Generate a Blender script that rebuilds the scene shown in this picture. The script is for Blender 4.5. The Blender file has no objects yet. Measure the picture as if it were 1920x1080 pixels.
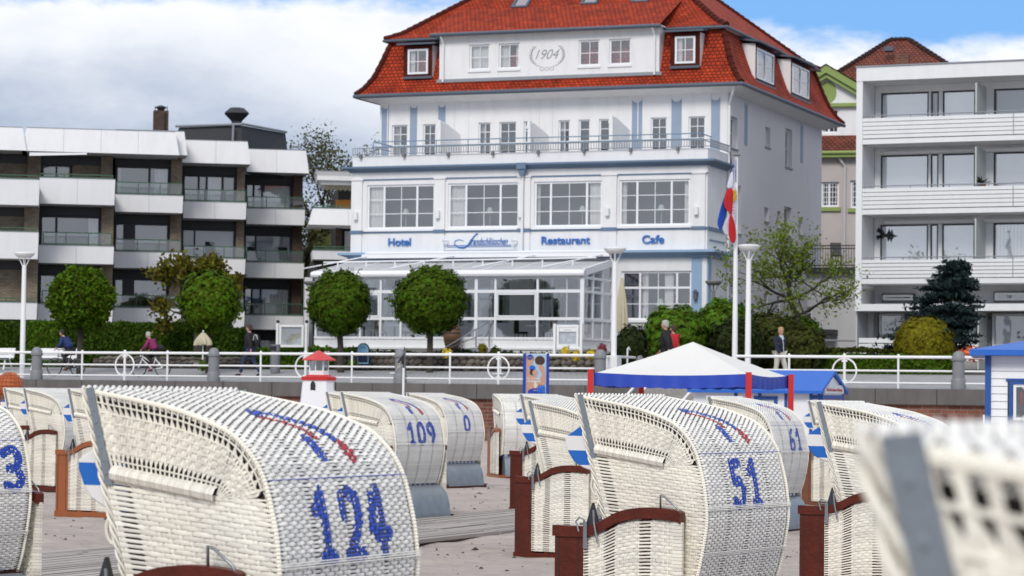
import bpy, math, random
import numpy as np
from mathutils import Vector, Matrix
random.seed(7); R = math.radians
sc = bpy.context.scene
# ------------------------------------------------------------------ camera
CZ = 1.6; FPX = 4800.0; PITCH = math.atan(200/4800); ROLL = 0.0125
cd = bpy.data.cameras.new('camera'); cam = bpy.data.objects.new('camera', cd); sc.collection.objects.link(cam)
cd.sensor_width = 36; cd.lens = 36*FPX/1920; cd.clip_start = .1; cd.clip_end = 3000
cam.matrix_world = Matrix.Translation((0, 0, CZ)) @ Matrix.Rotation(R(90)+PITCH, 4, 'X') @ Matrix.Rotation(ROLL, 4, 'Z')
cd.dof.use_dof = True; cd.dof.focus_distance = 20; cd.dof.aperture_fstop = 7.4
sc.camera = cam
CR = cam.matrix_world.to_3x3()
# ------------------------------------------------------------------ world, sun, exposure
SUN_AZ, SUN_EL = R(-163), R(38)          # azimuth measured from +Y towards +X
w = bpy.data.worlds.new('World'); sc.world = w; w.use_nodes = True
nt = w.node_tree; nt.nodes.clear(); N = nt.nodes.new; L = nt.links.new
def mth(op, a, b=None, c=None):
    n = N('ShaderNodeMath'); n.operation = op
    for i, x in enumerate((a, b, c)):
        if x is None: continue
        if isinstance(x, (int, float)): n.inputs[i].default_value = x
        else: L(x, n.inputs[i])
    return n.outputs[0]
def smooth(x, a, b):
    n = N('ShaderNodeMapRange'); n.interpolation_type = 'SMOOTHSTEP'; L(x, n.inputs[0])
    n.inputs[1].default_value = a; n.inputs[2].default_value = b; return n.outputs[0]
def mixc(f, a, b):
    n = N('ShaderNodeMix'); n.data_type = 'RGBA'
    if isinstance(f, (int, float)): n.inputs[0].default_value = f
    else: L(f, n.inputs[0])
    for i, x in ((6, a), (7, b)):
        if isinstance(x, tuple): n.inputs[i].default_value = (*x, 1)
        else: L(x, n.inputs[i])
    return n.outputs[2]
tc = N('ShaderNodeTexCoord'); sp = N('ShaderNodeSeparateXYZ'); L(tc.outputs['Generated'], sp.inputs[0])
mp = N('ShaderNodeMapping'); mp.inputs['Scale'].default_value = (1, 1, 2.2); L(tc.outputs['Generated'], mp.inputs[0])
def noise(scale, det=5, rough=.55, src=None):
    n = N('ShaderNodeTexNoise'); n.inputs['Scale'].default_value = scale; n.inputs['Detail'].default_value = det
    n.inputs['Roughness'].default_value = rough; L(src or mp.outputs[0], n.inputs['Vector']); return n.outputs[0]
n1 = noise(14, 6); n2 = noise(34, 5, .6); n3 = noise(2.2, 4)
sky = N('ShaderNodeTexSky'); sky.sky_type = 'NISHITA'; sky.sun_disc = False
sky.sun_elevation = SUN_EL; sky.sun_rotation = SUN_AZ; sky.air_density = 1.0; sky.dust_density = .3
skm = N('ShaderNodeVectorMath'); skm.operation = 'SCALE'; L(sky.outputs[0], skm.inputs[0]); skm.inputs['Scale'].default_value = .105
zz = sp.outputs['Z']; xx = sp.outputs['X']
# cloud edge: a bank of cloud low in the sky with broken blue above it, thicker again overhead
edge = mth('ADD', mth('MULTIPLY_ADD', n1, .036, -.018), mth('MULTIPLY_ADD', n2, .016, -.008))
lvl = mth('ADD', zz, edge)
thr = mth('SUBTRACT', .1485, mth('MULTIPLY', smooth(xx, .02, .13), .0135))
blue = smooth(mth('SUBTRACT', lvl, thr), -.004, .008)
far = smooth(zz, .19, .30)
hi = mth('MULTIPLY', far, smooth(n3, .42, .6))
bluem = mth('MULTIPLY', blue, mth('SUBTRACT', 1, mth('MULTIPLY', far, .85)))
lft = mth('MULTIPLY', smooth(mth('ADD', mth('MULTIPLY', xx, -1), mth('MULTIPLY', n1, .12)), .02, .2), .030)
gr = smooth(mth('SUBTRACT', mth('ADD', mth('ADD', zz, mth('MULTIPLY_ADD', n1, .06, -.03)), mth('MULTIPLY_ADD', n2, .016, -.008)), lft), .066, .118)
beh = smooth(mth('MULTIPLY', sp.outputs['Y'], -1), -.3, .2)
gr = mth('MAXIMUM', gr, mth('MULTIPLY', beh, .8))
cl = mixc(gr, (.40, .47, .60), (.86, .88, .92))
cl2 = mixc(mth('MULTIPLY', smooth(n2, .4, .72), .35), cl, (.62, .67, .76))
cl3 = mixc(far, cl2, (.78, .79, .81))
bl = mixc(.88, skm.outputs[0], (.165, .405, .82))
col = mixc(bluem, cl3, bl)
low = smooth(zz, -.02, .0)
col = mixc(low, (.20, .20, .20), col)
bg = N('ShaderNodeBackground'); L(col, bg.inputs[0]); bg.inputs[1].default_value = 1.0
wo = N('ShaderNodeOutputWorld'); L(bg.outputs[0], wo.inputs[0])
sd = bpy.data.lights.new('sun', 'SUN'); sun = bpy.data.objects.new('sun', sd); sc.collection.objects.link(sun)
sd.energy = 1.7; sd.angle = R(18); sd.color = (1, .955, .89)
sv = Vector((math.sin(SUN_AZ)*math.cos(SUN_EL), math.cos(SUN_AZ)*math.cos(SUN_EL), math.sin(SUN_EL)))
sun.rotation_euler = sv.to_track_quat('Z', 'Y').to_euler()
sc.view_settings.view_transform = 'Standard'; sc.view_settings.look = 'None'; sc.view_settings.exposure = 0.22; sc.view_settings.gamma = 1
sc.render.engine = 'CYCLES'; sc.cycles.max_bounces = 8; sc.cycles.transparent_max_bounces = 16
# ------------------------------------------------------------------ materials
MT = {}
def mat(name, col, rough=.6, var=0, vs=3, bump=0, bs=20, metal=0, island=0, trans=0, spec=.5, dirt=None, streak=0):
    m = bpy.data.materials.new(name); m.use_nodes = True; t = m.node_tree; b = t.nodes['Principled BSDF']
    b.inputs['Roughness'].default_value = rough; b.inputs['Metallic'].default_value = metal
    b.inputs['Specular IOR Level'].default_value = spec
    nn = t.nodes.new; ll = t.links.new
    tcn = nn('ShaderNodeTexCoord'); c = nn('ShaderNodeRGB'); c.outputs[0].default_value = (*col, 1); out = c.outputs[0]
    def mulv(out, fac, amt):
        mr = nn('ShaderNodeMapRange'); ll(fac, mr.inputs[0]); mr.inputs[3].default_value = 1-amt; mr.inputs[4].default_value = 1+amt*.7
        mx = nn('ShaderNodeVectorMath'); mx.operation = 'SCALE'; ll(out, mx.inputs[0]); ll(mr.outputs[0], mx.inputs['Scale']); return mx.outputs[0]
    if var:
        n = nn('ShaderNodeTexNoise'); n.inputs['Scale'].default_value = vs; n.inputs['Detail'].default_value = 6
        ll(tcn.outputs['Object'], n.inputs['Vector']); out = mulv(out, n.outputs[0], var)
    if streak:
        mpn = nn('ShaderNodeMapping'); mpn.inputs['Scale'].default_value = (1, 1, .16); ll(tcn.outputs['Object'], mpn.inputs[0])
        n = nn('ShaderNodeTexNoise'); n.inputs['Scale'].default_value = 2.5; n.inputs['Detail'].default_value = 5; n.inputs['Roughness'].default_value = .7
        ll(mpn.outputs[0], n.inputs['Vector'])
        mr = nn('ShaderNodeMapRange'); ll(n.outputs[0], mr.inputs[0]); mr.inputs[1].default_value = .45; mr.inputs[2].default_value = .75
        mr.inputs[3].default_value = 1; mr.inputs[4].default_value = 1-streak
        mx = nn('ShaderNodeVectorMath'); mx.operation = 'SCALE'; ll(out, mx.inputs[0]); ll(mr.outputs[0], mx.inputs['Scale']); out = mx.outputs[0]
    if island:
        g = nn('ShaderNodeNewGeometry'); out = mulv(out, g.outputs['Random Per Island'], island)
        hs = nn('ShaderNodeHueSaturation'); mr = nn('ShaderNodeMapRange'); ll(g.outputs['Random Per Island'], mr.inputs[0])
        mr.inputs[3].default_value = .5-.035*island*2; mr.inputs[4].default_value = .5+.02*island*2
        ll(mr.outputs[0], hs.inputs['Hue']); ll(out, hs.inputs['Color']); out = hs.outputs[0]
    ll(out, b.inputs['Base Color'])
    if bump:
        n = nn('ShaderNodeTexNoise'); n.inputs['Scale'].default_value = bs; n.inputs['Detail'].default_value = 5
        ll(tcn.outputs['Object'], n.inputs['Vector']); bp = nn('ShaderNodeBump'); bp.inputs['Strength'].default_value = bump; bp.inputs['Distance'].default_value = .02
        ll(n.outputs[0], bp.inputs['Height']); ll(bp.outputs[0], b.inputs['Normal'])
    if trans:
        tr = nn('ShaderNodeBsdfTranslucent'); ll(out, tr.inputs[0]); mx = nn('ShaderNodeMixShader'); mx.inputs[0].default_value = trans
        ll(b.outputs[0], mx.inputs[1]); ll(tr.outputs[0], mx.inputs[2]); ll(mx.outputs[0], t.nodes['Material Output'].inputs[0])
    MT[name] = m; return m
def brickmat(name, c1, c2, mortar, bw, bh, ms=.01, rough=.75, bump=.6, var=.25, axis='XZ', off=.5, distort=0):
    m = bpy.data.materials.new(name); m.use_nodes = True; t = m.node_tree; b = t.nodes['Principled BSDF']; b.inputs['Roughness'].default_value = rough; b.inputs['Specular IOR Level'].default_value = .25
    nn = t.nodes.new; ll = t.links.new; tcn = nn('ShaderNodeTexCoord')
    if axis == 'UV': src = tcn.outputs['UV']
    else:
        s = nn('ShaderNodeSeparateXYZ'); ll(tcn.outputs['Object'], s.inputs[0]); cb = nn('ShaderNodeCombineXYZ')
        if axis == 'XZ':
            ad = nn('ShaderNodeMath'); ll(s.outputs[0], ad.inputs[0]); ll(s.outputs[1], ad.inputs[1]); ll(ad.outputs[0], cb.inputs[0]); ll(s.outputs[2], cb.inputs[1])
        else: ll(s.outputs[0], cb.inputs[0]); ll(s.outputs[1], cb.inputs[1])
        src = cb.outputs[0]
    br = nn('ShaderNodeTexBrick'); ll(src, br.inputs['Vector']); br.offset = off
    br.inputs['Scale'].default_value = 1; br.inputs['Brick Width'].default_value = bw; br.inputs['Row Height'].default_value = bh; br.inputs['Mortar Size'].default_value = ms
    br.inputs['Color1'].default_value = (*c1, 1); br.inputs['Color2'].default_value = (*c2, 1); br.inputs['Mortar'].default_value = (*mortar, 1); br.inputs['Mortar Smooth'].default_value = .3
    n = nn('ShaderNodeTexNoise'); n.inputs['Scale'].default_value = 1.2; n.inputs['Detail'].default_value = 8; n.inputs['Roughness'].default_value = .7; ll(tcn.outputs['Object'], n.inputs['Vector'])
    mr = nn('ShaderNodeMapRange'); ll(n.outputs[0], mr.inputs[0]); mr.inputs[1].default_value = .3; mr.inputs[2].default_value = .7; mr.inputs[3].default_value = 1-var; mr.inputs[4].default_value = 1+var
    mx = nn('ShaderNodeVectorMath'); mx.operation = 'SCALE'; ll(br.outputs[0], mx.inputs[0]); ll(mr.outputs[0], mx.inputs['Scale']); ll(mx.outputs[0], b.inputs['Base Color'])
    bp = nn('ShaderNodeBump'); bp.invert = True; bp.inputs['Strength'].default_value = bump; bp.inputs['Distance'].default_value = .03
    ll(br.outputs['Fac'], bp.inputs['Height']); ll(bp.outputs[0], b.inputs['Normal']); MT[name] = m; return m
def glassmat(name, refl, tint=(1, 1, 1), body=(.05, .06, .07), op=.0):
    m = bpy.data.materials.new(name); m.use_nodes = True; t = m.node_tree; t.nodes.clear(); nn = t.nodes.new; ll = t.links.new
    tr = nn('ShaderNodeBsdfTransparent'); tr.inputs[0].default_value = (*tint, 1)
    gl = nn('ShaderNodeBsdfGlossy'); gl.inputs['Roughness'].default_value = .02; gl.inputs[0].default_value = (.92, .95, 1, 1)
    n = nn('ShaderNodeTexNoise'); n.inputs['Scale'].default_value = .9; tcn = nn('ShaderNodeTexCoord'); ll(tcn.outputs['Object'], n.inputs['Vector'])
    bp = nn('ShaderNodeBump'); bp.inputs['Strength'].default_value = .12; bp.inputs['Distance'].default_value = .05; ll(n.outputs[0], bp.inputs['Height']); ll(bp.outputs[0], gl.inputs['Normal'])
    fr = nn('ShaderNodeFresnel'); fr.inputs[0].default_value = 1.5
    ad = nn('ShaderNodeMath'); ad.operation = 'ADD'; ad.use_clamp = True; ll(fr.outputs[0], ad.inputs[0]); ad.inputs[1].default_value = refl-.04
    mx = nn('ShaderNodeMixShader'); ll(ad.outputs[0], mx.inputs[0]); ll(tr.outputs[0], mx.inputs[1]); ll(gl.outputs[0], mx.inputs[2])
    o = nn('ShaderNodeOutputMaterial'); ll(mx.outputs[0], o.inputs[0]); MT[name] = m; return m
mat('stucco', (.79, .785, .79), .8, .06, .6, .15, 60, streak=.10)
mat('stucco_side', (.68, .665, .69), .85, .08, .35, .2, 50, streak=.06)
mat('white_paint', (.80, .80, .82), .4, .04, 2)
mat('white_rail', (.82, .82, .82), .35, .05, 6, streak=.08)
mat('fascia_white', (.80, .80, .815), .5, .05, .7, streak=.08)
mat('panel_white', (.78, .79, .80), .45, .05, 1.5, streak=.06)
mat('blue_trim', (.125, .19, .285), .5, .1, 2)
mat('blue_light', (.26, .38, .54), .6, .08, 2)
mat('pilaster_blue', (.27, .34, .45), .7, .08, 2)
mat('zinc', (.075, .095, .13), .5, .15, 3)
mat('lead', (.26, .28, .31), .6, .15, 3)
mat('dark_frame', (.018, .019, .024), .45, .2, 2)
mat('slate', (.022, .024, .03), .55, .25, 2, .3, 8)
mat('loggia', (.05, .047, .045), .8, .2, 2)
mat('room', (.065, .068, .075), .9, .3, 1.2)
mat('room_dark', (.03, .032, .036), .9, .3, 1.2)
mat('curtain', (.78, .79, .78), .8, .15, 2)
mat('blind', (.50, .53, .52), .7, .08, 1.5)
mat('shutter', (.42, .42, .43), .6, .05, 2)
mat('green_metal', (.045, .11, .06), .45, .1, 3)
mat('lamp_cloth', (.62, .75, .72), .7)
mat('grey_paint', (.20, .205, .22), .5, .12, 3)
mat('grey_post', (.16, .16, .165), .5, .1, 3)
mat('rail_blue', (.16, .24, .34), .45)
mat('concrete', (.30, .285, .27), .9, .25, 1.2, .4, 12, streak=.25)
mat('coping', (.135, .125, .12), .9, .3, .9, .4, 10, streak=.3)
mat('paving', (.34, .34, .35), .85, .15, .6, .1, 20)
mat('steps_stone', (.20, .20, .19), .9, .25, 2, .3, 15)
mat('sand', (.545, .465, .418), .95, .34, 1.1, 0)
mat('soil', (.07, .06, .045), .95, .3, 2, .5, 10)
mat('stone', (.13, .11, .09), .85, .35, 2.5, .4, 12, island=.4)
mat('bark', (.05, .042, .033), .9, .3, 6, .6, 20)
mat('plank_wood', (.36, .32, .29), .85, .2, 4, .3, 30, island=.22)
mat('mahogany', (.095, .014, .005), .42, .6, 9, .3, 30, spec=.3)
mat('orange_wood', (.30, .085, .022), .42, .25, 5, .15, 25)
mat('brown_wood', (.16, .055, .025), .45, .3, 5, .15, 25)
mat('wicker', (.82, .785, .70), .42, .18, 5, 0, island=.16)
mat('wicker_back', (.86, .84, .805), .42, .18, 5, 0, island=.14)
mat('wicker_cream', (.66, .61, .48), .4, .12, 7, 0, island=.12)
mat('paint_blue', (.012, .065, .46), .4, .4, 25)
mat('paint_red', (.42, .02, .035), .4, .3, 25)
mat('inner_lining', (.045, .032, .028), .9, .3, 4)
mat('galvanised', (.25, .28, .31), .42, .3, 9, .15, 30, metal=.55)
mat('steel', (.30, .31, .33), .35, .1, 5, metal=.8)
mat('tent_white', (.70, .685, .66), .75, .05, 2, .05, 10)
mat('tent_blue', (.015, .055, .42), .55, .12, 3, .15, 12)
mat('red_paint', (.55, .02, .02), .4, .1, 5)
mat('kiosk_blue', (.012, .115, .50), .45, .08, 3)
mat('kiosk_dkblue', (.012, .075, .30), .45, .1, 3)
mat('red_roof', (.56, .045, .045), .5, .08, 4)
mat('poster_blue', (.012, .03, .30), .4)
mat('green_trim', (.24, .33, .09), .6, .1, 2)
mat('beige_render', (.50, .45, .43), .9, .08, 2, .5, 25)
mat('grey_render', (.54, .54, .555), .9, .08, 1, .2, 40, streak=.12)
mat('black', (.012, .012, .014), .5, .2, 4)
mat('rubber', (.015, .015, .016), .7)
mat('navy', (.008, .012, .035), .85, .3, 8, .3, 20)
mat('blue_jacket', (.012, .028, .12), .8, .3, 8, .3, 20)
mat('magenta', (.22, .012, .09), .75, .3, 8, .3, 20)
mat('red_jacket', (.50, .015, .025), .75, .2, 8, .3, 20)
mat('dark_cloth', (.012, .011, .014), .85, .3, 8, .3, 20)
mat('beige_cloth', (.55, .52, .46), .85, .15, 8, .3, 20)
mat('jeans', (.02, .03, .08), .85, .2, 8)
mat('scarf_blue', (.02, .09, .5), .8)
mat('scarf_pale', (.45, .52, .6), .8)
mat('skin', (.50, .27, .19), .55)
mat('hair_grey', (.42, .41, .39), .8, .2, 20)
mat('hair_blond', (.42, .25, .13), .8, .25, 20)
mat('hair_brown', (.06, .03, .02), .8, .25, 20)
mat('umbrella_cream', (.50, .45, .32), .8, .15, 5)
mat('leaf_ball', (.062, .115, 0.0050), .7, .3, 2.2, island=.55, trans=.25, spec=.12)
mat('leaf_ball2', (.080, .150, 0.0060), .7, .3, 2.2, island=.55, trans=.25, spec=.12)
mat('leaf_hedge', (.050, .10, 0.0075), .7, .3, 1.0, island=.5, trans=.25, spec=.12)
mat('leaf_bright', (.085, .17, 0.0110), .7, .3, 1.0, island=.5, trans=.3, spec=.12)
mat('leaf_olive', (.055, .065, 0.0110), .7, .3, 1.0, island=.5, trans=.2, spec=.12)
mat('leaf_far', (.10, .105, 0.0400), .7, .3, .6, island=.5, trans=.25, spec=.12)
mat('leaf_tree', (.17, .24, 0.0300), .7, .25, 1.0, island=.5, trans=.35, spec=.12)
mat('leaf_copper', (.14, .13, 0.0150), .7, .45, .8, island=.6, trans=.25, spec=.12)
mat('leaf_spruce', (.020, .036, 0.0380), .7, .3, 1.5, island=.5, trans=.05, spec=.12)
mat('leaf_thuja', (.17, .155, 0.0070), .7, .35, 1.2, island=.45, trans=.2, spec=.12)
mat('leaf_thuja_low', (.07, .085, 0.0070), .7, .35, 1.2, island=.45, trans=.2, spec=.12)
mat('leaf_dark', (.022, .035, 0.0070), .7, .3, 1.5, island=.5, trans=.1, spec=.12)
mat('flower_orange', (.60, .13, .02), .6, 0, 1, island=.3)
mat('flower_yellow', (.60, .45, .02), .6, 0, 1, island=.2)
mat('flower_red', (.20, .02, .03), .6, 0, 1, island=.2)
mat('flower_white', (.6, .58, .5), .6, 0, 1, island=.2)
mat('debris', (.05, .04, .032), .9, 0, 1, island=.6)
mat('orange_net', (.48, .12, .035), .6, .2, 6)
mat('fabric_white', (.70, .68, .65), .85, .05, 9, .15, 60)
mat('lettering_blue', (.035, .16, .48), .5)
mat('lettering_grey', (.30, .31, .34), .7)
mat('paper', (.66, .68, .72), .5, .06, 8)
mat('orange_plastic', (.60, .25, .02), .5)
mat('flag_blue', (.02, .09, .50), .75, .1, 3, trans=.3)
mat('flag_white', (.72, .72, .80), .75, .05, 3, trans=.3)
mat('flag_red', (.62, .02, .025), .75, .1, 3, trans=.3)
mat('gold', (.50, .27, .02), .6, .4, 15)
mat('barrel', (.14, .07, .03), .6, .3, 4)
mat('window_white', (.80, .81, .83), .35)
brickmat('roof_tile', (.42, .046, .010), (.28, .026, .007), (.07, .008, .004), .19, .165, .018, .8, 1.0, .42, 'UV')
brickmat('roof_tile_old', (.22, .055, .03), (.15, .035, .02), (.03, .012, .01), .24, .26, .03, .7, 1.0, .35, 'UV')
brickmat('brick_yellow', (.30, .24, .17), (.22, .17, .12), (.10, .09, .08), .24, .08, .012, .85)
brickmat('brick_dark', (.14, .085, .06), (.10, .06, .045), (.05, .045, .04), .24, .08, .012, .85)
brickmat('brick_wall', (.22, .085, .055), (.15, .055, .038), (.20, .17, .15), .42, .13, .014, .9, .6, .3)
brickmat('paver', (.36, .36, .37), (.31, .31, .32), (.18, .18, .18), .4, .2, .012, .9, .3, .12, 'XY')
glassmat('glass', .21); glassmat('glass_dark', .20, (.7, .72, .75)); glassmat('glass_clear', .10, (.93, .95, .96)); glassmat('glass_rail', .14, (.6, .66, .63))
glassmat('glass_bright', .42); glassmat('glass_cons', .22, (.72, .75, .78)); mat('awning_fabric', (.60, .61, .62), .6, .05, 2, trans=.2)
def stripes(name, axis, period, duty, c1, c2, phase=0, rough=.85, src='Object'):
    m = bpy.data.materials.new(name); m.use_nodes = True; t = m.node_tree; b = t.nodes['Principled BSDF']; b.inputs['Roughness'].default_value = rough
    nn = t.nodes.new; ll = t.links.new; tcn = nn('ShaderNodeTexCoord'); s = nn('ShaderNodeSeparateXYZ'); ll(tcn.outputs[src], s.inputs[0])
    a = nn('ShaderNodeMath'); a.operation = 'MULTIPLY_ADD'; ll(s.outputs[axis], a.inputs[0]); a.inputs[1].default_value = 1/period; a.inputs[2].default_value = phase+50
    f = nn('ShaderNodeMath'); f.operation = 'FRACT'; ll(a.outputs[0], f.inputs[0]); g = nn('ShaderNodeMath'); g.operation = 'LESS_THAN'; ll(f.outputs[0], g.inputs[0]); g.inputs[1].default_value = duty
    mx = nn('ShaderNodeMix'); mx.data_type = 'RGBA'; ll(g.outputs[0], mx.inputs[0]); mx.inputs[6].default_value = (*c2, 1); mx.inputs[7].default_value = (*c1, 1)
    ll(mx.outputs[2], b.inputs['Base Color']); MT[name] = m
stripes('cushion', 2, .172, .5, (.012, .12, .45), (.72, .70, .69), -1.36/.172+.0)
stripes('cushion_b', 2, .172, .5, (.012, .12, .45), (.72, .70, .69), -1.255/.172)
stripes('cushion_stripe', 1, .12, .5, (.012, .12, .45), (.70, .68, .65), .1)
stripes('slat_blind', 2, .05, .25, (.55, .57, .58), (.80, .82, .82))
stripes('shutter_slat', 2, .055, .22, (.36, .36, .37), (.62, .62, .63))
stripes('curtain_fold', 0, .14, .5, (.60, .61, .61), (.80, .81, .80))
stripes('kiosk_siding', 2, .14, .10, (.42, .44, .48), (.78, .79, .82))
stripes('red_stripe', 1, .16, .35, (.45, .03, .05), (.75, .75, .77))
# the wicker of every chair has aged a little differently
for nm in ('wicker', 'wicker_back'):
    t_ = MT[nm].node_tree; b_ = t_.nodes['Principled BSDF']; src_ = b_.inputs['Base Color'].links[0].from_socket
    oi = t_.nodes.new('ShaderNodeObjectInfo'); mr_ = t_.nodes.new('ShaderNodeMapRange'); t_.links.new(oi.outputs['Random'], mr_.inputs[0]); mr_.inputs[3].default_value = .0; mr_.inputs[4].default_value = .16
    n_ = t_.nodes.new('ShaderNodeTexNoise'); n_.inputs['Scale'].default_value = 2.3; n_.inputs['Detail'].default_value = 7; tc_ = t_.nodes.new('ShaderNodeTexCoord'); t_.links.new(tc_.outputs['Object'], n_.inputs['Vector'])
    ml = t_.nodes.new('ShaderNodeMath'); ml.operation = 'MULTIPLY'; mq = t_.nodes.new('ShaderNodeMapRange'); t_.links.new(n_.outputs[0], mq.inputs[0]); mq.inputs[1].default_value = .42; mq.inputs[2].default_value = .72
    ad_ = t_.nodes.new('ShaderNodeMath'); ad_.operation = 'MULTIPLY_ADD'; t_.links.new(mq.outputs[0], ad_.inputs[0]); ad_.inputs[1].default_value = .24; t_.links.new(mr_.outputs[0], ad_.inputs[2])
    mx_ = t_.nodes.new('ShaderNodeMix'); mx_.data_type = 'RGBA'; mx_.blend_type = 'MULTIPLY'; t_.links.new(ad_.outputs[0], mx_.inputs[0]); t_.links.new(src_, mx_.inputs[6]); mx_.inputs[7].default_value = (.93, .86, .70, 1) if nm == 'wicker' else (.93, .89, .80, 1)
    t_.links.new(mx_.outputs[2], b_.inputs['Base Color'])
# the sand: dimpled by feet
def sandmat():
    m = MT['sand']; t = m.node_tree; nn = t.nodes.new; ll = t.links.new; b = t.nodes['Principled BSDF']
    tcn = nn('ShaderNodeTexCoord'); n = nn('ShaderNodeTexNoise'); n.inputs['Scale'].default_value = 2.6; n.inputs['Detail'].default_value = 9; n.inputs['Roughness'].default_value = .68
    ll(tcn.outputs['Object'], n.inputs['Vector']); v = nn('ShaderNodeTexVoronoi'); v.inputs['Scale'].default_value = 3.2; ll(tcn.outputs['Object'], v.inputs['Vector'])
    a = nn('ShaderNodeMath'); a.operation = 'MULTIPLY_ADD'; ll(v.outputs['Distance'], a.inputs[0]); a.inputs[1].default_value = .5; ll(n.outputs[0], a.inputs[2])
    bp = nn('ShaderNodeBump'); bp.inputs['Strength'].default_value = .9; bp.inputs['Distance'].default_value = .22; ll(a.outputs[0], bp.inputs['Height']); ll(bp.outputs[0], b.inputs['Normal'])
sandmat()
# ------------------------------------------------------------------ mesh helpers
COL = sc.collection
def mesh_np(name, V, F, material, smooth=False, uv=None):
    V = np.asarray(V, dtype=np.float32).reshape(-1, 3); me = bpy.data.meshes.new(name)
    if isinstance(F, np.ndarray):
        n = len(F); k = F.shape[1]; me.vertices.add(len(V)); me.vertices.foreach_set('co', V.ravel()); me.loops.add(n*k); me.loops.foreach_set('vertex_index', F.astype(np.int32).ravel())
        me.polygons.add(n); me.polygons.foreach_set('loop_start', np.arange(0, n*k, k, dtype=np.int32)); me.update(calc_edges=True)
    else: me.from_pydata([tuple(map(float, v)) for v in V], [], F); me.update()
    me.materials.append(MT[material])
    if smooth: me.polygons.foreach_set('use_smooth', [True]*len(me.polygons))
    if uv is not None:
        l = me.uv_layers.new(name='UVMap'); idx = np.zeros(len(me.loops), dtype=np.int32); me.loops.foreach_get('vertex_index', idx)
        l.data.foreach_set('uv', np.asarray(uv, dtype=np.float32)[idx].ravel())
    return me
def link(name, me, parent=None):
    o = bpy.data.objects.new(name, me); COL.objects.link(o)
    if parent: o.parent = parent
    return o
def tag(o, label=None, cat=None, group=None, kind=None):
    for k, v in (('label', label), ('category', cat), ('group', group), ('kind', kind)):
        if v: o[k] = v
    return o
def thing(name, label, cat, loc=(0, 0, 0), rot=0, group=None):
    o = bpy.data.objects.new(name, None); COL.objects.link(o); o.location = loc; o.rotation_euler = (0, 0, rot); o.empty_display_size = .2
    return tag(o, label, cat, group)
def copy_tree(o, parent=None):
    c = o.copy(); COL.objects.link(c); c.parent = parent
    for ch in list(o.children): copy_tree(ch, c)
    return c
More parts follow.
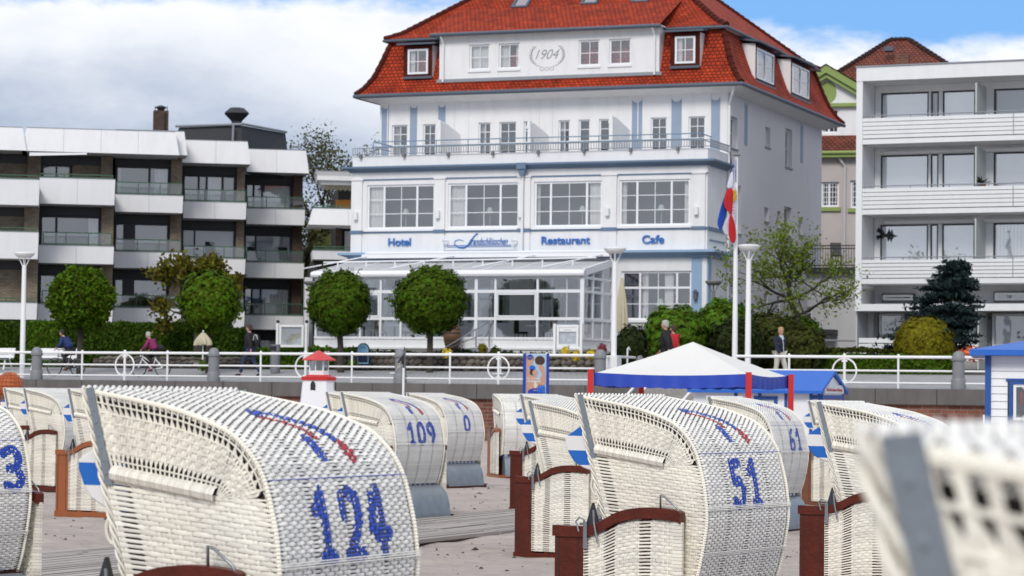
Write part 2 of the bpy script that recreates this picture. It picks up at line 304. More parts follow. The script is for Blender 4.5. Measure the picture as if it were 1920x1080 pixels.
class MB:
    def __init__(s): s.v = []; s.f = []; s.uv = []; s.hasuv = False
    def add(s, vs, fs, uv=None):
        n = len(s.v); s.v += [tuple(p) for p in vs]; s.f += [tuple(i+n for i in f) for f in fs]
        if uv: s.hasuv = True; s.uv += uv
        else: s.uv += [(p[0], p[2]) for p in vs]
        return s
    def box(s, x0, x1, y0, y1, z0, z1):
        return s.add([(x0, y0, z0), (x1, y0, z0), (x1, y1, z0), (x0, y1, z0), (x0, y0, z1), (x1, y0, z1), (x1, y1, z1), (x0, y1, z1)],
                     [(0, 3, 2, 1), (4, 5, 6, 7), (0, 1, 5, 4), (1, 2, 6, 5), (2, 3, 7, 6), (3, 0, 4, 7)])
    def poly(s, pts, uv=None): return s.add(pts, [tuple(range(len(pts)))], uv)
    def prism(s, pts, y0, y1):            # outline in x,z extruded along y
        n = len(pts); vs = [(x, y0, z) for x, z in pts]+[(x, y1, z) for x, z in pts]
        fs = [tuple(range(n)), tuple(range(2*n-1, n-1, -1))]+[(i, i+n, (i+1) % n+n, (i+1) % n) for i in range(n)]
        return s.add(vs, fs)
    def zprism(s, pts, z0, z1):           # outline in x,y extruded along z
        n = len(pts); vs = [(x, y, z0) for x, y in pts]+[(x, y, z1) for x, y in pts]
        return s.add(vs, [tuple(range(n-1, -1, -1)), tuple(range(n, 2*n))]+[(i, (i+1) % n, (i+1) % n+n, i+n) for i in range(n)])
    def tube(s, pts, r, n=8, caps=True, closed=False):
        pts = [Vector(p) for p in pts]; rs = r if isinstance(r, (list, tuple)) else [r]*len(pts); b = len(s.v); vs = []; fs = []; m = len(pts)
        up = Vector((0, 0, 1)); prev = None
        for i, p in enumerate(pts):
            d = (pts[(i+1) % m]-pts[i-1]) if closed else (pts[min(i+1, m-1)]-pts[max(i-1, 0)])
            d.normalize()
            if prev is None: a = up.cross(d) if abs(d.z) < .95 else Vector((1, 0, 0)).cross(d)
            else: a = prev-d*prev.dot(d)
            a.normalize(); c = d.cross(a); prev = a
            vs += [p+(a*math.cos(2*math.pi*k/n)+c*math.sin(2*math.pi*k/n))*rs[i] for k in range(n)]
        for i in range(m if closed else m-1):
            j = (i+1) % m
            fs += [(i*n+k, i*n+(k+1) % n, j*n+(k+1) % n, j*n+k) for k in range(n)]
        if caps and not closed: fs += [tuple(range(n-1, -1, -1)), tuple((m-1)*n+k for k in range(n))]
        return s.add(vs, fs)
    def lathe(s, prof, c=(0, 0, 0), n=20, ph=0):
        m = len(prof); vs = [(c[0]+r*math.cos(ph+2*math.pi*k/n), c[1]+r*math.sin(ph+2*math.pi*k/n), c[2]+z) for r, z in prof for k in range(n)]
        fs = [(i*n+k, i*n+(k+1) % n, (i+1)*n+(k+1) % n, (i+1)*n+k) for i in range(m-1) for k in range(n)]
        return s.add(vs, fs+[tuple(range(n-1, -1, -1)), tuple((m-1)*n+k for k in range(n))])
    def ball(s, c, r, n=10, m=7):
        rr = r if isinstance(r, tuple) else (r, r, r)
        prof = [(max(.001, math.sin(math.pi*i/m)), -math.cos(math.pi*i/m)) for i in range(m+1)]
        vs = [(c[0]+rr[0]*a*math.cos(2*math.pi*k/n), c[1]+rr[1]*a*math.sin(2*math.pi*k/n), c[2]+rr[2]*z) for a, z in prof for k in range(n)]
        return s.add(vs, [(i*n+k, i*n+(k+1) % n, (i+1)*n+(k+1) % n, (i+1)*n+k) for i in range(m) for k in range(n)])
    def wall(s, x0, x1, z0, z1, y, holes=(), depth=.18):      # a wall facing -y with openings and their reveals
        hs = [(max(a, x0), min(b, x1), max(c, z0), min(d, z1)) for a, b, c, d in holes]
        xs = sorted({x0, x1, *[h[0] for h in hs], *[h[1] for h in hs]}); zs = sorted({z0, z1, *[h[2] for h in hs], *[h[3] for h in hs]})
        for i in range(len(xs)-1):
            for j in range(len(zs)-1):
                cx, cz = (xs[i]+xs[i+1])/2, (zs[j]+zs[j+1])/2
                if any(a < cx < b and c < cz < d for a, b, c, d in hs): continue
                s.poly([(xs[i], y, zs[j]), (xs[i+1], y, zs[j]), (xs[i+1], y, zs[j+1]), (xs[i], y, zs[j+1])])
        for a, b, c, d in hs:
            e = y+depth
            s.poly([(a, y, c), (a, y, d), (a, e, d), (a, e, c)]); s.poly([(b, y, d), (b, y, c), (b, e, c), (b, e, d)])
            s.poly([(a, y, c), (a, e, c), (b, e, c), (b, y, c)]); s.poly([(a, y, d), (b, y, d), (b, e, d), (a, e, d)])
        return s
    def build(s, name, material, parent=None, smooth=False):
        return link(name, mesh_np(name, s.v, s.f, material, smooth, s.uv if s.hasuv else None), parent)
def smoothed(o, ang=40):
    me = o.data; me.polygons.foreach_set('use_smooth', [True]*len(me.polygons)); me.set_sharp_from_angle(angle=R(ang)); return o
# ------------------------------------------------------------------ measuring: photograph pixel (1920 wide) -> place
def ray(px, py): return CR @ Vector(((px-960)/FPX, -(py-540)/FPX, -1))
def at(px, py, Y):
    d = ray(px, py); return Vector((0, 0, CZ))+d*(Y/d.y)
def hz(px): return 740+ROLL*(px-960)
class Fr:            # a frame standing on the ground: x along the front, y away behind it
    def __init__(s, px, Y, ang):
        p = at(px, hz(px), Y); s.o = Vector((p.x, p.y, 0)); s.a = ang; s.ux = Vector((math.cos(ang), math.sin(ang), 0)); s.uy = Vector((-math.sin(ang), math.cos(ang), 0))
    def p(s, px, py, d=0):               # local (x, z) where the sight line meets the plane y = d
        r = ray(px, py); c = Vector((0, 0, CZ)); t = (d-(c-s.o).dot(s.uy))/r.dot(s.uy); q = c+r*t
        return (q-s.o).dot(s.ux), q.z
    def q(s, px, py, x=0):               # local (y, z) where the sight line meets the plane x = const
        r = ray(px, py); c = Vector((0, 0, CZ)); t = (x-(c-s.o).dot(s.ux))/r.dot(s.ux); q = c+r*t
        return (q-s.o).dot(s.uy), q.z
    def W(s, x, y, z=0): return s.o+s.ux*x+s.uy*y+Vector((0, 0, z))
    def rect(s, x0, y0, x1, y1, d=0):
        a = s.p(x0, (y0+y1)/2, d)[0]; b = s.p(x1, (y0+y1)/2, d)[0]; m = (x0+x1)/2; return a, b, s.p(m, y1, d)[1], s.p(m, y0, d)[1]
def text(parent, s, x0, x1, z0, y, material, h=None, ext=.01, bold=0, shear=0, rotz=0, name='lettering', up=R(90)):
    c = bpy.data.curves.new(name, 'FONT'); c.body = s; c.extrude = ext; c.offset = bold; c.shear = shear; 
    t = bpy.data.objects.new(name, c); COL.objects.link(t); bpy.context.view_layer.update()
    me = bpy.data.meshes.new_from_object(t.evaluated_get(bpy.context.evaluated_depsgraph_get())); bpy.data.objects.remove(t); me.materials.clear(); me.materials.append(MT[material]); me.name = name
    o = bpy.data.objects.new(name, me); COL.objects.link(o); bb = [v.co for v in me.vertices]; mx0 = min(v.x for v in bb); my0 = min(v.y for v in bb); d = Vector((max(v.x for v in bb)-mx0, max(v.y for v in bb)-my0, 0))
    for v in me.vertices: v.co.x -= mx0
    k = (x1-x0)/max(d.x, .01); kz = (h/max(d.y, .01)) if h else k
    o.scale = (k, kz, 1); o.rotation_euler = (up, 0, rotz); o.location = (x0, y, z0); o.parent = parent; return o
def window(parent, x0, x1, z0, z1, y, cols=(0, 1), rows=(0, 1), fw=.06, bars=(), hbars=(), frame='window_white', glass='glass', room='room', curtain=None, lamp=None, dep=.5, name='window', tilt=None, cfold='curtain_fold'):
    """cols / rows: heavy mullions (fractions); bars / hbars: thin glazing bars"""
    m = MB(); W_, H_ = x1-x0, z1-z0; f = fw/2
    for c in cols:
        xc = x0+c*W_; a = xc if c == 0 else xc-(fw if c == 1 else f); m.box(a, a+fw, y-.02, y+.05, z0, z1)
    for r in rows:
        zc = z0+r*H_; a = zc if r == 0 else zc-(fw if r == 1 else f); m.box(x0+fw, x1-fw, y-.015, y+.045, a, a+fw)
    for c in bars: m.box(x0+c*W_-.014, x0+c*W_+.014, y+.0, y+.03, z0+fw, z1-fw)
    for r in hbars: m.box(x0+fw, x1-fw, y+.002, y+.032, z0+r*H_-.014, z0+r*H_+.014)
    o = m.build(name, frame, parent)
    MB().poly([(x0+.01, y+.02, z0+.01), (x1-.01, y+.02, z0+.01), (x1-.01, y+.02, z1-.01), (x0+.01, y+.02, z1-.01)]).build('pane', glass, o)
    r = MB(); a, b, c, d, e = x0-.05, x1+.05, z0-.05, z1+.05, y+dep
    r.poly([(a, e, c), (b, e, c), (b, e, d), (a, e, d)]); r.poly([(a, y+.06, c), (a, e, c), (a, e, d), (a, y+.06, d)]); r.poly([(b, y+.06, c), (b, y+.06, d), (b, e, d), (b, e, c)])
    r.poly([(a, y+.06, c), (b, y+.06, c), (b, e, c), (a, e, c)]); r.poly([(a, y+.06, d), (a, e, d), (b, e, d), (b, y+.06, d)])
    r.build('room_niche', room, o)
    if curtain:
        cm = MB()
        for ca, cb in curtain:
            xa, xb = x0+ca*W_, x0+cb*W_; n = max(3, int((xb-xa)/.07)); vs = []
            for i in range(n+1):
                yy = y+.14+(.03 if i % 2 else 0)+random.uniform(0, .012); xx_ = xa+(xb-xa)*i/n; vs += [(xx_, yy, z0), (xx_, yy, z1)]
            cm.add(vs, [(2*i, 2*i+2, 2*i+3, 2*i+1) for i in range(n)])
        cm.build('curtain', 'curtain', o)
    if lamp:
        lm = MB(); cx = x0+lamp*W_; zt = z0+.62*min(H_, 1.4)
        lm.lathe([(.17, -.24), (.08, 0)], (cx, y+.28, zt), 12); lm.tube([(cx, y+.28, z0-.05), (cx, y+.28, zt-.2)], .015, 6); lm.build('table_lamp', 'lamp_cloth', o)
    return o
# ------------------------------------------------------------------ ground
FN = Fr(0, 96, 0); _l = at(0, hz(0), 96); _r = at(1920, hz(1920), 80)
FN.o = Vector((_l.x, _l.y, 0)); FN.a = math.atan2(_r.y-_l.y, _r.x-_l.x); FN.ux = Vector((math.cos(FN.a), math.sin(FN.a), 0)); FN.uy = Vector((-math.sin(FN.a), math.cos(FN.a), 0))
def prom(d): return 1.95+.06*max(0, min(d, 9))
def FP(px, d):                      # promenade point under photograph column px, d metres behind the railing
    x = FN.p(px, hz(px), d)[0]; return FN.W(x, d, prom(d) if d < 10 else 2.75)
def sheet(name, pts, material, z=None):
    m = MB(); m.poly(pts); return tag(m.build(name, material), kind='structure')
def ground_grid(name, x0, x1, y0, y1, nx, ny, zf, material):
    V = []; 
    for j in range(ny+1):
        for i in range(nx+1):
            x = x0+(x1-x0)*i/nx; y = y0+(y1-y0)*j/ny; V.append((x, y, zf(x, y)))
    F = [(j*(nx+1)+i, j*(nx+1)+i+1, (j+1)*(nx+1)+i+1, (j+1)*(nx+1)+i) for j in range(ny) for i in range(nx)]
    return tag(link(name, mesh_np(name, V, np.array(F), material, True)), kind='structure')
from mathutils import noise as mn
def sandz(x, y):
    return .05*mn.noise(Vector((x*.9, y*.9, 0)))+.05*mn.noise(Vector((x*.25, y*.25, 5)))+.022*mn.noise(Vector((x*2.6, y*2.6, 9)))-.02
ground_grid('beach_sand', -36, 36, -10, 104, 400, 620, sandz, 'sand')
# boardwalk of lengthwise boards
def boardwalk():
    m = MB(); a = Vector((-7.6, 14.8, 0)); b = Vector((-1.06, 32.5-2.7, 0)); c = Vector((9.5, 56, 0)); rnd = random.Random(3)
    for p, q in ((a, b), (b, c)):
        d = (q-p); Ln = d.length; d.normalize(); s = Vector((d.y, -d.x, 0)); n = 22
        for i in range(n):
            off = -1.05+2.1*i/n; t = -rnd.random()*2
            while t < Ln:
                t1 = min(t+3.0, Ln); t0 = max(t, 0)
                if t1 > t0:
                    z = .035+rnd.uniform(-.006, .006); P = [p+d*(t0+.01)+s*off, p+d*(t0+.01)+s*(off+.085), p+d*(t1-.01)+s*(off+.085), p+d*(t1-.01)+s*off]
                    m.zprism([(v.x, v.y) for v in P], .0, z)
                t = t1
    return tag(m.build('wooden_boardwalk', 'plank_wood'), kind='structure')
boardwalk()
def debris():
    V = []; F = []; rnd = random.Random(5)
    for k in range(3800):
        y = rnd.uniform(9, 75); x = rnd.uniform(-.24, .24)*y; s = rnd.uniform(.008, .028)*(1 if rnd.random() > .1 else 1.8); z = sandz(x, y)+.004; a = rnd.random()*6.3; n = len(V)
        for i in range(4): V.append((x+s*math.cos(a+i*1.57)*rnd.uniform(.5, 1.4), y+s*math.sin(a+i*1.57)*rnd.uniform(.5, 1.4), z))
        V.append((x, y, z+s*.6)); F += [(n, n+1, n+4), (n+1, n+2, n+4), (n+2, n+3, n+4), (n+3, n, n+4)]
    tag(link('seaweed_debris', mesh_np('seaweed_debris', V, np.array(F), 'debris')), 'dark crumbs of seaweed and shell scattered over the sand', 'debris', kind='stuff')
debris()
# sea wall and promenade
root = thing('sea_wall', 'long brick sea wall with dark concrete coping between beach and promenade', 'wall', FN.o, FN.a)
MB().box(-30, 60, -.55, .45, 1.45, 1.945).build('coping', 'coping', root)
MB().box(-30, 60, -.40, .3, -.6, 1.45).build('brickwork', 'brick_wall', root)
jm = MB()
for i in range(-12, 30): jm.box(i*2.0-.012, i*2.0+.012, -.556, -.54, 1.45, 1.94)
jm.build('coping_joint', 'black', root)
pv = MB(); a = FN.W(-60, .44, prom(0)); b = FN.W(90, .44, prom(0)); c = FN.W(90, 9.2, prom(9.2)); d = FN.W(-60, 9.2, prom(9.2)); pv.poly([a, b, c, d])
tag(pv.build('promenade_paving', 'paver'), kind='structure')
gd = MB(); a = FN.W(-120, 9.2, 2.40); b = FN.W(160, 9.2, 2.40); c = FN.W(300, 400, 2.75); d = FN.W(-300, 400, 2.75); e = FN.W(-100, 14, 2.75); f = FN.W(150, 14, 2.75)
gd.add([a, b, c, d, e, f], [(0, 1, 5, 4), (4, 5, 2, 3)]); tag(gd.build('garden_ground', 'soil'), kind='structure')
# ------------------------------------------------------------------ the hotel
H = Fr(1323, 102, -R(21.5)); XL = H.p(660, 400, 0)[0]; TD = 2.7; S = Fr(0, 50, 0); S.o = H.o; S.a = H.a+R(90); S.ux = H.uy; S.uy = -H.ux
hotel = thing('beach_hotel', 'white four storey hotel with red tiled mansard roof and blue trim', 'hotel', H.o, H.a)
BD = S.p(1540, 400, 0)[0]
def side(o): o.rotation_euler = (0, 0, R(90)); return o
zf = lambda px, py, d=0: H.p(px, py, d)[1]
z_par = zf(1000, 285); z_c1t = zf(1000, 306.5); z_c1b = zf(1000, 317); z_arch = zf(1000, 331); z_sillt = zf(1000, 428.5); z_sillb = zf(1000, 435)
z_c2t = zf(1000, 472); z_c2b = zf(1000, 485); ZG = 2.5
z_e = H.p(1376, 156, TD-.8)[1]; z_cb = H.p(1340, 50, TD+.4)[1]
print('hotel', XL, BD, z_par, z_c1t, z_sillt, z_c2t, z_e, z_cb)
bayw = [H.rect(688, 346, 815, 427), H.rect(840, 345, 973, 427), H.rect(1001.5, 340, 1129, 427), H.rect(1161, 337, 1294, 421)]
zw0 = zf(1000, 426); zw1 = zf(1000, 341)
bayw = [(a, b, zw0, zw1) for a, b, c, d in bayw]
g5 = H.rect(1165, 507, 1296, 600); zg1 = zf(1230, 508); zg0 = zf(1230, 600)
g5 = (g5[0], g5[1], zg0, zg1)
# ground floor windows behind the conservatory
gw = []
for i in range(3):
    a = XL+.5+i*(abs(XL)*.245); gw.append((a, a+2.9, zg0-.2, zg1))
m = MB(); m.wall(XL, 0, ZG-1, z_par, 0, bayw+[g5]+gw, .16)
m.poly([(0, 0, ZG-1), (0, TD, ZG-1), (0, TD, z_par), (0, 0, z_par)]); m.poly([(XL, 0, ZG-1), (XL, 0, z_par), (XL, TD, z_par), (XL, TD, ZG-1)])
m.poly([(XL, 0.3, z_par), (XL, 0, z_par), (0, 0, z_par), (0, 0.3, z_par)]); m.poly([(XL, TD, z_par-.6), (XL, .3, z_par-.6), (0, .3, z_par-.6), (0, TD, z_par-.6)]); m.poly([(XL, .3, z_par-.6), (0, .3, z_par-.6), (0, .3, z_par), (XL, .3, z_par)][::-1])
m.build('front_wall', 'stucco', hotel)
# upper wall
upx = [(735, 764), (793, 817), (897, 920), (936, 968), (982, 997), (1047, 1068), (1085, 1106), (1123, 1143), (1220, 1250), (1291, 1322)]
ups = []
zt3 = zf(1000, 227, TD)
for a, b in upx:
    xa = H.p(a, 250, TD)[0]; xb = H.p(b, 250, TD)[0]; ups.append((xa, xb, zt3-2.0, zt3))
m = MB(); m.wall(XL, 0, z_par-.6, z_e+.3, TD, ups, .2)
m.poly([(XL, TD, 0), (XL, TD, z_e), (XL, BD, z_e), (XL, BD, 0)]); m.poly([(XL, BD, 0), (XL, BD, z_e), (0, BD, z_e), (0, BD, 0)])
m.build('upper_wall', 'stucco', hotel)
for i, (a, b, c, d) in enumerate(ups):
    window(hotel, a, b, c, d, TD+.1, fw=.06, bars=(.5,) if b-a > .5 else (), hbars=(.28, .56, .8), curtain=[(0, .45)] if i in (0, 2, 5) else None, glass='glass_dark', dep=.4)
sidew = [(1368, 1383, 219, 278), (1435, 1444, 239, 276), (1472.6, 1485, 242, 314), (1433, 1441, 389, 415), (1457, 1464, 396, 428), (1470, 1484, 388, 445), (1497, 1505, 408, 440), (1363, 1374, 520, 560), (1432, 1440, 550, 587), (1457, 1463, 555, 590), (1380, 1389, 348, 438)]
sh = []
for x0, x1, y0, y1 in sidew: a, b, c, d = S.rect(x0, y0, x1, y1); sh.append((a, b, c, d))
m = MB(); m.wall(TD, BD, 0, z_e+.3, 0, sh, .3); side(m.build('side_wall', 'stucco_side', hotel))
for a, b, c, d in sh: side(window(hotel, a, b, c, d, .2, fw=.09, bars=(.5,), hbars=(.5,) if d-c > 1 else (), glass='glass', curtain=[(0, .5)], dep=.4))
for a, b, c, d in sh: side(MB().box(a-.05, b+.05, -.06, .1, c-.06, c-.004).build('window_sill', 'lead', hotel))
# blue strips with scooped heads, upper front and side
def strip(fr, x0, x1, z0, z1, y):
    pts = [(x0, z0), (x1, z0), (x1, z1)]; n = 8; cx = (x0+x1)/2; r = (x1-x0)/2
    pts += [(cx+r*math.cos(math.pi*i/n), z1-r*.75*math.sin(math.pi*i/n)) for i in range(1, n)]+[(x0, z1)]
    return MB().prism(pts, y-.02, y+.02)
for a, b in ((716, 729), (769, 782), (822, 835), (1185, 1204), (1259, 1278), (1332, 1350)):
    xa = H.p(a, 230, TD)[0]; xb = H.p(b, 230, TD)[0]; strip(H, xa, xb, z_par-.5, zf((a+b)/2, 199-(a-720)*.029, TD), TD).build('blue_pilaster', 'pilaster_blue', hotel)
for a, b, y0, y1 in ((1396, 1401, 191, 272), (1501, 1505, 232, 306)):
    xa, xb, z0, z1 = S.rect(a, y0, b, y1); side(strip(S, xa, xb, z0, z1, 0).build('blue_pilaster', 'pilaster_blue', hotel))
# frieze mouldings of the upper wall
m = MB()
for a, b in ((727, 853), (878, 1012), (1035, 1160), (1196, 1334)):
    xa = H.p(a, 190, TD)[0]; xb = H.p(b, 190, TD)[0]; zt = zf((a+b)/2, 187-((a+b)/2-790)*.03, TD); m.box(xa, xb, TD-.06, TD+.01, zt-.11, zt); m.box(xa, xa+.04, TD-.04, TD+.01, zt-1.9, zt-.114); m.box(xb-.04, xb, TD-.04, TD+.01, zt-1.9, zt-.114)
m.build('frieze_moulding', 'stucco', hotel)
# cornices
def cornice(name, zt, zb, mt, over=.38, x1=.0):
    prof = [(0, zb), (-.10, zb), (-.14, zb+(zt-zb)*.35), (-over*.75, zb+(zt-zb)*.6), (-over, zb+(zt-zb)*.68), (-over, zt), (0, zt+.03)]
    vs = []; fs = []; n = len(prof)
    path = [(XL, 0, -1, 0), (XL, 0, -1, -1), (0, 0, 1, -1), (0, TD, 1, 0)]
    vs = []
    for q, (x, y, sx, sy) in enumerate([(XL, TD, -1, 0), (XL, 0, -1, 1), (0, 0, 1, 1), (0, TD, 1, 0)]):
        for o, z in prof: vs.append((x-sx*o if sx else x, y+(o if sy else 0), z))
    for q in range(3):
        for k in range(n-1): fs.append((q*n+k, (q+1)*n+k, (q+1)*n+k+1, q*n+k+1))
    return MB().add(vs, fs).build(name, mt, hotel)
cornice('upper_cornice', z_c1t, z_c1b, 'blue_trim'); cornice('lower_cornice', z_c2t, z_c2b, 'blue_light', .45)
m = MB(); m.box(XL-.03, .03, -.03, .0, z_arch-.03, z_arch+.03)
pil = [(660, 680), (816, 835), (973, 981), (984, 995), (1130, 1157), (1300, 1323)]
for a, b in pil:
    pm = MB(); pb = MB(); pc = MB()
    xa = H.p(a, 400)[0]; xb = H.p(b, 400)[0]; pm.box(xa, xb, -.10, -.001, z_c2t+.03, z_arch-.035); pb.box(xa-.03, xb+.03, -.135, -.101, z_sillb, z_sillt); pc.box(xa-.04, xb+.04, -.14, .0, z_arch-.03, z_arch+.04)
    pm.build('pilaster', 'stucco', hotel); pb.build('pilaster_band', 'blue_trim', hotel); pc.build('pilaster_cap', 'stucco', hotel)
m.build('string_course', 'blue_trim', hotel)
MB().box(XL, 0, -.045, -.002, z_sillb+.03, z_sillt-.02).build('sill_band', 'blue_trim', hotel)
# return side of the bay: panel trim
m = MB(); m.box(.001, .03, .3, 2.4, z_c2t+.4, z_c2t+.45); m.box(.001, .05, 0.001, TD, z_sillb, z_sillt); m.build('side_string', 'blue_trim', hotel)
xa = H.p(973, 400)[0]; dp = MB(); dp.tube([(xa+.22, -.2, z_c1t-.1), (xa+.22, -.2, z_sillt-.3)], .055, 8); dp.tube([(xa+.22, -.2, z_sillt-.3), (xa+.22, -.2, z_c2t)], .055, 8)
dp.build('rain_pipe', 'stucco', hotel); dp = MB(); dp.box(xa+.02, xa+.42, -.42, -.14, z_c1b-.02, z_c1t+.01); dp.prism([(xa+.05, z_c1b-.02), (xa+.39, z_c1b-.02), (xa+.29, z_c1b-.3), (xa+.15, z_c1b-.3)], -.36, -.16); dp.build('hopper', 'blue_trim', hotel)
# the big bay windows: tilt casement, double light, single light
for i, (a, b, c, d) in enumerate(bayw):
    cols = (0, .25, .735, 1) if i != 2 else (0, .24, .77, 1)
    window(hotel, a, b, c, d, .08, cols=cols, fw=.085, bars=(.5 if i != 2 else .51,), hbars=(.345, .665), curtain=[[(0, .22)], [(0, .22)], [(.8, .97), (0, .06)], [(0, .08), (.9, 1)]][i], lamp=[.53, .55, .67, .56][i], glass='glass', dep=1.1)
for a, b, c, d in bayw+[g5]: MB().box(a-.08, b+.08, -.09, .14, c-.1, c-.005).build('window_ledge', 'white_paint', hotel)
window(hotel, *g5, .1, cols=(0, .26, .79, 1), rows=(0, .66, 1), fw=.085, bars=(.52,), hbars=(.33,), curtain=[(.27, .36), (.6, .72)], lamp=.52, glass='glass', dep=1.1)
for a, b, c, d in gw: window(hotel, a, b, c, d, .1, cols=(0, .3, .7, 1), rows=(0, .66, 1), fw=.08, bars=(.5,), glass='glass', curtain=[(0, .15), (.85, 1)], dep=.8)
# blue corner pilaster on the ground floor and lanterns
xa, xb = H.p(1297, 520)[0], H.p(1316, 520)[0]; MB().box(xa, xb, -.05, -.001, ZG-.5, z_c2b-.01).build('blue_pilaster', 'blue_light', hotel)
m = MB(); m.box(.002, .05, .05, .45, ZG-.5, z_c2b-.01); m.build('blue_pilaster', 'blue_light', hotel)
for px, py in ((667.5, 405), (821, 402), (976, 400), (1139, 397), (1306, 395)):
    x, z = H.p(px, py, -.15); m = MB(); m.tube([(x, -.2, z-.16), (x, -.2, z+.16)], .09, 12); m.box(x-.03, x+.03, -.15, -.10, z-.06, z+.06); smoothed(m.build('wall_lamp', 'white_paint', hotel))
x, z = H.p(1304, 555, -.15); m = MB(); m.box(x-.07, x+.07, -.25, -.05, z-.14, z+.14); m.prism([(x-.1, z+.14), (x+.1, z+.14), (x, z+.26)], -.28, -.04); m.build('wall_lantern', 'zinc', hotel)
# lettering
def sign(s, x0, x1, yb, h, **k):
    a, z = H.p(x0, yb, -.05); b, _ = H.p(x1, yb, -.05); return text(hotel, s, a, b, z, -.045, 'lettering_blue', h=h, ext=.03, **k)
sign('Hotel', 728, 770, 460.5, .32, bold=.018); sign('Restaurant', 1015, 1106, 457.5, .32, bold=.018); sign('Cafe', 1204, 1245, 456, .34, bold=.018)
xa, xb, za, zb = H.rect(833, 440, 971, 469); MB().box(xa, xb, -.035, -.002, za, zb).build('name_panel', 'panel_white', hotel)
a, z = H.p(880, 458.5, -.05); b, _ = H.p(952, 458.5, -.05)
text(hotel, 'trandschlösschen', a, b, z, -.06, 'lettering_blue', h=.27, ext=.01, shear=.45, bold=0, name='name_lettering')
sw = MB(); pts = []
for px, py in ((893, 441), (896, 438), (894, 438), (889, 443), (884, 450), (878, 459), (870, 465), (859, 464), (852, 458), (853, 452), (861, 449), (869, 452)):
    x, z = H.p(px, py, -.06); pts.append((x, -.055, z))
sw.tube(pts, [.012, .02, .024, .03, .034, .034, .03, .026, .02, .016, .014, .01], 6)
for dy in (460.5, 463.2):
    a, z = H.p(838, dy, -.05); b, z2 = H.p(959, dy-.8, -.05); sw.tube([(a, -.05, z), (b, -.05, (z+z2)/2)], .012, 4)
sw.build('name_flourish', 'lettering_blue', hotel)
for px in (834, 964):
    x, z = H.p(px, 451, -.2); m = MB(); m.tube([(x-.05, -.35, z), (x+.1, -.22, z)], [.07, .04], 8); m.tube([(x+.1, -.22, z), (x+.1, -.02, z)], .02, 6); m.build('spotlight', 'white_paint', hotel)
# terrace railing
m = MB(); zr = z_par; n = 62
for zz_ in (zr+.06, zr+.32): m.tube([(XL+.05, -.12, zz_), (.12, -.12, zz_), (.12, TD-.1, zz_)], .018, 5)
for i in range(int(abs(XL)/.11)): x = XL+.05+i*.11; m.box(x-.012, x+.012, -.13, -.11, zr+.06, zr+.32)
for i in range(24): m.box(.11, .13, i*.11-.1, i*.11-.08, zr+.06, zr+.32)
m.build('balustrade', 'lead', hotel)
m = MB()
for o_, z_ in ((-.06, zr+.38), (0, zr+.60)): m.tube([(XL+.9+o_, 2.0, z_), (XL+.9+o_, .1, z_), (-.35, .1, z_), (-.35, 1.6, z_)], .024, 6)
for i in range(11):
    x = XL+.9+i*(abs(XL)-1.25)/10; m.tube([(x, .1, zr-.2), (x, .1, zr+.6)], .02, 5)
m.build('handrail', 'rail_blue', hotel)
for i in range(8): x = XL+.4+i*2.0; MB().box(x-.05, x+.05, -.16, -.0, zr-.10, zr+.05).build('rail_bracket', 'grey_post', hotel)
# partition screens on the terrace
for px0, pyt in ((824, 227), (992, 228), (1146, 217)):
    x = H.p(px0, 250, .5)[0]; zt = H.p(px0, pyt, .5)[1]; m = MB()
    n = 12
    for i in range(n):
        y0 = .5+i*(TD-.5)/n; y1 = y0+(TD-.5)/n-.02; s0 = zt-.0-.42*max(0, (i-2)/n); m.add([(x, y0, zr-.55), (x, y1, zr-.55), (x, y1, s0-.035), (x, y0, s0), (x+.04, y0, zr-.55), (x+.04, y1, zr-.55), (x+.04, y1, s0-.035), (x+.04, y0, s0)], [(0, 3, 2, 1), (4, 5, 6, 7), (3, 7, 6, 2), (0, 4, 7, 3), (1, 2, 6, 5)])
    m.box(x-.03, x+.09, .4, .5, zr-.55, zt+.02); m.prism([(x-.1, zt-.3), (x+.0, zt+.04), (x+.1, zt+.02), (x+.02, zt-.3)], .38, .44); m.build('partition_screen', 'white_rail', hotel)
# ---- roof: bell-cast mansard, overhanging upper roof
def loop(x0, x1, y0, y1, z): return [(x0, y0, z), (x1, y0, z), (x1, y1, z), (x0, y1, z)]
def roofband(name, loops, mt):
    m = MB()
    for (A, B) in zip(loops, loops[1:]):
        for i in range(4):
            j = (i+1) % 4; a, b, c, d = A[i], A[j], B[j], B[i]
            ax = 0 if i % 2 == 0 else 1
            sl = (Vector(d)-Vector(a)); hgt = math.sqrt(sl.z**2+(sl[1-ax])**2)
            v0 = roofband.v; m.add([a, b, c, d], [(0, 1, 2, 3)], [(a[ax], v0), (b[ax], v0), (c[ax], v0+hgt), (d[ax], v0+hgt)])
        roofband.v += hgt
    return m.build(name, mt, hotel)
roofband.v = 0
def L_(k, z): return loop(XL-.8+k, .8-k, TD-.8+k, BD+.8-k, z)
hm = z_cb-z_e
roofband('mansard_roof', [L_(0, z_e+.05), L_(.30, z_e+.05+hm*.13), L_(.58, z_e+hm*.33), L_(.82, z_e+hm*.58), L_(1.02, z_e+hm*.82), L_(1.2, z_cb)], 'roof_tile')
m = MB(); lp = L_(.95, z_cb); zt = z_cb+.05; wN = (BD+.8-.95-(TD-.8+.95)); rise = math.tan(R(38)); k2 = wN/2
roofband.v = 0
roofband('upper_roof', [L_(.92, z_cb+.02), L_(1.5, z_cb+.02+.5*.58), L_(1.5+4.2, z_cb+.31+4.2*rise)], 'roof_tile')
m = MB(); A = L_(5.7, z_cb+.31+4.2*rise); m.poly(A); m.build('roof_top', 'roof_tile', hotel)
m = MB(); A = L_(.92, z_cb-.1); B = L_(.92, z_cb+.0); C = L_(1.25, z_cb-.1)
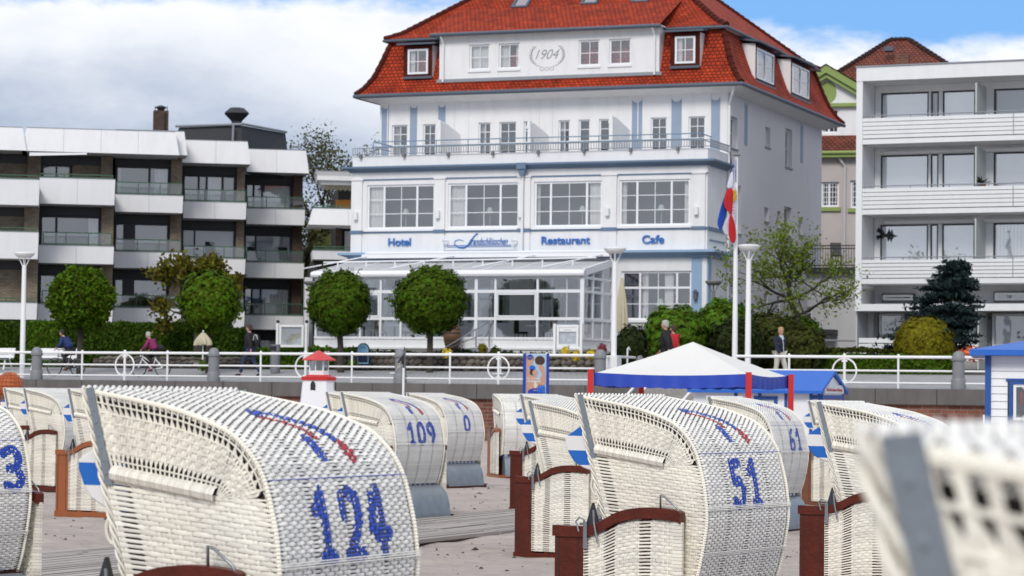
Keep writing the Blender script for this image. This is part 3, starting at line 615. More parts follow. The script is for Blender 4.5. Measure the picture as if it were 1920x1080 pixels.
for i in range(4): j = (i+1) % 4; m.poly([A[i], A[j], B[j], B[i]]); m.poly([A[j], A[i], C[i], C[j]])
m.build('upper_eaves_board', 'stucco_side', hotel)
def gutter(name, pts, r, mt='zinc'): return MB().tube(pts, r, 8).build(name, mt, hotel)
A = L_(-.04, z_e-.02); gutter('gutter', [A[3], A[0], A[1], A[2]], .09)
A = L_(.88, z_cb-.06); gutter('gutter', [A[3], A[0], A[1], A[2]], .06)
m = MB(); A = L_(.02, z_e-.06); B = loop(XL, 0, TD, BD, z_e-.30)
for i in range(4): j = (i+1) % 4; m.poly([A[j], A[i], B[i], B[j]])
m.build('soffit', 'stucco', hotel)
# ridge and hip tiles
m = MB()
def hip(p, q, n, r=.13):
    p, q = Vector(p), Vector(q); d = (q-p)/n
    for i in range(n): m.tube([p+d*i, p+d*(i+1.15)], [r*1.12, r*.85], 7)
seq = [L_(0, z_e+.05), L_(.30, z_e+.05+hm*.13), L_(.58, z_e+hm*.33), L_(.82, z_e+hm*.58), L_(1.02, z_e+hm*.82), L_(1.2, z_cb)]
for c_ in (0, 1, 2, 3):
    for A, B in zip(seq, seq[1:]): hip(A[c_], B[c_], max(1, int((Vector(B[c_])-Vector(A[c_])).length/.3)))
    hip(L_(.92, z_cb+.02)[c_], L_(1.5, z_cb+.31)[c_], 2); hip(L_(1.5, z_cb+.31)[c_], L_(5.7, z_cb+.31+4.2*rise)[c_], 22)
m.build('hip_tile', 'roof_tile', hotel)
# skylights
def skylight(px, w_, py):
    # on the front slope of the upper roof
    best = None
    for i in range(400):
        k = 1.5+i*.01; y = TD-.8+k; z = z_cb+.31+(k-1.5)*rise; x, zq = H.p(px, py, y)
        if best is None or abs(zq-z) < best[0]: best = (abs(zq-z), x, y, z)
    _, x, y, z = best; dy, dz = math.cos(R(38)), math.sin(R(38)); n = Vector((0, -dz, dy))
    def P(a, b, h): return (x+a, y+b*dy+n.y*h, z+b*dz+n.z*h)
    m = MB(); L2 = 1.2
    for (a0, a1, b0, b1) in ((0, .1, 0, L2), (w_-.1, w_, 0, L2), (.1, w_-.1, 0, .12), (.1, w_-.1, L2-.1, L2)):
        m.add([P(a0, b0, 0), P(a1, b0, 0), P(a1, b1, 0), P(a0, b1, 0), P(a0, b0, .1), P(a1, b0, .1), P(a1, b1, .1), P(a0, b1, .1)], [(4, 5, 6, 7), (0, 1, 5, 4), (1, 2, 6, 5), (2, 3, 7, 6), (3, 0, 4, 7)])
    o = m.build('skylight', 'zinc', hotel); MB().poly([P(.1, .1, .06), P(w_-.1, .1, .06), P(w_-.1, L2-.1, .06), P(.1, L2-.1, .06)]).build('pane', 'glass_bright', o)
skylight(958, .75, 17); skylight(1088, .75, 11); skylight(1183, .75, 7)
# central dormer
cx0 = H.p(824, 110, TD-.42)[0]; cx1 = H.p(1236, 110, TD-.42)[0]; cz0 = H.p(1030, 141, TD-.42)[1]; cy = TD-.42
dw = [H.rect(880, 86, 918, 130, cy), H.rect(935, 83, 974, 128, cy), H.rect(1085, 77, 1124, 121, cy), H.rect(1142, 74, 1183, 119, cy)]
zdt = H.p(1000, 79, cy)[1]; zdb = H.p(1000, 127, cy)[1]; dw = [(a, b, zdb, zdt) for a, b, c, d in dw]
m = MB(); m.wall(cx0, cx1, cz0-.1, z_cb-.05, cy, dw, .16); m.poly([(cx0, cy, cz0-.1), (cx0, cy, z_cb), (cx0, cy+2.2, z_cb), (cx0, cy+2.2, cz0-.1)]); m.poly([(cx1, cy, cz0-.1), (cx1, cy+2.2, cz0-.1), (cx1, cy+2.2, z_cb), (cx1, cy, z_cb)])
m.build('dormer_wall', 'stucco', hotel)
m = MB(); m.box(cx0-.1, cx1+.12, cy-.06, cy+.0, cz0-.16, cz0-.02); m.build('dormer_flashing', 'lead', hotel)
for i, (a, b, c, d) in enumerate(dw): window(hotel, a, b, c, d, cy+.09, fw=.075, bars=(.5,), hbars=(.5,), curtain=[(0, 1)] if i == 0 else ([(0, .45), (.75, 1)] if i == 1 else None), dep=.6)
for a, b, c, d in dw: MB().box(a-.05, b+.05, cy-.05, cy+.12, c-.1, c-.004).build('window_ledge', 'white_paint', hotel)
A0 = H.p(815, 72, cy-.35)[0]; m = MB(); m.box(cx0-.3, cx1+.15, cy-.32, cy+.4, z_cb-.02, z_cb+.02); m.build('dormer_eaves', 'stucco', hotel)
m = MB(); e0 = cy-.38; kk = 3.0; m.add([(cx0-.3, e0, z_cb+.03), (cx1+.15, e0, z_cb+.03), (cx1+.15, TD-.8+kk, z_cb+.33+(kk-1.5)*rise), (cx0-.3, TD-.8+kk, z_cb+.33+(kk-1.5)*rise), (cx0-.3, e0, z_cb-.02), (cx1+.15, e0, z_cb-.02)], [(0, 1, 2, 3), (4, 5, 1, 0)], [(0, 0), (cx1-cx0, 0), (cx1-cx0, 2.2), (0, 2.2), (0, 0), (1, 0)]); m.build('dormer_tiles', 'roof_tile', hotel)
gutter('gutter', [(cx0-.3, cy-.36, z_cb-.03), (cx1+.15, cy-.36, z_cb-.03)], .085)
a, z = H.p(1004, 111.5, cy); b, _ = H.p(1049, 111.5, cy); text(hotel, '1904', a, b, z, cy-.01, 'lettering_grey', h=.40, ext=.004, shear=.4, bold=-.008, name='year_lettering')
wm = MB(); rnd = random.Random(2)
cxm, czm = H.p(1026, 104, cy)
for sgn in (-1, 1):
    pts = [(cxm+sgn*(.22+.52*math.sin(t)), cy-.012, czm-.46*math.cos(t)) for t in [R(5+i*12) for i in range(12)]]
    wm.tube(pts, .007, 4)
    for i, p in enumerate(pts[3:]):
        for s2 in (-1, 1):
            q = (p[0]+s2*.07, p[1], p[2]+.07); wm.tube([p, ((p[0]+q[0])/2+s2*.01, p[1], (p[2]+q[2])/2), q], [.004, .017, .003], 4)
for k in range(3): wm.tube([(cxm-.22+k*.22+.09*math.cos(t*.7), cy-.012, czm-.56+.07*math.sin(t*.7)) for t in range(10)], .007, 4, closed=False)
wm.build('wreath_ornament', 'lettering_grey', hotel)
for px in (830, 1226):
    x, _ = H.p(px, 100, cy-.1); m = MB(); m.tube([(x, cy-.36, z_cb-.08), (x+.03, cy-.12, z_cb-.4), (x+.03, cy-.12, cz0-.15)], .045, 8); m.build('rain_pipe', 'white_paint', hotel)
# flank dormers
def dormer(px0, px1, pyt, pyb, d, two=False, isside=False):
    F_ = S if isside else H; a, b, z0, z1 = F_.rect(px0, pyt, px1, pyb, d); o = []
    m = MB(); e = .20; m.wall(a-e, b+e, z0-.12, z1+.14, d-.02, [(a, b, z0, z1)], .1); o.append(m.build('dormer_face', 'roof_tile', hotel))
    m = MB(); m.add([(a-e, d-.02, z0-.12), (a-e, d-.02, z1+.14), (a-e, d+1.6, z1+.2), (a-e, d+1.2, z0-.12)], [(0, 1, 2, 3)]); m.add([(b+e, d-.02, z0-.12), (b+e, d-.02, z1+.14), (b+e, d+1.6, z1+.2), (b+e, d+1.2, z0-.12)], [(3, 2, 1, 0)]); o.append(m.build('dormer_cheek', 'stucco', hotel))
    m = MB(); m.add([(a-e-.22, d-.3, z1+.16), (b+e+.22, d-.3, z1+.16), (b+e+.15, d+1.8, z1+.45), (a-e-.15, d+1.8, z1+.45), (a-e-.22, d-.3, z1+.24), (b+e+.22, d-.3, z1+.24), (b+e+.15, d+1.8, z1+.52), (a-e-.15, d+1.8, z1+.52)], [(0, 3, 2, 1), (4, 5, 6, 7), (0, 1, 5, 4), (1, 2, 6, 5), (3, 0, 4, 7)]); m.box(a-e, b+e, d-.08, d, z0-.2, z0-.1); o.append(m.build('dormer_roof', 'zinc', hotel))
    o.append(window(hotel, a, b, z0, z1, d-.02, cols=(0, .5, 1) if two else (0, 1), fw=.085, bars=() if two else (.5,), hbars=(.5,), dep=.5, curtain=[(0, .3)]))
    if isside:
        for q in o: side(q)
dormer(765, 803, 92, 139, TD-.35); dormer(1266, 1304, 68, 119, TD-.35)
dormer(1418, 1450, 96, 153, -.35, True, True); dormer(1484, 1516, 125, 180, -.35, True, True)
# rain pipe at the building corner
m = MB(); m.tube([(.5, TD-.7, z_e-.05), (.35, TD-.5, z_e-.35), (.08, TD-.05, z_e-.8), (.08, TD-.05, 2.6)], .055, 8); m.build('rain_pipe', 'stucco', hotel)
# wires on the side
m = MB()
for k in range(3): m.tube([(.05, TD+.1+.05*k, z_par+.4), (.07, TD+.25+.1*k, z_par-.6), (.05, TD+.2, z_par-1.6)], .012, 4)
m.build('cable', 'dark_frame', hotel)
# ---- conservatory
CDp = -3.5
def cf(px, py, d=CDp): return H.p(px, py, d)
cxl = cf(590, 580)[0]; cxr = cf(1093, 580)[0]
zb_ = cf(1000, 636)[1]; zt_ = cf(1000, 519)[1]; ztr = cf(1000, 546)[1]; zm_ = cf(1000, 597.5)[1]; zroof0 = cf(1000, 506)[1]; zroof1 = z_c2b-.25; zfl = cf(1000, 652)[1]
print('cons', cxl, cxr, zb_, zt_, zroof0, zroof1)
cons = thing('conservatory', 'white framed glass conservatory with glazed lean-to roof before the hotel ground floor', 'conservatory', H.o, H.a)
m = MB(); m.box(cxl, cxr, CDp-.05, -.16, ZG-.6, zfl-.08); m.box(cxl-.06, cxr+.06, CDp-.12, -.165, zfl-.08, zfl); m.build('plinth', 'stucco', cons)
MB().box(cxl, cxr, CDp, -.16, zfl+.0, zb_-.04).build('floor_edge', 'panel_white', cons)
posts = [593, 636, 676, 714, 752, 852, 893, 929, 1008, 1091]
m = MB(); fy = CDp
px_x = [cf(p, 580)[0] for p in posts]
for i, x in enumerate(px_x):
    w_ = .13 if posts[i] in (893, 1091) else .085; m.box(x-w_/2, x+w_/2, fy-.04, fy+.06, zb_, zt_)
for z, t in ((zb_+.03, .1), (zm_, .11), (ztr, .12), (zt_-.03, .1)): m.box(cxl, cxr, fy-.03, fy+.05, z-t/2, z+t/2)
for i in (1, 2, 7):
    a, b = px_x[i], px_x[i+1]; m.box(a+.1, b-.1, fy-.045, fy+.03, zm_+.06, zm_+.13); m.box(a+.1, b-.1, fy-.045, fy+.03, ztr-.14, ztr-.07); m.box(a+.05, a+.12, fy-.045, fy+.03, zm_+.06, ztr-.07); m.box(b-.12, b-.05, fy-.045, fy+.03, zm_+.06, ztr-.07)
m.box((px_x[8]+px_x[9])/2+.3-.012, (px_x[8]+px_x[9])/2+.312, fy-.01, fy+.02, zm_, zt_)
m.build('front_frame', 'window_white', cons)
MB().poly([(cxl, fy+.01, zb_), (cxr, fy+.01, zb_), (cxr, fy+.01, zt_), (cxl, fy+.01, zt_)]).build('front_glazing', 'glass_cons', cons)
m = MB()
for i in range(4):
    y = fy+.0+i*(abs(CDp)-.2)/3; m.box(cxr-.05, cxr+.05, y-.05, y+.05, zb_, zt_+.1+.42*i/3)
for z, t in ((zb_+.03, .1), (zm_, .11), (ztr, .12), (zt_-.03, .1)): m.box(cxr-.04, cxr+.04, fy, -.2, z-t/2, z+t/2)
m.build('side_frame', 'window_white', cons)
for q in (cxr, cxl): MB().poly([(q, fy, zb_), (q, -.2, zb_), (q, -.2, zroof1-.1), (q, fy, zt_)]).build('side_glazing', 'glass_cons', cons)
m = MB(); m.tube([(cxl-.1, fy-.12, zt_+.12), (cxr+.1, fy-.12, zt_+.12)], .13, 10); m.box(cxl-.05, cxr+.05, fy-.1, fy+.08, zt_+.0, zt_+.28); m.build('gutter_beam', 'white_paint', cons)
m = MB(); m.add([(cxr-.03, fy-.1, zt_+.02), (cxr+.1, fy-.1, zt_+.02), (cxr+.1, -.17, zroof1-.1), (cxr-.03, -.17, zroof1-.1), (cxr-.03, fy-.1, zt_+.3), (cxr+.1, fy-.1, zt_+.3), (cxr+.1, -.17, zroof1+.2), (cxr-.03, -.17, zroof1+.2)], [(0, 3, 2, 1), (4, 5, 6, 7), (0, 1, 5, 4), (1, 2, 6, 5), (2, 3, 7, 6), (3, 0, 4, 7)])
nR = 8
for i in range(nR):
    x = cxl+(cxr-cxl)*i/nR; m.tube([(x+.04, fy, zt_+.28), (x+.04, -.2, zroof1+.16)], .022, 5)
m.build('roof_rafter', 'white_paint', cons)
MB().poly([(cxl, fy, zt_+.27), (cxr, fy, zt_+.27), (cxr, -.17, zroof1+.15), (cxl, -.17, zroof1+.15)]).build('roof_glazing', 'awning_fabric', cons)
m = MB(); m.box(cxl+.8, cxr+.1, -.75, -.45, zroof1+.28, zroof1+.44); m.tube([(cxl-.35, -2.0, zroof1+.05), (cxr+.0, -2.0, zroof1+.16)], .035, 6); m.tube([(cxl+.9, -.6, zroof1+.5), (cxr+.1, -.6, zroof1+.5)], .05, 6)
for f0 in (.0, .38, .72, 1.0):
    x1 = cxl+1.2+(cxr-cxl-1.2)*f0; m.tube([(x1, -.5, zroof1+.42), (x1-1.9, -3.2, zt_+.40)], .03, 5)
for i in range(9):
    x = cxl+.3+i*(cxr-cxl)/9; m.tube([(x, -2.0, zroof1-.15), (x, -2.0, zroof1+.08)], .03, 5)
m.build('awning_rail', 'white_paint', cons)
MB().poly([(cxl+.01, fy+.02, zfl+.16), (cxr-.01, fy+.02, zfl+.16), (cxr-.01, -.17, zfl+.16), (cxl+.01, -.17, zfl+.16)]).build('inner_floor', 'steps_stone', cons)
# furniture seen through the glass
def dchair(x, y, rot, colr, label):
    p = H.W(x, y, zfl+.16); t = thing('dining_chair', label, 'chair', p, H.a+rot, 'dining chairs in the conservatory')
    MB().box(-.22, .22, -.22, .22, .42, .5).build('seat', colr, t); MB().prism([(-.21, .5), (.21, .5), (.2, 1.0), (.12, 1.04), (-.12, 1.04), (-.2, 1.0)], .17, .23).build('backrest', colr, t)
    for sx in (-1, 1):
        for sy in (-1, 1): MB().tube([(sx*.18, sy*.18, .42), (sx*.2, sy*.2, 0)], [.022, .015], 6).build('leg', 'dark_frame', t)
def dtable(x, y, label):
    p = H.W(x, y, zfl+.16); t = thing('dining_table', label, 'table', p, H.a, 'dining tables in the conservatory')
    m = MB(); m.lathe([(.42, 0), (.42, .04)], (0, 0, .72), 20); m.build('tabletop', 'white_paint', t); m = MB(); m.lathe([(.25, 0), (.05, .05), (.04, .7)], (0, 0, 0), 12); m.build('pedestal', 'dark_frame', t)
xs = [(px_x[1]+px_x[2])/2, px_x[2]+.9, (px_x[7]+px_x[8])/2+.3, px_x[8]+.9]
for i, x in enumerate(xs):
    dtable(x, CDp+1.4, ['white round table in the conservatory between the two clipped trees at its west end', 'white round table just inside the glass beside the entrance steps', 'white round table behind the wide pane next to the handrail', 'white round table behind the menu board'][i])
    for k, (dx, rr) in enumerate(((-.62, R(90)), (.62, R(-90)))):
        dchair(x+dx, CDp+1.35, rr, 'beige_cloth' if (i+k) % 2 else 'dark_cloth', ('pale' if (i+k) % 2 else 'dark')+' high-backed dining chair '+('west' if k == 0 else 'east')+' of the '+['first', 'second', 'third', 'fourth'][i]+' table inside the conservatory')
# entrance steps, handrail, cheek wall
sx0, sx1 = cf(765, 645)[0], cf(905, 645)[0]; st = thing('entrance_steps', 'broad grey stone steps up to the conservatory entrance', 'steps', H.o, H.a)
m = MB()
for i in range(5): m.box(sx0-.1*i, sx1, CDp-.35-.34*i, CDp-.13, ZG-.6, zfl-.05-.15*i)
m.build('stone_step', 'steps_stone', st)
m = MB(); xh = sx1+.35; m.box(xh-.2, xh+.6, CDp-1.6, CDp-.13, ZG-.6, zfl-.05); m.build('cheek_wall', 'stucco_side', st)
m = MB(); top = (xh-.1, CDp-.3, zfl+.95); bot = (xh-1.2, CDp-1.8, zfl-.05)
m.tube([bot, top, (xh+.05, CDp-.3, zfl+.95), (xh+.05, CDp-.3, zfl)], .03, 6); m.tube([(xh-.35, CDp-.7, zfl), (xh-.35, CDp-.7, zfl+.68)], .025, 6); m.tube([(bot[0]+.05, bot[1]+.3, bot[2]), (xh-.2, CDp-.4, zfl+.5)], .018, 5); m.build('handrail', 'steel', st)
b_ = thing('wooden_barrel', 'old wooden barrel standing in the hotel entrance', 'barrel', H.W(cf(862, 600)[0]-.1, CDp-.5, zfl-.05)); 
MB().lathe([(.25, 0), (.33, .25), (.36, .45), (.33, .65), (.25, .9)], (0, 0, 0), 18).build('stave_body', 'barrel', b_); m = MB()
for z, r in ((.15, .305), (.3, .345), (.6, .345), (.75, .305)): m.lathe([(r, -.02), (r, .02)], (0, 0, z), 18)
m.build('hoop', 'dark_frame', b_)
# ------------------------------------------------------------------ terraced apartment block (west of the hotel)
A = Fr(215, 126, R(10)); GZ = 2.6
blk = thing('terraced_apartments', 'stepped white balcony apartment block with dark windows and brick piers beyond the hedge', 'apartment block', A.o, A.a)
# column: px0, px1, plane depth, [(top, bottom) of each white parapet from above], kind of glazing per storey from above
colsA = [
 (-95, 72, -8.0, [(335, 383), (434, 484), (567, 598)], 0),
 (72, 214, -5.2, [(335, 383), (461, 494), (571, 603)], 1),
 (214, 342, 0, [(366, 398), (473, 503), (578, 608)], 2),
 (342, 461, 2.6, [(379, 410), (485, 513), (583, 615)], 3),
 (461, 571, 6.0, [(392, 421), (493, 521), (592, 618)], 4)]
roofA = {2: (245, 290), 3: (264, 307), 4: (281, 324), 1: (245, 288), 0: (245, 286)}
body = MB()
def balcony(root, fr, x0, x1, z0, z1, d, dep=1.5, splay=.02, mt='fascia_white', rail=True, name='balcony'):
    m = MB(); s = splay
    # a tray: outer faces lean, thin top rim, soffit
    vs = [(x0+s, d+s, z0), (x1-s, d+s, z0), (x1-s, d+dep, z0), (x0+s, d+dep, z0), (x0, d, z1), (x1, d, z1), (x1, d+dep, z1), (x0, d+dep, z1), (x0+.1, d+.1, z1), (x1-.1, d+.1, z1), (x1-.1, d+dep, z1), (x0+.1, d+dep, z1), (x0+.1, d+.1, z0+.2), (x1-.1, d+.1, z0+.2), (x1-.1, d+dep, z0+.2), (x0+.1, d+dep, z0+.2)]
    m.add(vs, [(0, 1, 5, 4), (1, 2, 6, 5), (3, 0, 4, 7), (0, 3, 2, 1), (4, 5, 9, 8), (5, 6, 10, 9), (7, 4, 8, 11), (8, 9, 13, 12), (9, 10, 14, 13), (11, 8, 12, 15), (12, 13, 14, 15)])
    b = m.build(name, mt, root)
    cap = MB(); cap.box(x0-.01, x1+.01, d-.015, d+.11, z1+.002, z1+.03); cap.build('coping_strip', 'lead', b)
    sm = MB(); n = max(1, round((x1-x0)/1.7))
    for i in range(1, n): x = x0+(x1-x0)*i/n; sm.add([(x-.006, d-.004, z1), (x+.006, d-.004, z1), (x+.006, d+s-.004, z0), (x-.006, d+s-.004, z0)], [(0, 3, 2, 1)])
    if n > 1: sm.build('panel_joint', 'lead', b)
    return b
def greenrail(root, x0, x1, z, d, glass=True, h=.62):
    m = MB()
    for zz_ in (z+.08, z+h): m.box(x0, x1, d+.05, d+.09, zz_-.025, zz_+.025)
    n = 3
    for i in range(n+1): x = x0+(x1-x0-.04)*i/n; m.box(x, x+.04, d+.05, d+.09, z, z+h-.026)
    o = m.build('railing', 'green_metal', root)
    if glass: MB().poly([(x0, d+.07, z+.105), (x1, d+.07, z+.105), (x1, d+.07, z+h-.025), (x0, d+.07, z+h-.025)]).build('railing_glass', 'glass_rail', o)
    return o
rnd = random.Random(11)
for ci, (p0, p1, d, rows, k) in enumerate(colsA):
    pm_ = (p0+p1)/2; x0 = A.p(p0, 450, d)[0]; x1 = A.p(p1, 450, d)[0]
    zs = [(A.p(pm_, b, d)[1], A.p(pm_, t, d)[1]) for t, b in rows]
    rt = roofA[ci]; dr = max(d, -.6); zr0 = A.p(max(pm_, 60), rt[1], dr)[1]; zr1 = A.p(max(pm_, 60), rt[0], dr)[1]
    yb = d+1.55; ztop = zr0+.2; top_d = yb if ci > 1 else max(yb, .9)
    # masonry behind the balconies
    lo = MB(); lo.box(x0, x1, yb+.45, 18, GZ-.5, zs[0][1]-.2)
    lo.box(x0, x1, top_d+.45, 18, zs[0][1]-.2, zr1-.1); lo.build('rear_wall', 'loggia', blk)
    for j, (z0, z1) in enumerate(zs): balcony(blk, A, x0, x1, z0, z1, d, 1.9)
    if ci > 1: balcony(blk, A, x0, x1, zr0, zr1, dr-.05, 1.9, -.16, name='roof_fascia'); MB().box(x0+.1, x1-.1, dr+1.6, 17.9, zr1-.15, zr1-.04).build('flat_roof', 'slate', blk)
    # railings
    for j, (z0, z1) in enumerate(zs):
        if ci > 1: greenrail(blk, x0+.05, x1-.05, z1, d)
        elif ci == 1 and j > 0: greenrail(blk, x0+.2, x1-.1, z1, d)
        else: greenrail(blk, x0, x1-.1, z1-.02, d, False, .22)
    # storey openings between parapets: (floor z, ceiling z)
    st_ = []
    tops = [zr0]+[a for a, b in zs]
    bots = [a for a, b in zs]+[GZ-.3]
    for j in range(4):
        zc, zf_ = tops[j], (bots[j]+.15 if j < 3 else GZ-.2)
        yy = top_d if j == 0 else yb
        w_ = x1-x0; pier = .17*w_ if ci != 3 else .13*w_
        pr = MB(); pr.box(x1-pier, x1-.02, yy-.35, yy+.45, zf_, zc+.02); pr.build('brick_pier', 'brick_yellow' if ci != 4 else 'brick_dark', blk)
        dk = MB(); dk.box(x0+.02, x1-pier-.01, yy+.10, yy+.44, zc-.42, zc+.01); dk.build('lintel', 'dark_frame', blk)
        a, b = x0+.04, x1-pier-.02; z0_, z1_ = zf_, zc-.43
        if ci == 0 or (ci == 1 and j == 0):
            window(blk, a, a+(b-a)*.5, z0_, z1_, yy+.2, cols=(0, .5, 1), fw=.1, frame='dark_frame', glass='glass', room='room', dep=1.2)
            b2 = MB(); b2.box(a+(b-a)*.52, b, yy+.1, yy+.44, z0_, z1_); b2.build('brick_pier', 'brick_yellow', blk); continue
        if (ci in (3, 4)) and j == 1:
            w1 = window(blk, a, b, z0_, z1_, yy+.2, cols=(0, .24, 1), fw=.09, frame='dark_frame', glass='glass_clear', room='shutter_slat', dep=.12)
        else:
            cfg = {1: ((0, .27, 1), [(.80, .98)]), 2: ((0, .62 if j == 0 else .3, 1), [(.02, .1), (.72, .95)] if j == 0 else None), 3: ((0, .3, .45, .75, 1), [(.47, .72)]), 4: ((0, .18, .36, 1), [(.42, .95)] if j != 1 else None)}[ci]
            window(blk, a, b, z0_, z1_, yy+.2, cols=cfg[0], fw=.11, frame='dark_frame', glass='glass', room='room', curtain=cfg[1], dep=1.2)
            if ci == 2 and j > 0 or ci == 3 and j == 0:
                q = MB(); f0, f1 = (.16, .38) if ci == 2 else (.0, .0)
                if f1: q.box(a+(b-a)*f0, a+(b-a)*f1, yy+.12, yy+.17, z0_, z1_); q.build('dark_panel', 'dark_frame', blk)
# long roof band over the first columns
xa = A.p(47, 270, -.6)[0]; xb = A.p(336, 270, -.6)[0]; z0 = A.p(190, 288, -.6)[1]; z1 = A.p(190, 244, -.6)[1]
b = MB(); b.prism([(xa+.0, z0), (xa+.7, z0), (xa+.7, z1), (xa+.22, z1)], -.8, 1.2); balcony(blk, A, xa+.05, xb-.2, z0, z1, -.75, 2.4, -.2, name='roof_fascia'); MB().box(xa+.2, xb-.3, .9, 17.95, z1-.35, z1-.2).build('flat_roof', 'slate', blk)
balcony(blk, A, xa-6, xa-.12, z0, z1-.02, -.9, 2.4, -.2, name='roof_fascia')
x_, z_ = A.p(168, 291, -3); m = MB(); m.add([(A.p(55, 296, -3)[0], -3.0, z0-.42), (A.p(163, 292, -1)[0], -1.0, z0-.10), (A.p(163, 292, -1)[0], -.9, z0-.01), (A.p(55, 296, -3)[0], -2.9, z0-.25)], [(0, 1, 2, 3)]); m.build('rolled_awning', 'white_paint', blk)
# penthouse, chimney and vent on the roof
dP = 5.5; xa, _ = A.p(336, 260, dP); xb, _ = A.p(455, 260, dP); xc, _ = A.p(553, 260, dP+.5); z0 = A.p(455, 290, dP)[1]-1; z1a = A.p(336, 238, dP)[1]; z1b = A.p(455, 234, dP)[1]; z1c = A.p(547, 247, dP+2)[1]
m = MB(); m.add([(xa, dP, z0), (xb, dP, z0), (xc, dP+2.5, z0), (xc-.4, 17, z0), (xa, 17, z0), (xa, dP+.3, z1a), (xb-.05, dP+.3, z1b), (xc-.3, dP+2.9, z1c), (xc-.5, 17, z1c), (xa, 17, z1a)], [(0, 1, 6, 5), (1, 2, 7, 6), (2, 3, 8, 7), (3, 4, 9, 8), (4, 0, 5, 9), (5, 6, 7, 8, 9)]); m.build('penthouse', 'slate', blk)
m = MB(); m.tube([(xa-.2, dP+.2, z1a+.05), (xb-.05, dP+.2, z1b+.05)], .07, 6); m.tube([(xb-.05, dP+.2, z1b+.08), (xc-.25, dP+2.85, z1c+.06)], .07, 6); m.tube([(xb-.5, dP-.05, z1b), (xb-.55, dP-.1, z0)], .06, 6); m.build('roof_edge', 'lead', blk)
xw0, xw1, zw0_, zw1_ = A.rect(487, 271, 510, 281, dP+.9); 
x0, x1, z0, z1 = A.rect(288, 207, 316, 250, 6); m = MB(); m.box(x0, x1, 6, 6.9, z0-1, z1); m.build('chimney', 'brick_dark', blk)
m = MB(); m.lathe([(.16, 0), (.2, .12), (.28, .16), (.28, .22), (.1, .3)], ((x0+x1)/2, 6.4, z1), 12); m.tube([(x1-.2, 5.95, z0), (x1-.2, 5.95, z1-.1)], .05, 6)
for s_ in (.1, .9): m.tube([(x0+(x1-x0)*s_, 6.2, z1), (x0+(x1-x0)*s_, 6.2, z1+.25)], .02, 4)
m.build('chimney_cowl', 'dark_frame', blk)
x0, x1, z0, z1 = A.rect(421, 200, 470, 234, 8); cx_ = (x0+x1)/2; r = (x1-x0)/2; h = z1-z0
m = MB(); m.lathe([(r*.42, -.5), (r*.42, h*.25), (r*.5, h*.32), (r, h*.68), (r*.98, h*.74), (r*.55, h*1.0), (.02, h*1.0)], (cx_, 8+r, z0), 8, R(22)); m.build('roof_vent', 'slate', blk)
# small deck chair shapes on the balconies
def bchair(fr, px, py, d, label, col='dark_frame', s=1.0):
    x, z = fr.p(px, py, d); t = thing('balcony_chair', label, 'chair', fr.W(x, d, z), fr.a+R(20), 'chairs on the balconies')
    MB().box(-.25, .25, -.25, .25, .4, .45).build('seat', col, t); m = MB(); m.add([(-.25, .22, .45), (.25, .22, .45), (.25, .42, 1.05), (-.25, .42, 1.05), (-.25, .27, .45), (.25, .27, .45), (.25, .47, 1.05), (-.25, .47, 1.05)], [(0, 1, 2, 3), (7, 6, 5, 4), (0, 4, 5, 1), (2, 6, 7, 3), (0, 3, 7, 4), (1, 5, 6, 2)]); m.build('backrest', col, t)
    for sx in (-.22, .22):
        for sy in (-.22, .22): MB().tube([(sx, sy, .4), (sx*1.1, sy*1.1, 0)], .018, 5).build('leg', col, t)
bchair(A, 399, 491, 4.0, 'dark balcony chair before the closed shutter one bay in from the end balcony')
bchair(A, 478, 500, 7.3, 'dark reclining chair on the end balcony, on the chimney side of its small table'); bchair(A, 536, 500, 7.3, 'dark reclining chair on the end balcony, on the hotel side of its small table')
# ------------------------------------------------------------------ second terraced block glimpsed between the first and the hotel
B2 = Fr(600, 124, R(6)); b2 = thing('rear_apartments', 'partly hidden white balcony block emerging behind the west corner of the hotel', 'apartment block', B2.o, B2.a)
for (pa, pb_, t, b_, sp) in ((591, 720, 322, 346, .3), (586, 720, 392, 423, -.2), (585, 720, 471, 487, .05)):
    x0, x1, z0, z1 = B2.rect(pa, t, pb_, b_, 0); balcony(b2, B2, x0, x1, z0, z1, 0, 3.0, sp)
x0 = B2.p(634, 400, 2.5)[0]; x1 = B2.p(720, 400, 2.5)[0]; zt = B2.p(620, 323, 0)[1]
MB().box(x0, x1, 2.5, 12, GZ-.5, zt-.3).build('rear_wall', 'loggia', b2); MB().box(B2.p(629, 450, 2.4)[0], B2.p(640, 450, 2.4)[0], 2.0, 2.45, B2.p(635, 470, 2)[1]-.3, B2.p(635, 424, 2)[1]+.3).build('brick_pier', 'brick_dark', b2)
MB().box(B2.p(646, 450, 2.4)[0], x1, 2.3, 2.45, B2.p(650, 470, 2)[1], B2.p(650, 433, 2)[1]).build('pale_screen', 'grey_render', b2)
z = B2.p(610, 470, 0)[1]; greenrail(b2, B2.p(588, 470, 0)[0], x1, z, 0, False, .2); z = B2.p(610, 392, 0)[1]; greenrail(b2, B2.p(588, 392, 0)[0], x1, z, 0, False, .18)
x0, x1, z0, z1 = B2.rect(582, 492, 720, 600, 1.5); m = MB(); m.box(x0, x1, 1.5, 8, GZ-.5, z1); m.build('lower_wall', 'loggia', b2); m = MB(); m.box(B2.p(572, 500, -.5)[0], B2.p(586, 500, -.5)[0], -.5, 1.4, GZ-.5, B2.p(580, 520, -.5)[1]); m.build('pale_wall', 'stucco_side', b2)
x, _ = B2.p(648, 352, .8); z = B2.p(648, 347, .8)[1]; m = MB()
for i in range(9): xx_ = x-1.0+i*.22; m.prism([(xx_, z), (xx_+.2, z), (xx_+.2, z-.22), (xx_+.1, z-.3), (xx_, z-.22)], .8, .83)
m.build('awning_valance', 'umbrella_cream', b2)
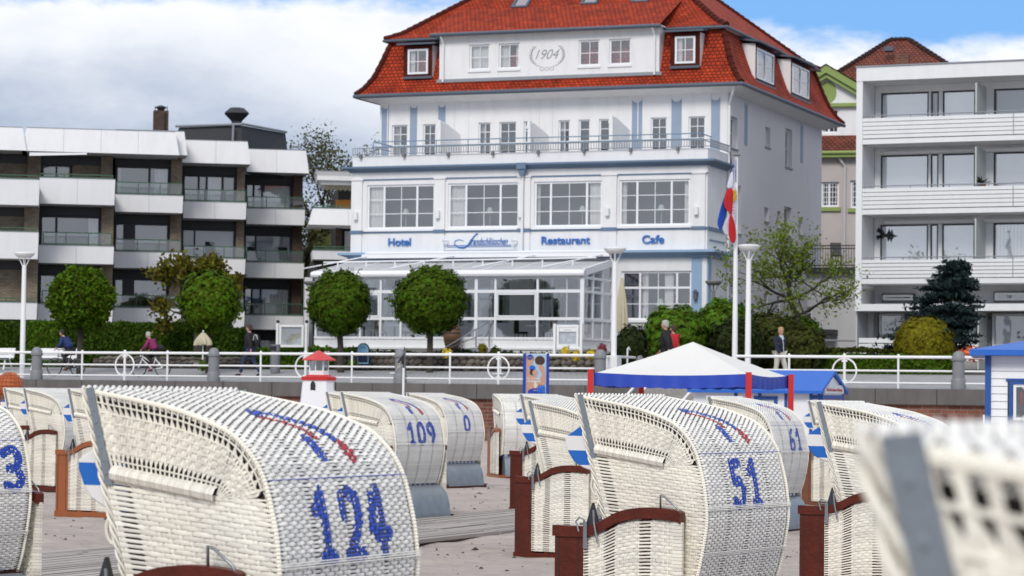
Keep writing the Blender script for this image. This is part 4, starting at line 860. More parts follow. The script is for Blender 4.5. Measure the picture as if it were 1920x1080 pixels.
for px in (639, 654):
    x, z = B2.p(px, 392, 1.4); t = thing('balcony_chair', 'yellow slatted chair on the upper balcony behind the hotel, '+('nearer the tree' if px == 639 else 'nearer the hotel corner'), 'chair', B2.W(x, 1.4, z-.45), B2.a, 'chairs on the balconies')
    MB().box(-.25, .25, -.25, .25, .38, .44).build('seat', 'orange_plastic', t); m = MB()
    for k in range(5): m.box(-.25+k*.105, -.25+k*.105+.085, .2, .24, .44, .92)
    m.build('backrest', 'orange_plastic', t)
    for sx in (-.22, .22):
        for sy in (-.2, .22): MB().box(sx-.02, sx+.02, sy-.02, sy+.02, 0, .38).build('leg', 'orange_plastic', t)
# ------------------------------------------------------------------ balcony block east of the hotel
E = Fr(1602, 104, -R(24)); eb = thing('balcony_apartments', 'pale modern apartment block with long slatted white balconies and wide blinds', 'apartment block', E.o, E.a)
def ex(px, py=400, d=0): return E.p(px, py, d)
XR = ex(2160)[0]; tw = ex(1616, 400)[0]
ztop = ex(1700, 123)[1]; zf0 = ex(1700, 149)[1]
MB().box(0, XR, -.02, 14, zf0, ztop).build('roof_slab', 'panel_white', eb)
MB().box(-.03, XR, -.06, 14, ztop+.002, ztop+.06).build('roof_edge', 'lead', eb)
MB().box(0, tw, 0, 1.8, ex(1609, 583)[1], zf0-.002).build('end_wall', 'panel_white', eb)
zsl = (ex(1640, 569)[1], ex(1640, 582)[1])
MB().box(0, tw+.0, 1.8, 14, GZ-.5, zf0-.002).build('side_wall', 'panel_white', eb)
MB().box(tw, XR, 1.95, 14, GZ-.5, zf0-.002).build('rear_wall', 'grey_render', eb)
bt = [(221, 270), (353, 402), (487, 532)]
xw = [ex(p, 400, 1.7)[0] for p in (1650, 1739, 1744, 1758, 1766, 1827, 1862, 1990, 2080)]
floors = []
for i, (t, b_) in enumerate(bt):
    z1 = ex(1640, t)[1]; z0 = ex(1640, b_)[1]; m = MB(); n = 5
    floors.append((z0, z1))
    for k in range(n):
        a = z0+.22+(z1-z0-.22)*k/n; m.box(tw+.01, XR, 0.0, .06, a+.015, a+(z1-z0-.22)/n-.01)
    o = m.build('balcony_front', 'panel_white', eb)
    MB().box(tw+.005, XR, .02, 1.94, z0, z0+.2).build('balcony_slab', 'panel_white', eb)
    m = MB(); m.box(tw+.02, XR, .061, .09, z0+.21, z1-.03)
    m.build('balcony_backing', 'loggia', o)
    m = MB(); m.tube([(tw, .03, z1+.09), (XR, .03, z1+.09)], .025, 6)
    x = tw+.4
    while x < XR: m.box(x-.015, x+.015, .02, .05, z1-.02, z1+.08); x += 1.6
    x = ex(1900, 300)[0]; m.box(x-.015, x+.015, -.012, -.001, z0+.2, z1)
    m.build('handrail', 'lead', o)
for i in range(3):
    zc = zf0-.002 if i == 0 else floors[i-1][0]; z0 = floors[i][0]+.2
    zt = zc-.32
    kinds = [('blind_cloth', 'blind_cloth', 'slat_blind'), ('slat_blind', 'slat_blind', 'room'), ('slat_blind', 'slat_blind', 'curtain_fold')][i]
    for (a, b, q) in ((xw[0], xw[1], 0), (xw[2], xw[3], 2), (xw[4], xw[5], 1), (xw[6], xw[7], 2)):
        k = 'curtain_fold' if kinds[q] == 'blind_cloth' else kinds[q]
        window(eb, a, b, z0, zt, 1.80, fw=.05, frame='dark_frame', glass='glass_bright' if not (i == 0 and q == 2) else 'glass_dark', room='curtain' if kinds[q] == 'blind_cloth' else k, dep=.13 if k != 'room' else 1)
    m = MB(); 
    for a, b in ((tw+.02, xw[0]-.005), (xw[1]+.005, xw[2]-.005), (xw[3]+.005, xw[4]-.005), (xw[5]+.005, xw[6]-.005), (xw[7]+.005, XR)): m.box(a, b, 1.77, 1.94, z0, zt+.02)
    m.box(tw+.02, XR, 1.76, 1.94, zt+.022, zc-.005); m.build('window_wall', 'panel_white', eb)
    m = MB(); m.tube([(tw+.5, 1.62, zc-.2), (xw[5], 1.62, zc-.2)], .09, 8); m.tube([(xw[5]+.4, 1.62, zc-.2), (XR, 1.62, zc-.2)], .09, 8); m.build('awning_case', 'panel_white', eb) if i else None
    xs_ = ex(1829, 400, .1)[0]; m = MB(); m.box(xs_-.03, xs_+.03, .1, 1.7, z0+.8, zt+.1); m.build('partition_screen', 'blind', eb)
z0s = ex(1640, 583)[1]; z1s = ex(1640, 570)[1]; MB().box(tw, XR, -.02, 1.95, z0s, z1s).build('ground_slab', 'panel_white', eb)
MB().box(0, tw, -.01, 1.95, z0s, ex(1609, 540)[1]).build('slab_end', 'panel_white', eb)
# mezzanine strip windows and the ground floor glazing
for pa, pb_, t, b_ in ((1655, 1711, 553, 563), (1865, 1990, 549, 563)):
    a, b, z0, z1 = E.rect(pa, t, pb_, b_, 1.7); window(eb, a, b, z0, z1, 1.72, fw=.08, dep=.6, room='room_dark'); 
for pa, pb_, t, b_ in ((1648, 1695, 588, 632), (1770, 1830, 586, 632), (1860, 1990, 588, 641)):
    a, b, z0, z1 = E.rect(pa, t, pb_, b_, 1.7); window(eb, a, b, z0-.2, z1, 1.72, fw=.10, dep=1.4, room='room_dark', glass='glass', cols=(0, 1))
a, b, z0, z1 = E.rect(1610, 633, 1833, 654, .3); m = MB()
for k in range(4): m.box(a, b, .3, .36, z0-.5+(z1-z0+.5)*k/4+.02, z0-.5+(z1-z0+.5)*(k+1)/4-.02)
m.build('terrace_front', 'panel_white', eb)
MB().box(a-.1, a-.04, .2, 1.9, z0, z1+1.6).build('glass_screen', 'grey_render', eb)
m = MB(); x_, z_ = ex(1835, 590, .5); m.box(x_, x_+.06, .3, 1.9, GZ, z0s); m.build('partition_screen', 'blind', eb)
# bird silhouettes stuck on the glass
for px, py, s_ in ((1646, 438, -1), (1666, 441, 1)):
    x, z = E.p(px, py, 1.6); m = MB(); m.prism([(x-.25*s_, z-.05), (x-.06, z+.08), (x+.02, z+.28), (x+.10, z+.05), (x+.3, z-.02), (x+.1, z-.06), (x-.02, z-.28), (x-.08, z-.08)], 1.6, 1.62); m.build('bird_sticker', 'black', eb)
# potted plant on the middle balcony rail
x_, z_ = E.p(1839, 350, -.0); t = thing('potted_plant', 'small green potted plant standing on the middle balcony of the modern block', 'plant', E.W(x_, .35, z_)); m = MB(); m.lathe([(.10, 0), (.14, .16)], (0, 0, 0), 10); m.build('pot', 'brown_wood', t); rs_ = random.Random(4); m = MB()
for k_ in range(60):
    a_ = rs_.random()*6.28; l_ = rs_.uniform(.18, .36); e_ = (l_*math.cos(a_), l_*math.sin(a_)*.6, .16+rs_.uniform(.05, .25)); m.add([(0, 0, .14), (e_[0]-.02, e_[1], e_[2]), (e_[0]+.02, e_[1], e_[2]+.03)], [(0, 1, 2)])
m.build('leaves', 'leaf_dark', t)
# ------------------------------------------------------------------ gabled house behind
G = Fr(1535, 132, -R(14)); gh = thing('gabled_house', 'old rendered house with green trimmed gable and weathered tile roof behind the hotel', 'house', G.o, G.a)
def gp(px, py, d=0): return G.p(px, py, d)
xa, xb = gp(1510, 300)[0], gp(1640, 300)[0]; apx, apz = gp(1551, 140); bx, bz = gp(1606, 172); lx, lz = apx-(bx-apx), bz
hw = bx-apx
zc1 = gp(1570, 200)[1]; zlow = gp(1570, 272)[1]; zl2 = gp(1570, 290)[1]
w2 = [G.rect(1540, 204, 1573, 250, 0)]
m = MB(); m.wall(lx, bx+3, zlow, zc1, 0, w2, .2); m.poly([(lx, 0, zc1), (bx, 0, zc1), (bx, 0, bz), (apx, 0, apz), (lx, 0, lz)]); m.build('gable_wall', 'stucco', gh)
window(gh, *w2[0], .1, cols=(0, .42, 1), fw=.1, bars=(.2, .7), hbars=(.33, .66), dep=.6)
m = MB()
for s_ in (-1, 1):
    x2 = apx+s_*(hw+.5); dz = (apz-bz)/hw; m.prism([(apx, apz+.45), (x2, bz-.5*dz+.45), (x2, bz-.5*dz+.05), (apx, apz+.05)], -.5, -.3)
    m.prism([(apx, apz+.05), (x2, bz-.5*dz+.05), (x2, bz-.5*dz-.2), (apx, apz-.2)], -.35, -.1)
m.box(lx, bx+3, -.25, -.001, zc1-.02, zc1+.16); m.build('green_bargeboard', 'green_trim', gh)
cx_, cz_ = gp(1552, 173); MB().prism([(cx_+.45*math.cos(t*R(18)), cz_+.56*math.sin(t*R(18))) for t in range(20)], -.04, -.001).build('green_roundel', 'green_trim', gh)
m = MB(); dz = (apz-bz)/hw; x2 = apx+hw+.6
for s_ in (-1, 1): m.add([(apx, -.6, apz+.5), (apx+s_*(hw+.6), -.6, bz-.6*dz+.5), (apx+s_*(hw+.6), 8, bz-.6*dz+.5), (apx, 8, apz+.5)], [(0, 1, 2, 3)], [(0, 0), (0, 3), (8, 3), (8, 0)])
m.build('gable_roof', 'roof_tile_old', gh)
# pent roof and lower wall
m = MB(); m.add([(lx-2, -1.6, zl2), (bx+4, -1.6, zl2), (bx+4, 0, zlow+.5), (lx-2, 0, zlow+.5)], [(0, 1, 2, 3)], [(0, 0), (8, 0), (8, 2), (0, 2)]); m.build('pent_roof', 'roof_tile_old', gh)
m = MB(); m.tube([(lx-2, -1.68, zl2-.05), (bx+4, -1.68, zl2-.05)], .09, 8); m.box(lx-2, bx+4, -1.65, -1.3, zl2-.28, zl2-.05); m.build('green_gutter', 'green_trim', gh)
w3 = [G.rect(1539, 341, 1573, 388, -1.2), G.rect(1594, 338, 1630, 390, -1.2)]
m = MB(); m.wall(lx-2, bx+4, 0, zl2, -1.2, w3, .25); m.build('lower_wall', 'beige_render', gh)
for q in w3: window(gh, *q, -1.05, cols=(0, .45, 1), fw=.1, bars=(.15, .3, .63, .81), hbars=(.2, .4, .6, .8), dep=.6)
m = MB()
for q in w3: MB().box(q[0]-.1, q[1]+.1, -1.32, -1.19, q[2]-.22, q[2]-.02).build('window_sill', 'green_trim', gh)
x, z = gp(1573, 288, -1.4); x2, z2 = gp(1584, 312, -1.3); m = MB(); m.tube([(x, -1.5, zl2-.1), (x, -1.45, z-.2), (x2, -1.3, z2), (x2, -1.3, 2.6)], .07, 8); m.build('rain_pipe', 'grey_render', gh)
# main roof: hipped pyramid
rx0, rz0 = gp(1568, 142, 4); rx1, rz1 = gp(1668, 72, 8); rx2, _ = gp(1702, 72, 8); rx3, rz3 = gp(1786, 122, 6)
m = MB(); e0 = rx0-1.5; e1 = rx3+2.0; ze = rz0-1.0; zr_ = rz1
V_ = [(e0, 3, ze), (e1, 3, ze), (e1, 15, ze), (e0, 15, ze), (rx1, 8.6, zr_), (rx2, 8.6, zr_)]
m.add([V_[0], V_[1], V_[5], V_[4]], [(0, 1, 2, 3)], [(e0, 0), (e1, 0), (rx2, 6), (rx1, 6)]); m.add([V_[1], V_[2], V_[5]], [(0, 1, 2)], [(0, 0), (12, 0), (6, 6)]); m.add([V_[3], V_[0], V_[4]], [(0, 1, 2)], [(0, 0), (12, 0), (6, 6)]); m.add([V_[2], V_[3], V_[4], V_[5]], [(0, 1, 2, 3)], [(0, 0), (12, 0), (6, 6), (6, 6)]); m.build('main_roof', 'roof_tile_old', gh)
m = MB(); 
def hip2(p, q, n):
    p, q = Vector(p), Vector(q); d_ = (q-p)/n
    for i in range(n): m.tube([p+d_*i, p+d_*(i+1.1)], [.17, .13], 6)
hip2(V_[0], V_[4], 24); hip2(V_[1], V_[5], 20); hip2(V_[4], V_[5], 4); m.build('hip_tile', 'roof_tile_old', gh)
x, z = gp(1692, 110, 4.5); MB().box(x-.35, x+.35, 4.2, 5.2, z-1.5, z+.25).build('chimney', 'brick_wall', gh)
x, z = gp(1667, 93, 6.2); m = MB(); m.box(x-.25, x+.25, 5.9, 6.5, z-.1, z+.14); m.build('roof_hatch', 'zinc', gh)
# ------------------------------------------------------------------ grey annex with a roof terrace between hotel and house
X = Fr(1560, 116, -R(21.5)); an = thing('grey_annex', 'low grey rendered annex with railed roof terrace behind the leafy tree', 'annex', X.o, X.a)
xa = X.p(1440, 500)[0]; xb = X.p(1640, 500)[0]; zt = X.p(1560, 500)[1]
wq = [X.rect(1493, 575, 1522, 598)]
m = MB(); m.wall(xa, xb, 1, zt-.3, 0, wq, .2); m.poly([(xa, 0, 1), (xa, 0, zt-.3), (xa, 10, zt-.3), (xa, 10, 1)]); m.poly([(xb, 0, 1), (xb, 10, 1), (xb, 10, zt-.3), (xb, 0, zt-.3)]); m.build('wall', 'grey_render', an)
window(an, *wq[0], .1, fw=.06, bars=(.5,), hbars=(.5,), room='room_dark', glass='glass_dark', dep=.4); MB().box(xa-.1, xb, -.35, 10, zt-.3, zt-.05).build('terrace_slab', 'slate', an)
m = MB(); h = .95
for z in (zt+.05, zt+h*.85, zt+h): m.tube([(xa, -.25, z), (xb, -.25, z)], .025, 5)
x = xa
while x < xb: m.tube([(x, -.25, zt), (x, -.25, zt+h)], .012, 4); x += .12
m.build('terrace_railing', 'dark_frame', an)
bchair(X, 1568, 497, .8, 'dark chair on the railed roof terrace of the grey annex'); 
x0, x1, z0, z1 = X.rect(1542, 618, 1566, 627, -.5); m = MB(); m.box(x0, x1, -.9, -.001, z0, z1); m.build('door_canopy', 'slate', an)
m = MB(); x0, z0 = X.p(1538, 638, -1.5); x1, z1 = X.p(1608, 639, -1.5); m.tube([(x0, -1.5, z0), (x1, -1.5, z1)], .045, 6); m.tube([(x0, -1.5, z0), (x0, -1.5, 2.7)], .04, 6); m.build('guard_rail', 'lead', an)
# ------------------------------------------------------------------ wicker beach chairs. Local axes: x from the opening to the back, y across, z up
HW = .54; BW = .61
def crom(P, n):
    P = [np.array(p, float) for p in P]; out = []
    for i in range(len(P)-1):
        a = P[max(i-1, 0)]; b = P[i]; c = P[i+1]; d = P[min(i+2, len(P)-1)]
        for k in range(n):
            t = k/n; out.append(.5*((2*b)+(-a+c)*t+(2*a-5*b+4*c-d)*t*t+(-a+3*b-3*c+d)*t**3))
    out.append(P[-1]); return np.array(out)
def resample(P, n):
    P = np.asarray(P); s = np.concatenate([[0], np.cumsum(np.linalg.norm(np.diff(P, axis=0), axis=1))]); t = np.linspace(0, s[-1], n)
    return np.stack([np.interp(t, s, P[:, i]) for i in range(P.shape[1])], 1), s[-1]
RIDGE = crom([(0, 1.60), (.10, 1.584), (.24, 1.562), (.41, 1.53), (.585, 1.475), (.67, 1.432), (.75, 1.355), (.80, 1.27), (.833, 1.16), (.857, 1.05), (.87, .90), (.85, .75), (.81, .57), (.765, .45)], 8)
RG, RLEN = resample(RIDGE, 400)
def ridge(s):                      # s in 0..1 -> (x, z), outward normal
    s = np.clip(np.asarray(s, float), 0, 1)*399; i = np.minimum(s.astype(int), 398); f = (s-i)[..., None]
    p = RG[i]*(1-f)+RG[i+1]*f; j0 = np.maximum(i-4, 0); j1 = np.minimum(i+4, 399); t = RG[j1]-RG[j0]; t /= np.linalg.norm(t, axis=-1, keepdims=True)
    return p, np.stack([-t[..., 1]*-1*-1, t[..., 0]], -1)*1.0
def weave(surf, na, nb, sub=4, A=.0042, fill=.95, gaps=(), stake=.6, keep=None, lift=0, jit=.0, ladder=.55, vshift=True):
    """ribbons run along a (na stakes), nb rows along b; surf(a, b) -> point, normal (arrays)"""
    V = []; F = []; rs = np.random.RandomState(4)
    n = na*sub+1; a = np.linspace(0, 1, n); ph = np.arange(n)/sub
    gap = np.zeros(n)
    for g in gaps: gap = np.maximum(gap, (np.abs(a-g[0]) < g[1]).astype(float))
    off = 0
    for j in range(nb):
        b0 = (j+.5)/nb; hwid = .5/nb*fill*np.where(gap > 0, ladder, 1)
        o = A*np.maximum(np.cos(np.pi*(ph+(j % 2))), -.45)*(1-gap*.6)+rs.normal(0, .0006, n)
        sag = rs.normal(0, .04/nb, n//sub+2); sag = np.interp(ph, np.arange(len(sag)), sag)
        rows = []
        for q, (s, h) in enumerate(((-1, -.0012), (0, .0016), (1, -.0012))):
            bb = np.clip(b0+sag+s*hwid, 0, 1); p, nn = surf(a, bb); rows.append(p+nn*(o+h+lift)[:, None])
        base = off
        P = np.stack(rows, 1).reshape(-1, 3); V.append(P); idx = np.arange(n-1)
        for q in (0, 1):
            f = np.stack([base+idx*3+q, base+(idx+1)*3+q, base+(idx+1)*3+q+1, base+idx*3+q+1], 1)
            if keep is not None: f = f[keep((a[:-1]+a[1:])/2, np.full(n-1, b0)+(q-.5)*hwid[:-1])]
            F.append(f)
        off += len(P)
    if True:
        m = nb*2+1; b = np.linspace(0, 1, m)
        for i in range(na+1):
            ac = i/na
            if any(abs(ac-g[0]) < g[1] for g in gaps): continue
            hwid = .5/na*stake; ph2 = np.arange(m)/2.0
            o = -A*np.cos(np.pi*(i+(ph2-.5)))*.9
            rows = []
            for s in (-1, 1):
                aa = np.clip(np.full(m, ac+s*hwid), 0, 1); p, nn = surf(aa, b); rows.append(p+nn*(o+lift)[:, None])
            P = np.stack(rows, 1).reshape(-1, 3)+0; V.append(P); idx = np.arange(m-1)
            f = np.stack([off+idx*2, off+idx*2+1, off+(idx+1)*2+1, off+(idx+1)*2], 1)
            if keep is not None: f = f[keep(np.full(m-1, ac), (b[:-1]+b[1:])/2) & (rs.rand(m-1) < .7)]
            F.append(f); off += len(P)
    return np.concatenate(V), np.concatenate(F)
def backsurf(a, b):
    p, nn = ridge(b); y = -HW+2*HW*np.asarray(a); r = .02*(1-np.minimum(1, np.minimum(np.asarray(a), 1-np.asarray(a))/.05))
    P = np.stack([p[..., 0]-nn[..., 0]*r, y, p[..., 1]-nn[..., 1]*r], -1); return P, np.stack([nn[..., 0], np.zeros_like(y), nn[..., 1]], -1)
_p, _n = ridge(np.array([.1, .8])); SG = 1.0 if _n[0][1] > 0 else -1.0
if _n[1][0] < 0:                    # the normal must point up on top and backwards at the back
    def ridge(s, _r=ridge):
        p, nn = _r(s); return p, np.stack([-nn[..., 0], nn[..., 1]], -1)
GAPS = ((.018, .014), (.255, .018), (.5, .018), (.745, .018), (.982, .014))
FRONT_U = lambda z: np.interp(z, [.40, .80, 1.25, 1.60], [.36, .225, .095, .0])    # hood front edge
rl0 = np.array([.125, 1.285]); rl1 = np.array([.59, 1.215])
S_TOPEND = .56                                                                     # ridge share where the fan ends
def sign(y): return -1 if y < 0 else 1
def sidelow(sd):
    def f(a, b):
        a = np.asarray(a, float); b = np.asarray(b, float); zt = 1.262-.075*a; z = zt+(.43-zt)*b
        sr = np.interp(-z, -RG[150:, 1], np.linspace(150/399, 1, 250)); p, _ = ridge(sr); uf = FRONT_U(z); x = uf+(p[..., 0]-uf)*a
        return np.stack([x, np.full_like(x, sd*HW), z], -1), np.stack([np.zeros_like(x), np.full_like(x, sd), np.zeros_like(x)], -1)
    return f
def sidetop(sd):
    def f(a, b):
        a = np.asarray(a, float); b = np.asarray(b, float); E, _ = ridge(.016+(S_TOPEND-.016)*np.where(a < .78, a*.88, .6864+(a-.78)*1.4255))
        t = np.clip(a/.80, 0, 1)[..., None]; Rl = rl0+(rl1-rl0)*t; P2 = E+(Rl-E)*b[..., None]
        fan = np.clip((a-.8)/.2, 0, 1)*b; P2 = P2+np.stack([fan*.03, -fan*.02], -1)
        return np.stack([P2[..., 0], np.full_like(a, sd*(HW+.001)), P2[..., 1]], -1), np.stack([np.zeros_like(a), np.full_like(a, sd), np.zeros_like(a)], -1)
    return f
ME = {}
def tri_merge(lst):
    V = []; F = []; o = 0
    for v, f in lst: V.append(v); F.append(f+o); o += len(v)
    return np.concatenate(V), np.concatenate(F)
def stripmesh(pts_a, pts_b):       # a ribbon between two polylines
    n = len(pts_a); V = np.stack([pts_a, pts_b], 1).reshape(-1, 3); i = np.arange(n-1); return V, np.stack([2*i, 2*i+1, 2*i+3, 2*i+2], 1)
v, f = weave(backsurf, 32, 112, 4, A=.0052, gaps=GAPS, stake=.36, ladder=.70); ME['back_weave'] = mesh_np('back_weave', v, f, 'wicker_back')
for sd, nm in ((-1, 'n'), (1, 'f')):
    fl = sidelow(sd); v, f = weave(fl, 15, 42, 4, A=.004, fill=.97, gaps=((.085, .05), (.985, .02)), stake=.3, ladder=.66); 
    # upper openwork: broad stakes radiating, thin cords across
    ft = sidetop(sd); L2 = []
    ns = 30
    for i in range(ns+1):
        for par in (0, 1):
            a0 = i/ns; b = np.linspace(0, 1, 33); w_ = (.0048+.0014*rnd.random())*(1.5 if i < 3 else 1); mid = np.clip((b-.17)/.1, 0, 1)*np.clip((.80-b)/.08, 0, 1)
            shift = (.5 if par else 0)/ns*mid
            w_ = w_*(.68+.5*mid)[:, None]; p, nn = ft(np.clip(np.full(33, a0)+shift, 0, 1), b); t = np.gradient(p, axis=0); t /= np.linalg.norm(t, axis=1, keepdims=True)+1e-9; sdv = np.cross(t, nn)
            o = .0032*np.cos(np.pi*(b*14+i+par))*mid+(.001 if par else 0)
            L2.append(stripmesh(p+sdv*w_+nn*o[:, None], p-sdv*w_+nn*o[:, None]))
            if i == ns: break
    ME['side_weave'+nm] = mesh_np('side_weave', v, f, 'wicker'); v, f = tri_merge(L2); ME['side_openwork'+nm] = mesh_np('side_openwork', v, f, 'wicker')
    m = MB()
    for b0 in np.linspace(.14, .84, 7):
        a = np.linspace(0, .97, 40); p, nn = ft(a, np.full(40, b0)); m.tube([tuple(q) for q in p], .0038, 5)
    for sgn_, aa, bb in ((1, 0, 0),):
        p, _ = ridge(np.linspace(.01, 1, 240)); m.tube([(q[0]*1-.006, sd*(HW-.004), q[1]-.004) for q in p], [.0078 if k % 2 else .0112 for k in range(240)], 7)
    ME['cord'+nm] = mesh_np('cord', m.v, m.f, 'wicker')
    m = MB(); N_ = 44       # wrapped roll
    for i in range(N_):
        q0 = rl0+(rl1-rl0)*(i+.03)/N_; q1 = rl0+(rl1-rl0)*(i+.97)/N_; m.tube([(q0[0], sd*(HW+.004), q0[1]), ((q0[0]+q1[0])/2, sd*(HW+.004), (q0[1]+q1[1])/2), (q1[0], sd*(HW+.004), q1[1])], [.029, .0315, .029], 8, caps=False)
    ME['wrapped_roll'+nm] = mesh_np('wrapped_roll', m.v, m.f, 'wicker')
    # braided front edge
    m = MB()
    for ph in (0, 2.1, 4.2):
        pts = []
        for k in range(70):
            z = 1.60-(1.60-.60)*k/69; u = float(FRONT_U(z))-.018; an_ = k*.62+ph; pts.append((u+.010*math.cos(an_), sd*(HW+.0)+.010*math.sin(an_), z+.004))
        m.tube(pts, .0062, 5)
    ME['braided_edge'+nm] = mesh_np('braided_edge', m.v, m.f, 'wicker', True)
    m = MB(); zs_ = np.linspace(1.605, 1.235, 10)
    for z0, z1 in zip(zs_, zs_[1:]):
        u0, u1 = float(FRONT_U(z0)), float(FRONT_U(z1)); y0 = sd*(HW+.004); y1 = sd*(HW+.010); P_ = [(u0-.004, z0), (u0+.030, z0+.004), (u1+.030, z1+.004), (u1-.004, z1)]
        m.prism(P_, min(y0, y1), max(y0, y1))
    for k in range(7):
        z = 1.57-.048*k; u = float(FRONT_U(z))+.013; m.ball((u, sd*(HW+.0105), z), (.006, .003, .006), 6, 4)
    ME['metal_strip'+nm] = mesh_np('metal_strip', m.v, m.f, 'galvanised')
    m = MB(); c = (.122, 1.07); m.tube([(c[0]+.045*math.cos(t*.42)+.0, sd*(HW-.03), c[1]+.060*math.sin(t*.42)) for t in range(15)], .0085, 7, closed=True); ME['ring_handle'+nm] = mesh_np('ring_handle', m.v, m.f, 'wicker', True)
# front top edge (across), wrapped in loops
m = MB()
for ph in (0, 2.1, 4.2): m.tube([(-.016+.011*math.cos(k*.62+ph), -HW+2*HW*k/90, 1.600+.011*math.sin(k*.62+ph)) for k in range(91)], .0075, 5)
ME['rim'] = mesh_np('rim', m.v, m.f, 'wicker_back', True)
m = MB(); m.box(-.006, .010, -HW+.02, HW-.02, 1.592, 1.598); ME['rim_strip'] = mesh_np('rim_strip', m.v, m.f, 'galvanised')
# cross cords on the back: one blue thread, three triple twined bands
m = MB()
def backcord(s, r, wob=.0, dz=0):
    pts = []
    for k in range(50):
        y = -HW+2*HW*k/49; p, nn = ridge(np.array([s+dz])); q = p[0]+nn[0]*(.0075+wob*math.sin(k*1.3)); pts.append((q[0], y, q[1]))
    m.tube(pts, r, 4)
sz = lambda z: float(np.interp(-z, -RG[:, 1], np.linspace(0, 1, 400)))
for s in (sz(.965), sz(.70)):
    for k in range(3): backcord(s+.0052*k, .0026, .0012)
ME['twined_band'] = mesh_np('twined_band', m.v, m.f, 'wicker_back'); m = MB(); backcord(sz(1.27), .0016); ME['blue_thread'] = mesh_np('blue_thread', m.v, m.f, 'tent_blue')
# lining inside the hood
def ins(s): p, nn = ridge(np.array(s)); return p-nn*.022
P_ = ins(np.linspace(0.01, 1, 40)); Y = HW-.018; V = []; F = []
for q in P_: V += [(q[0], -Y, q[1]), (q[0], Y, q[1])]
F = [(2*i, 2*i+1, 2*i+3, 2*i+2) for i in range(39)]; n0 = len(V)
for sd in (-1, 1):
    base = len(V); V += [(q[0], sd*Y, q[1]) for q in P_]; V += [(float(FRONT_U(z))+.01, sd*Y, z) for z in (.44, .8, 1.25)]
    F.append(tuple(range(base, len(V))))
ME['lining'] = mesh_np('lining', V, F, 'inner_lining')
# striped bottom flap seen under the hood, zinc back plate
m = MB()
for k in range(9): m.box(.66, .735, -HW+.06+k*.108, -HW+.06+k*.108+.054, .385, .447)
ME['fabric_flap'] = mesh_np('fabric_flap', m.v, m.f, 'fabric_white'); m = MB(); m.box(.64, .725, -HW+.03, HW-.03, .37, .44); ME['flap_back'] = mesh_np('flap_back', m.v, m.f, 'tent_blue')
m = MB(); pl = crom([(.66, .43), (.74, .415), (.82, .35), (.87, .24), (.895, .10), (.90, .03)], 5); vs = []
for q in pl: vs += [(q[0], -.50, q[1]), (q[0], .50, q[1])]
k = len(pl); m.add(vs, [(2*i, 2*i+1, 2*i+3, 2*i+2) for i in range(k-1)])
for sd in (-.5, .5): m.add([(q[0], sd, q[1]) for q in pl]+[(.62, sd, .03)], [tuple(range(k+1))])
ME['zinc_plate'] = mesh_np('zinc_plate', m.v, m.f, 'galvanised')
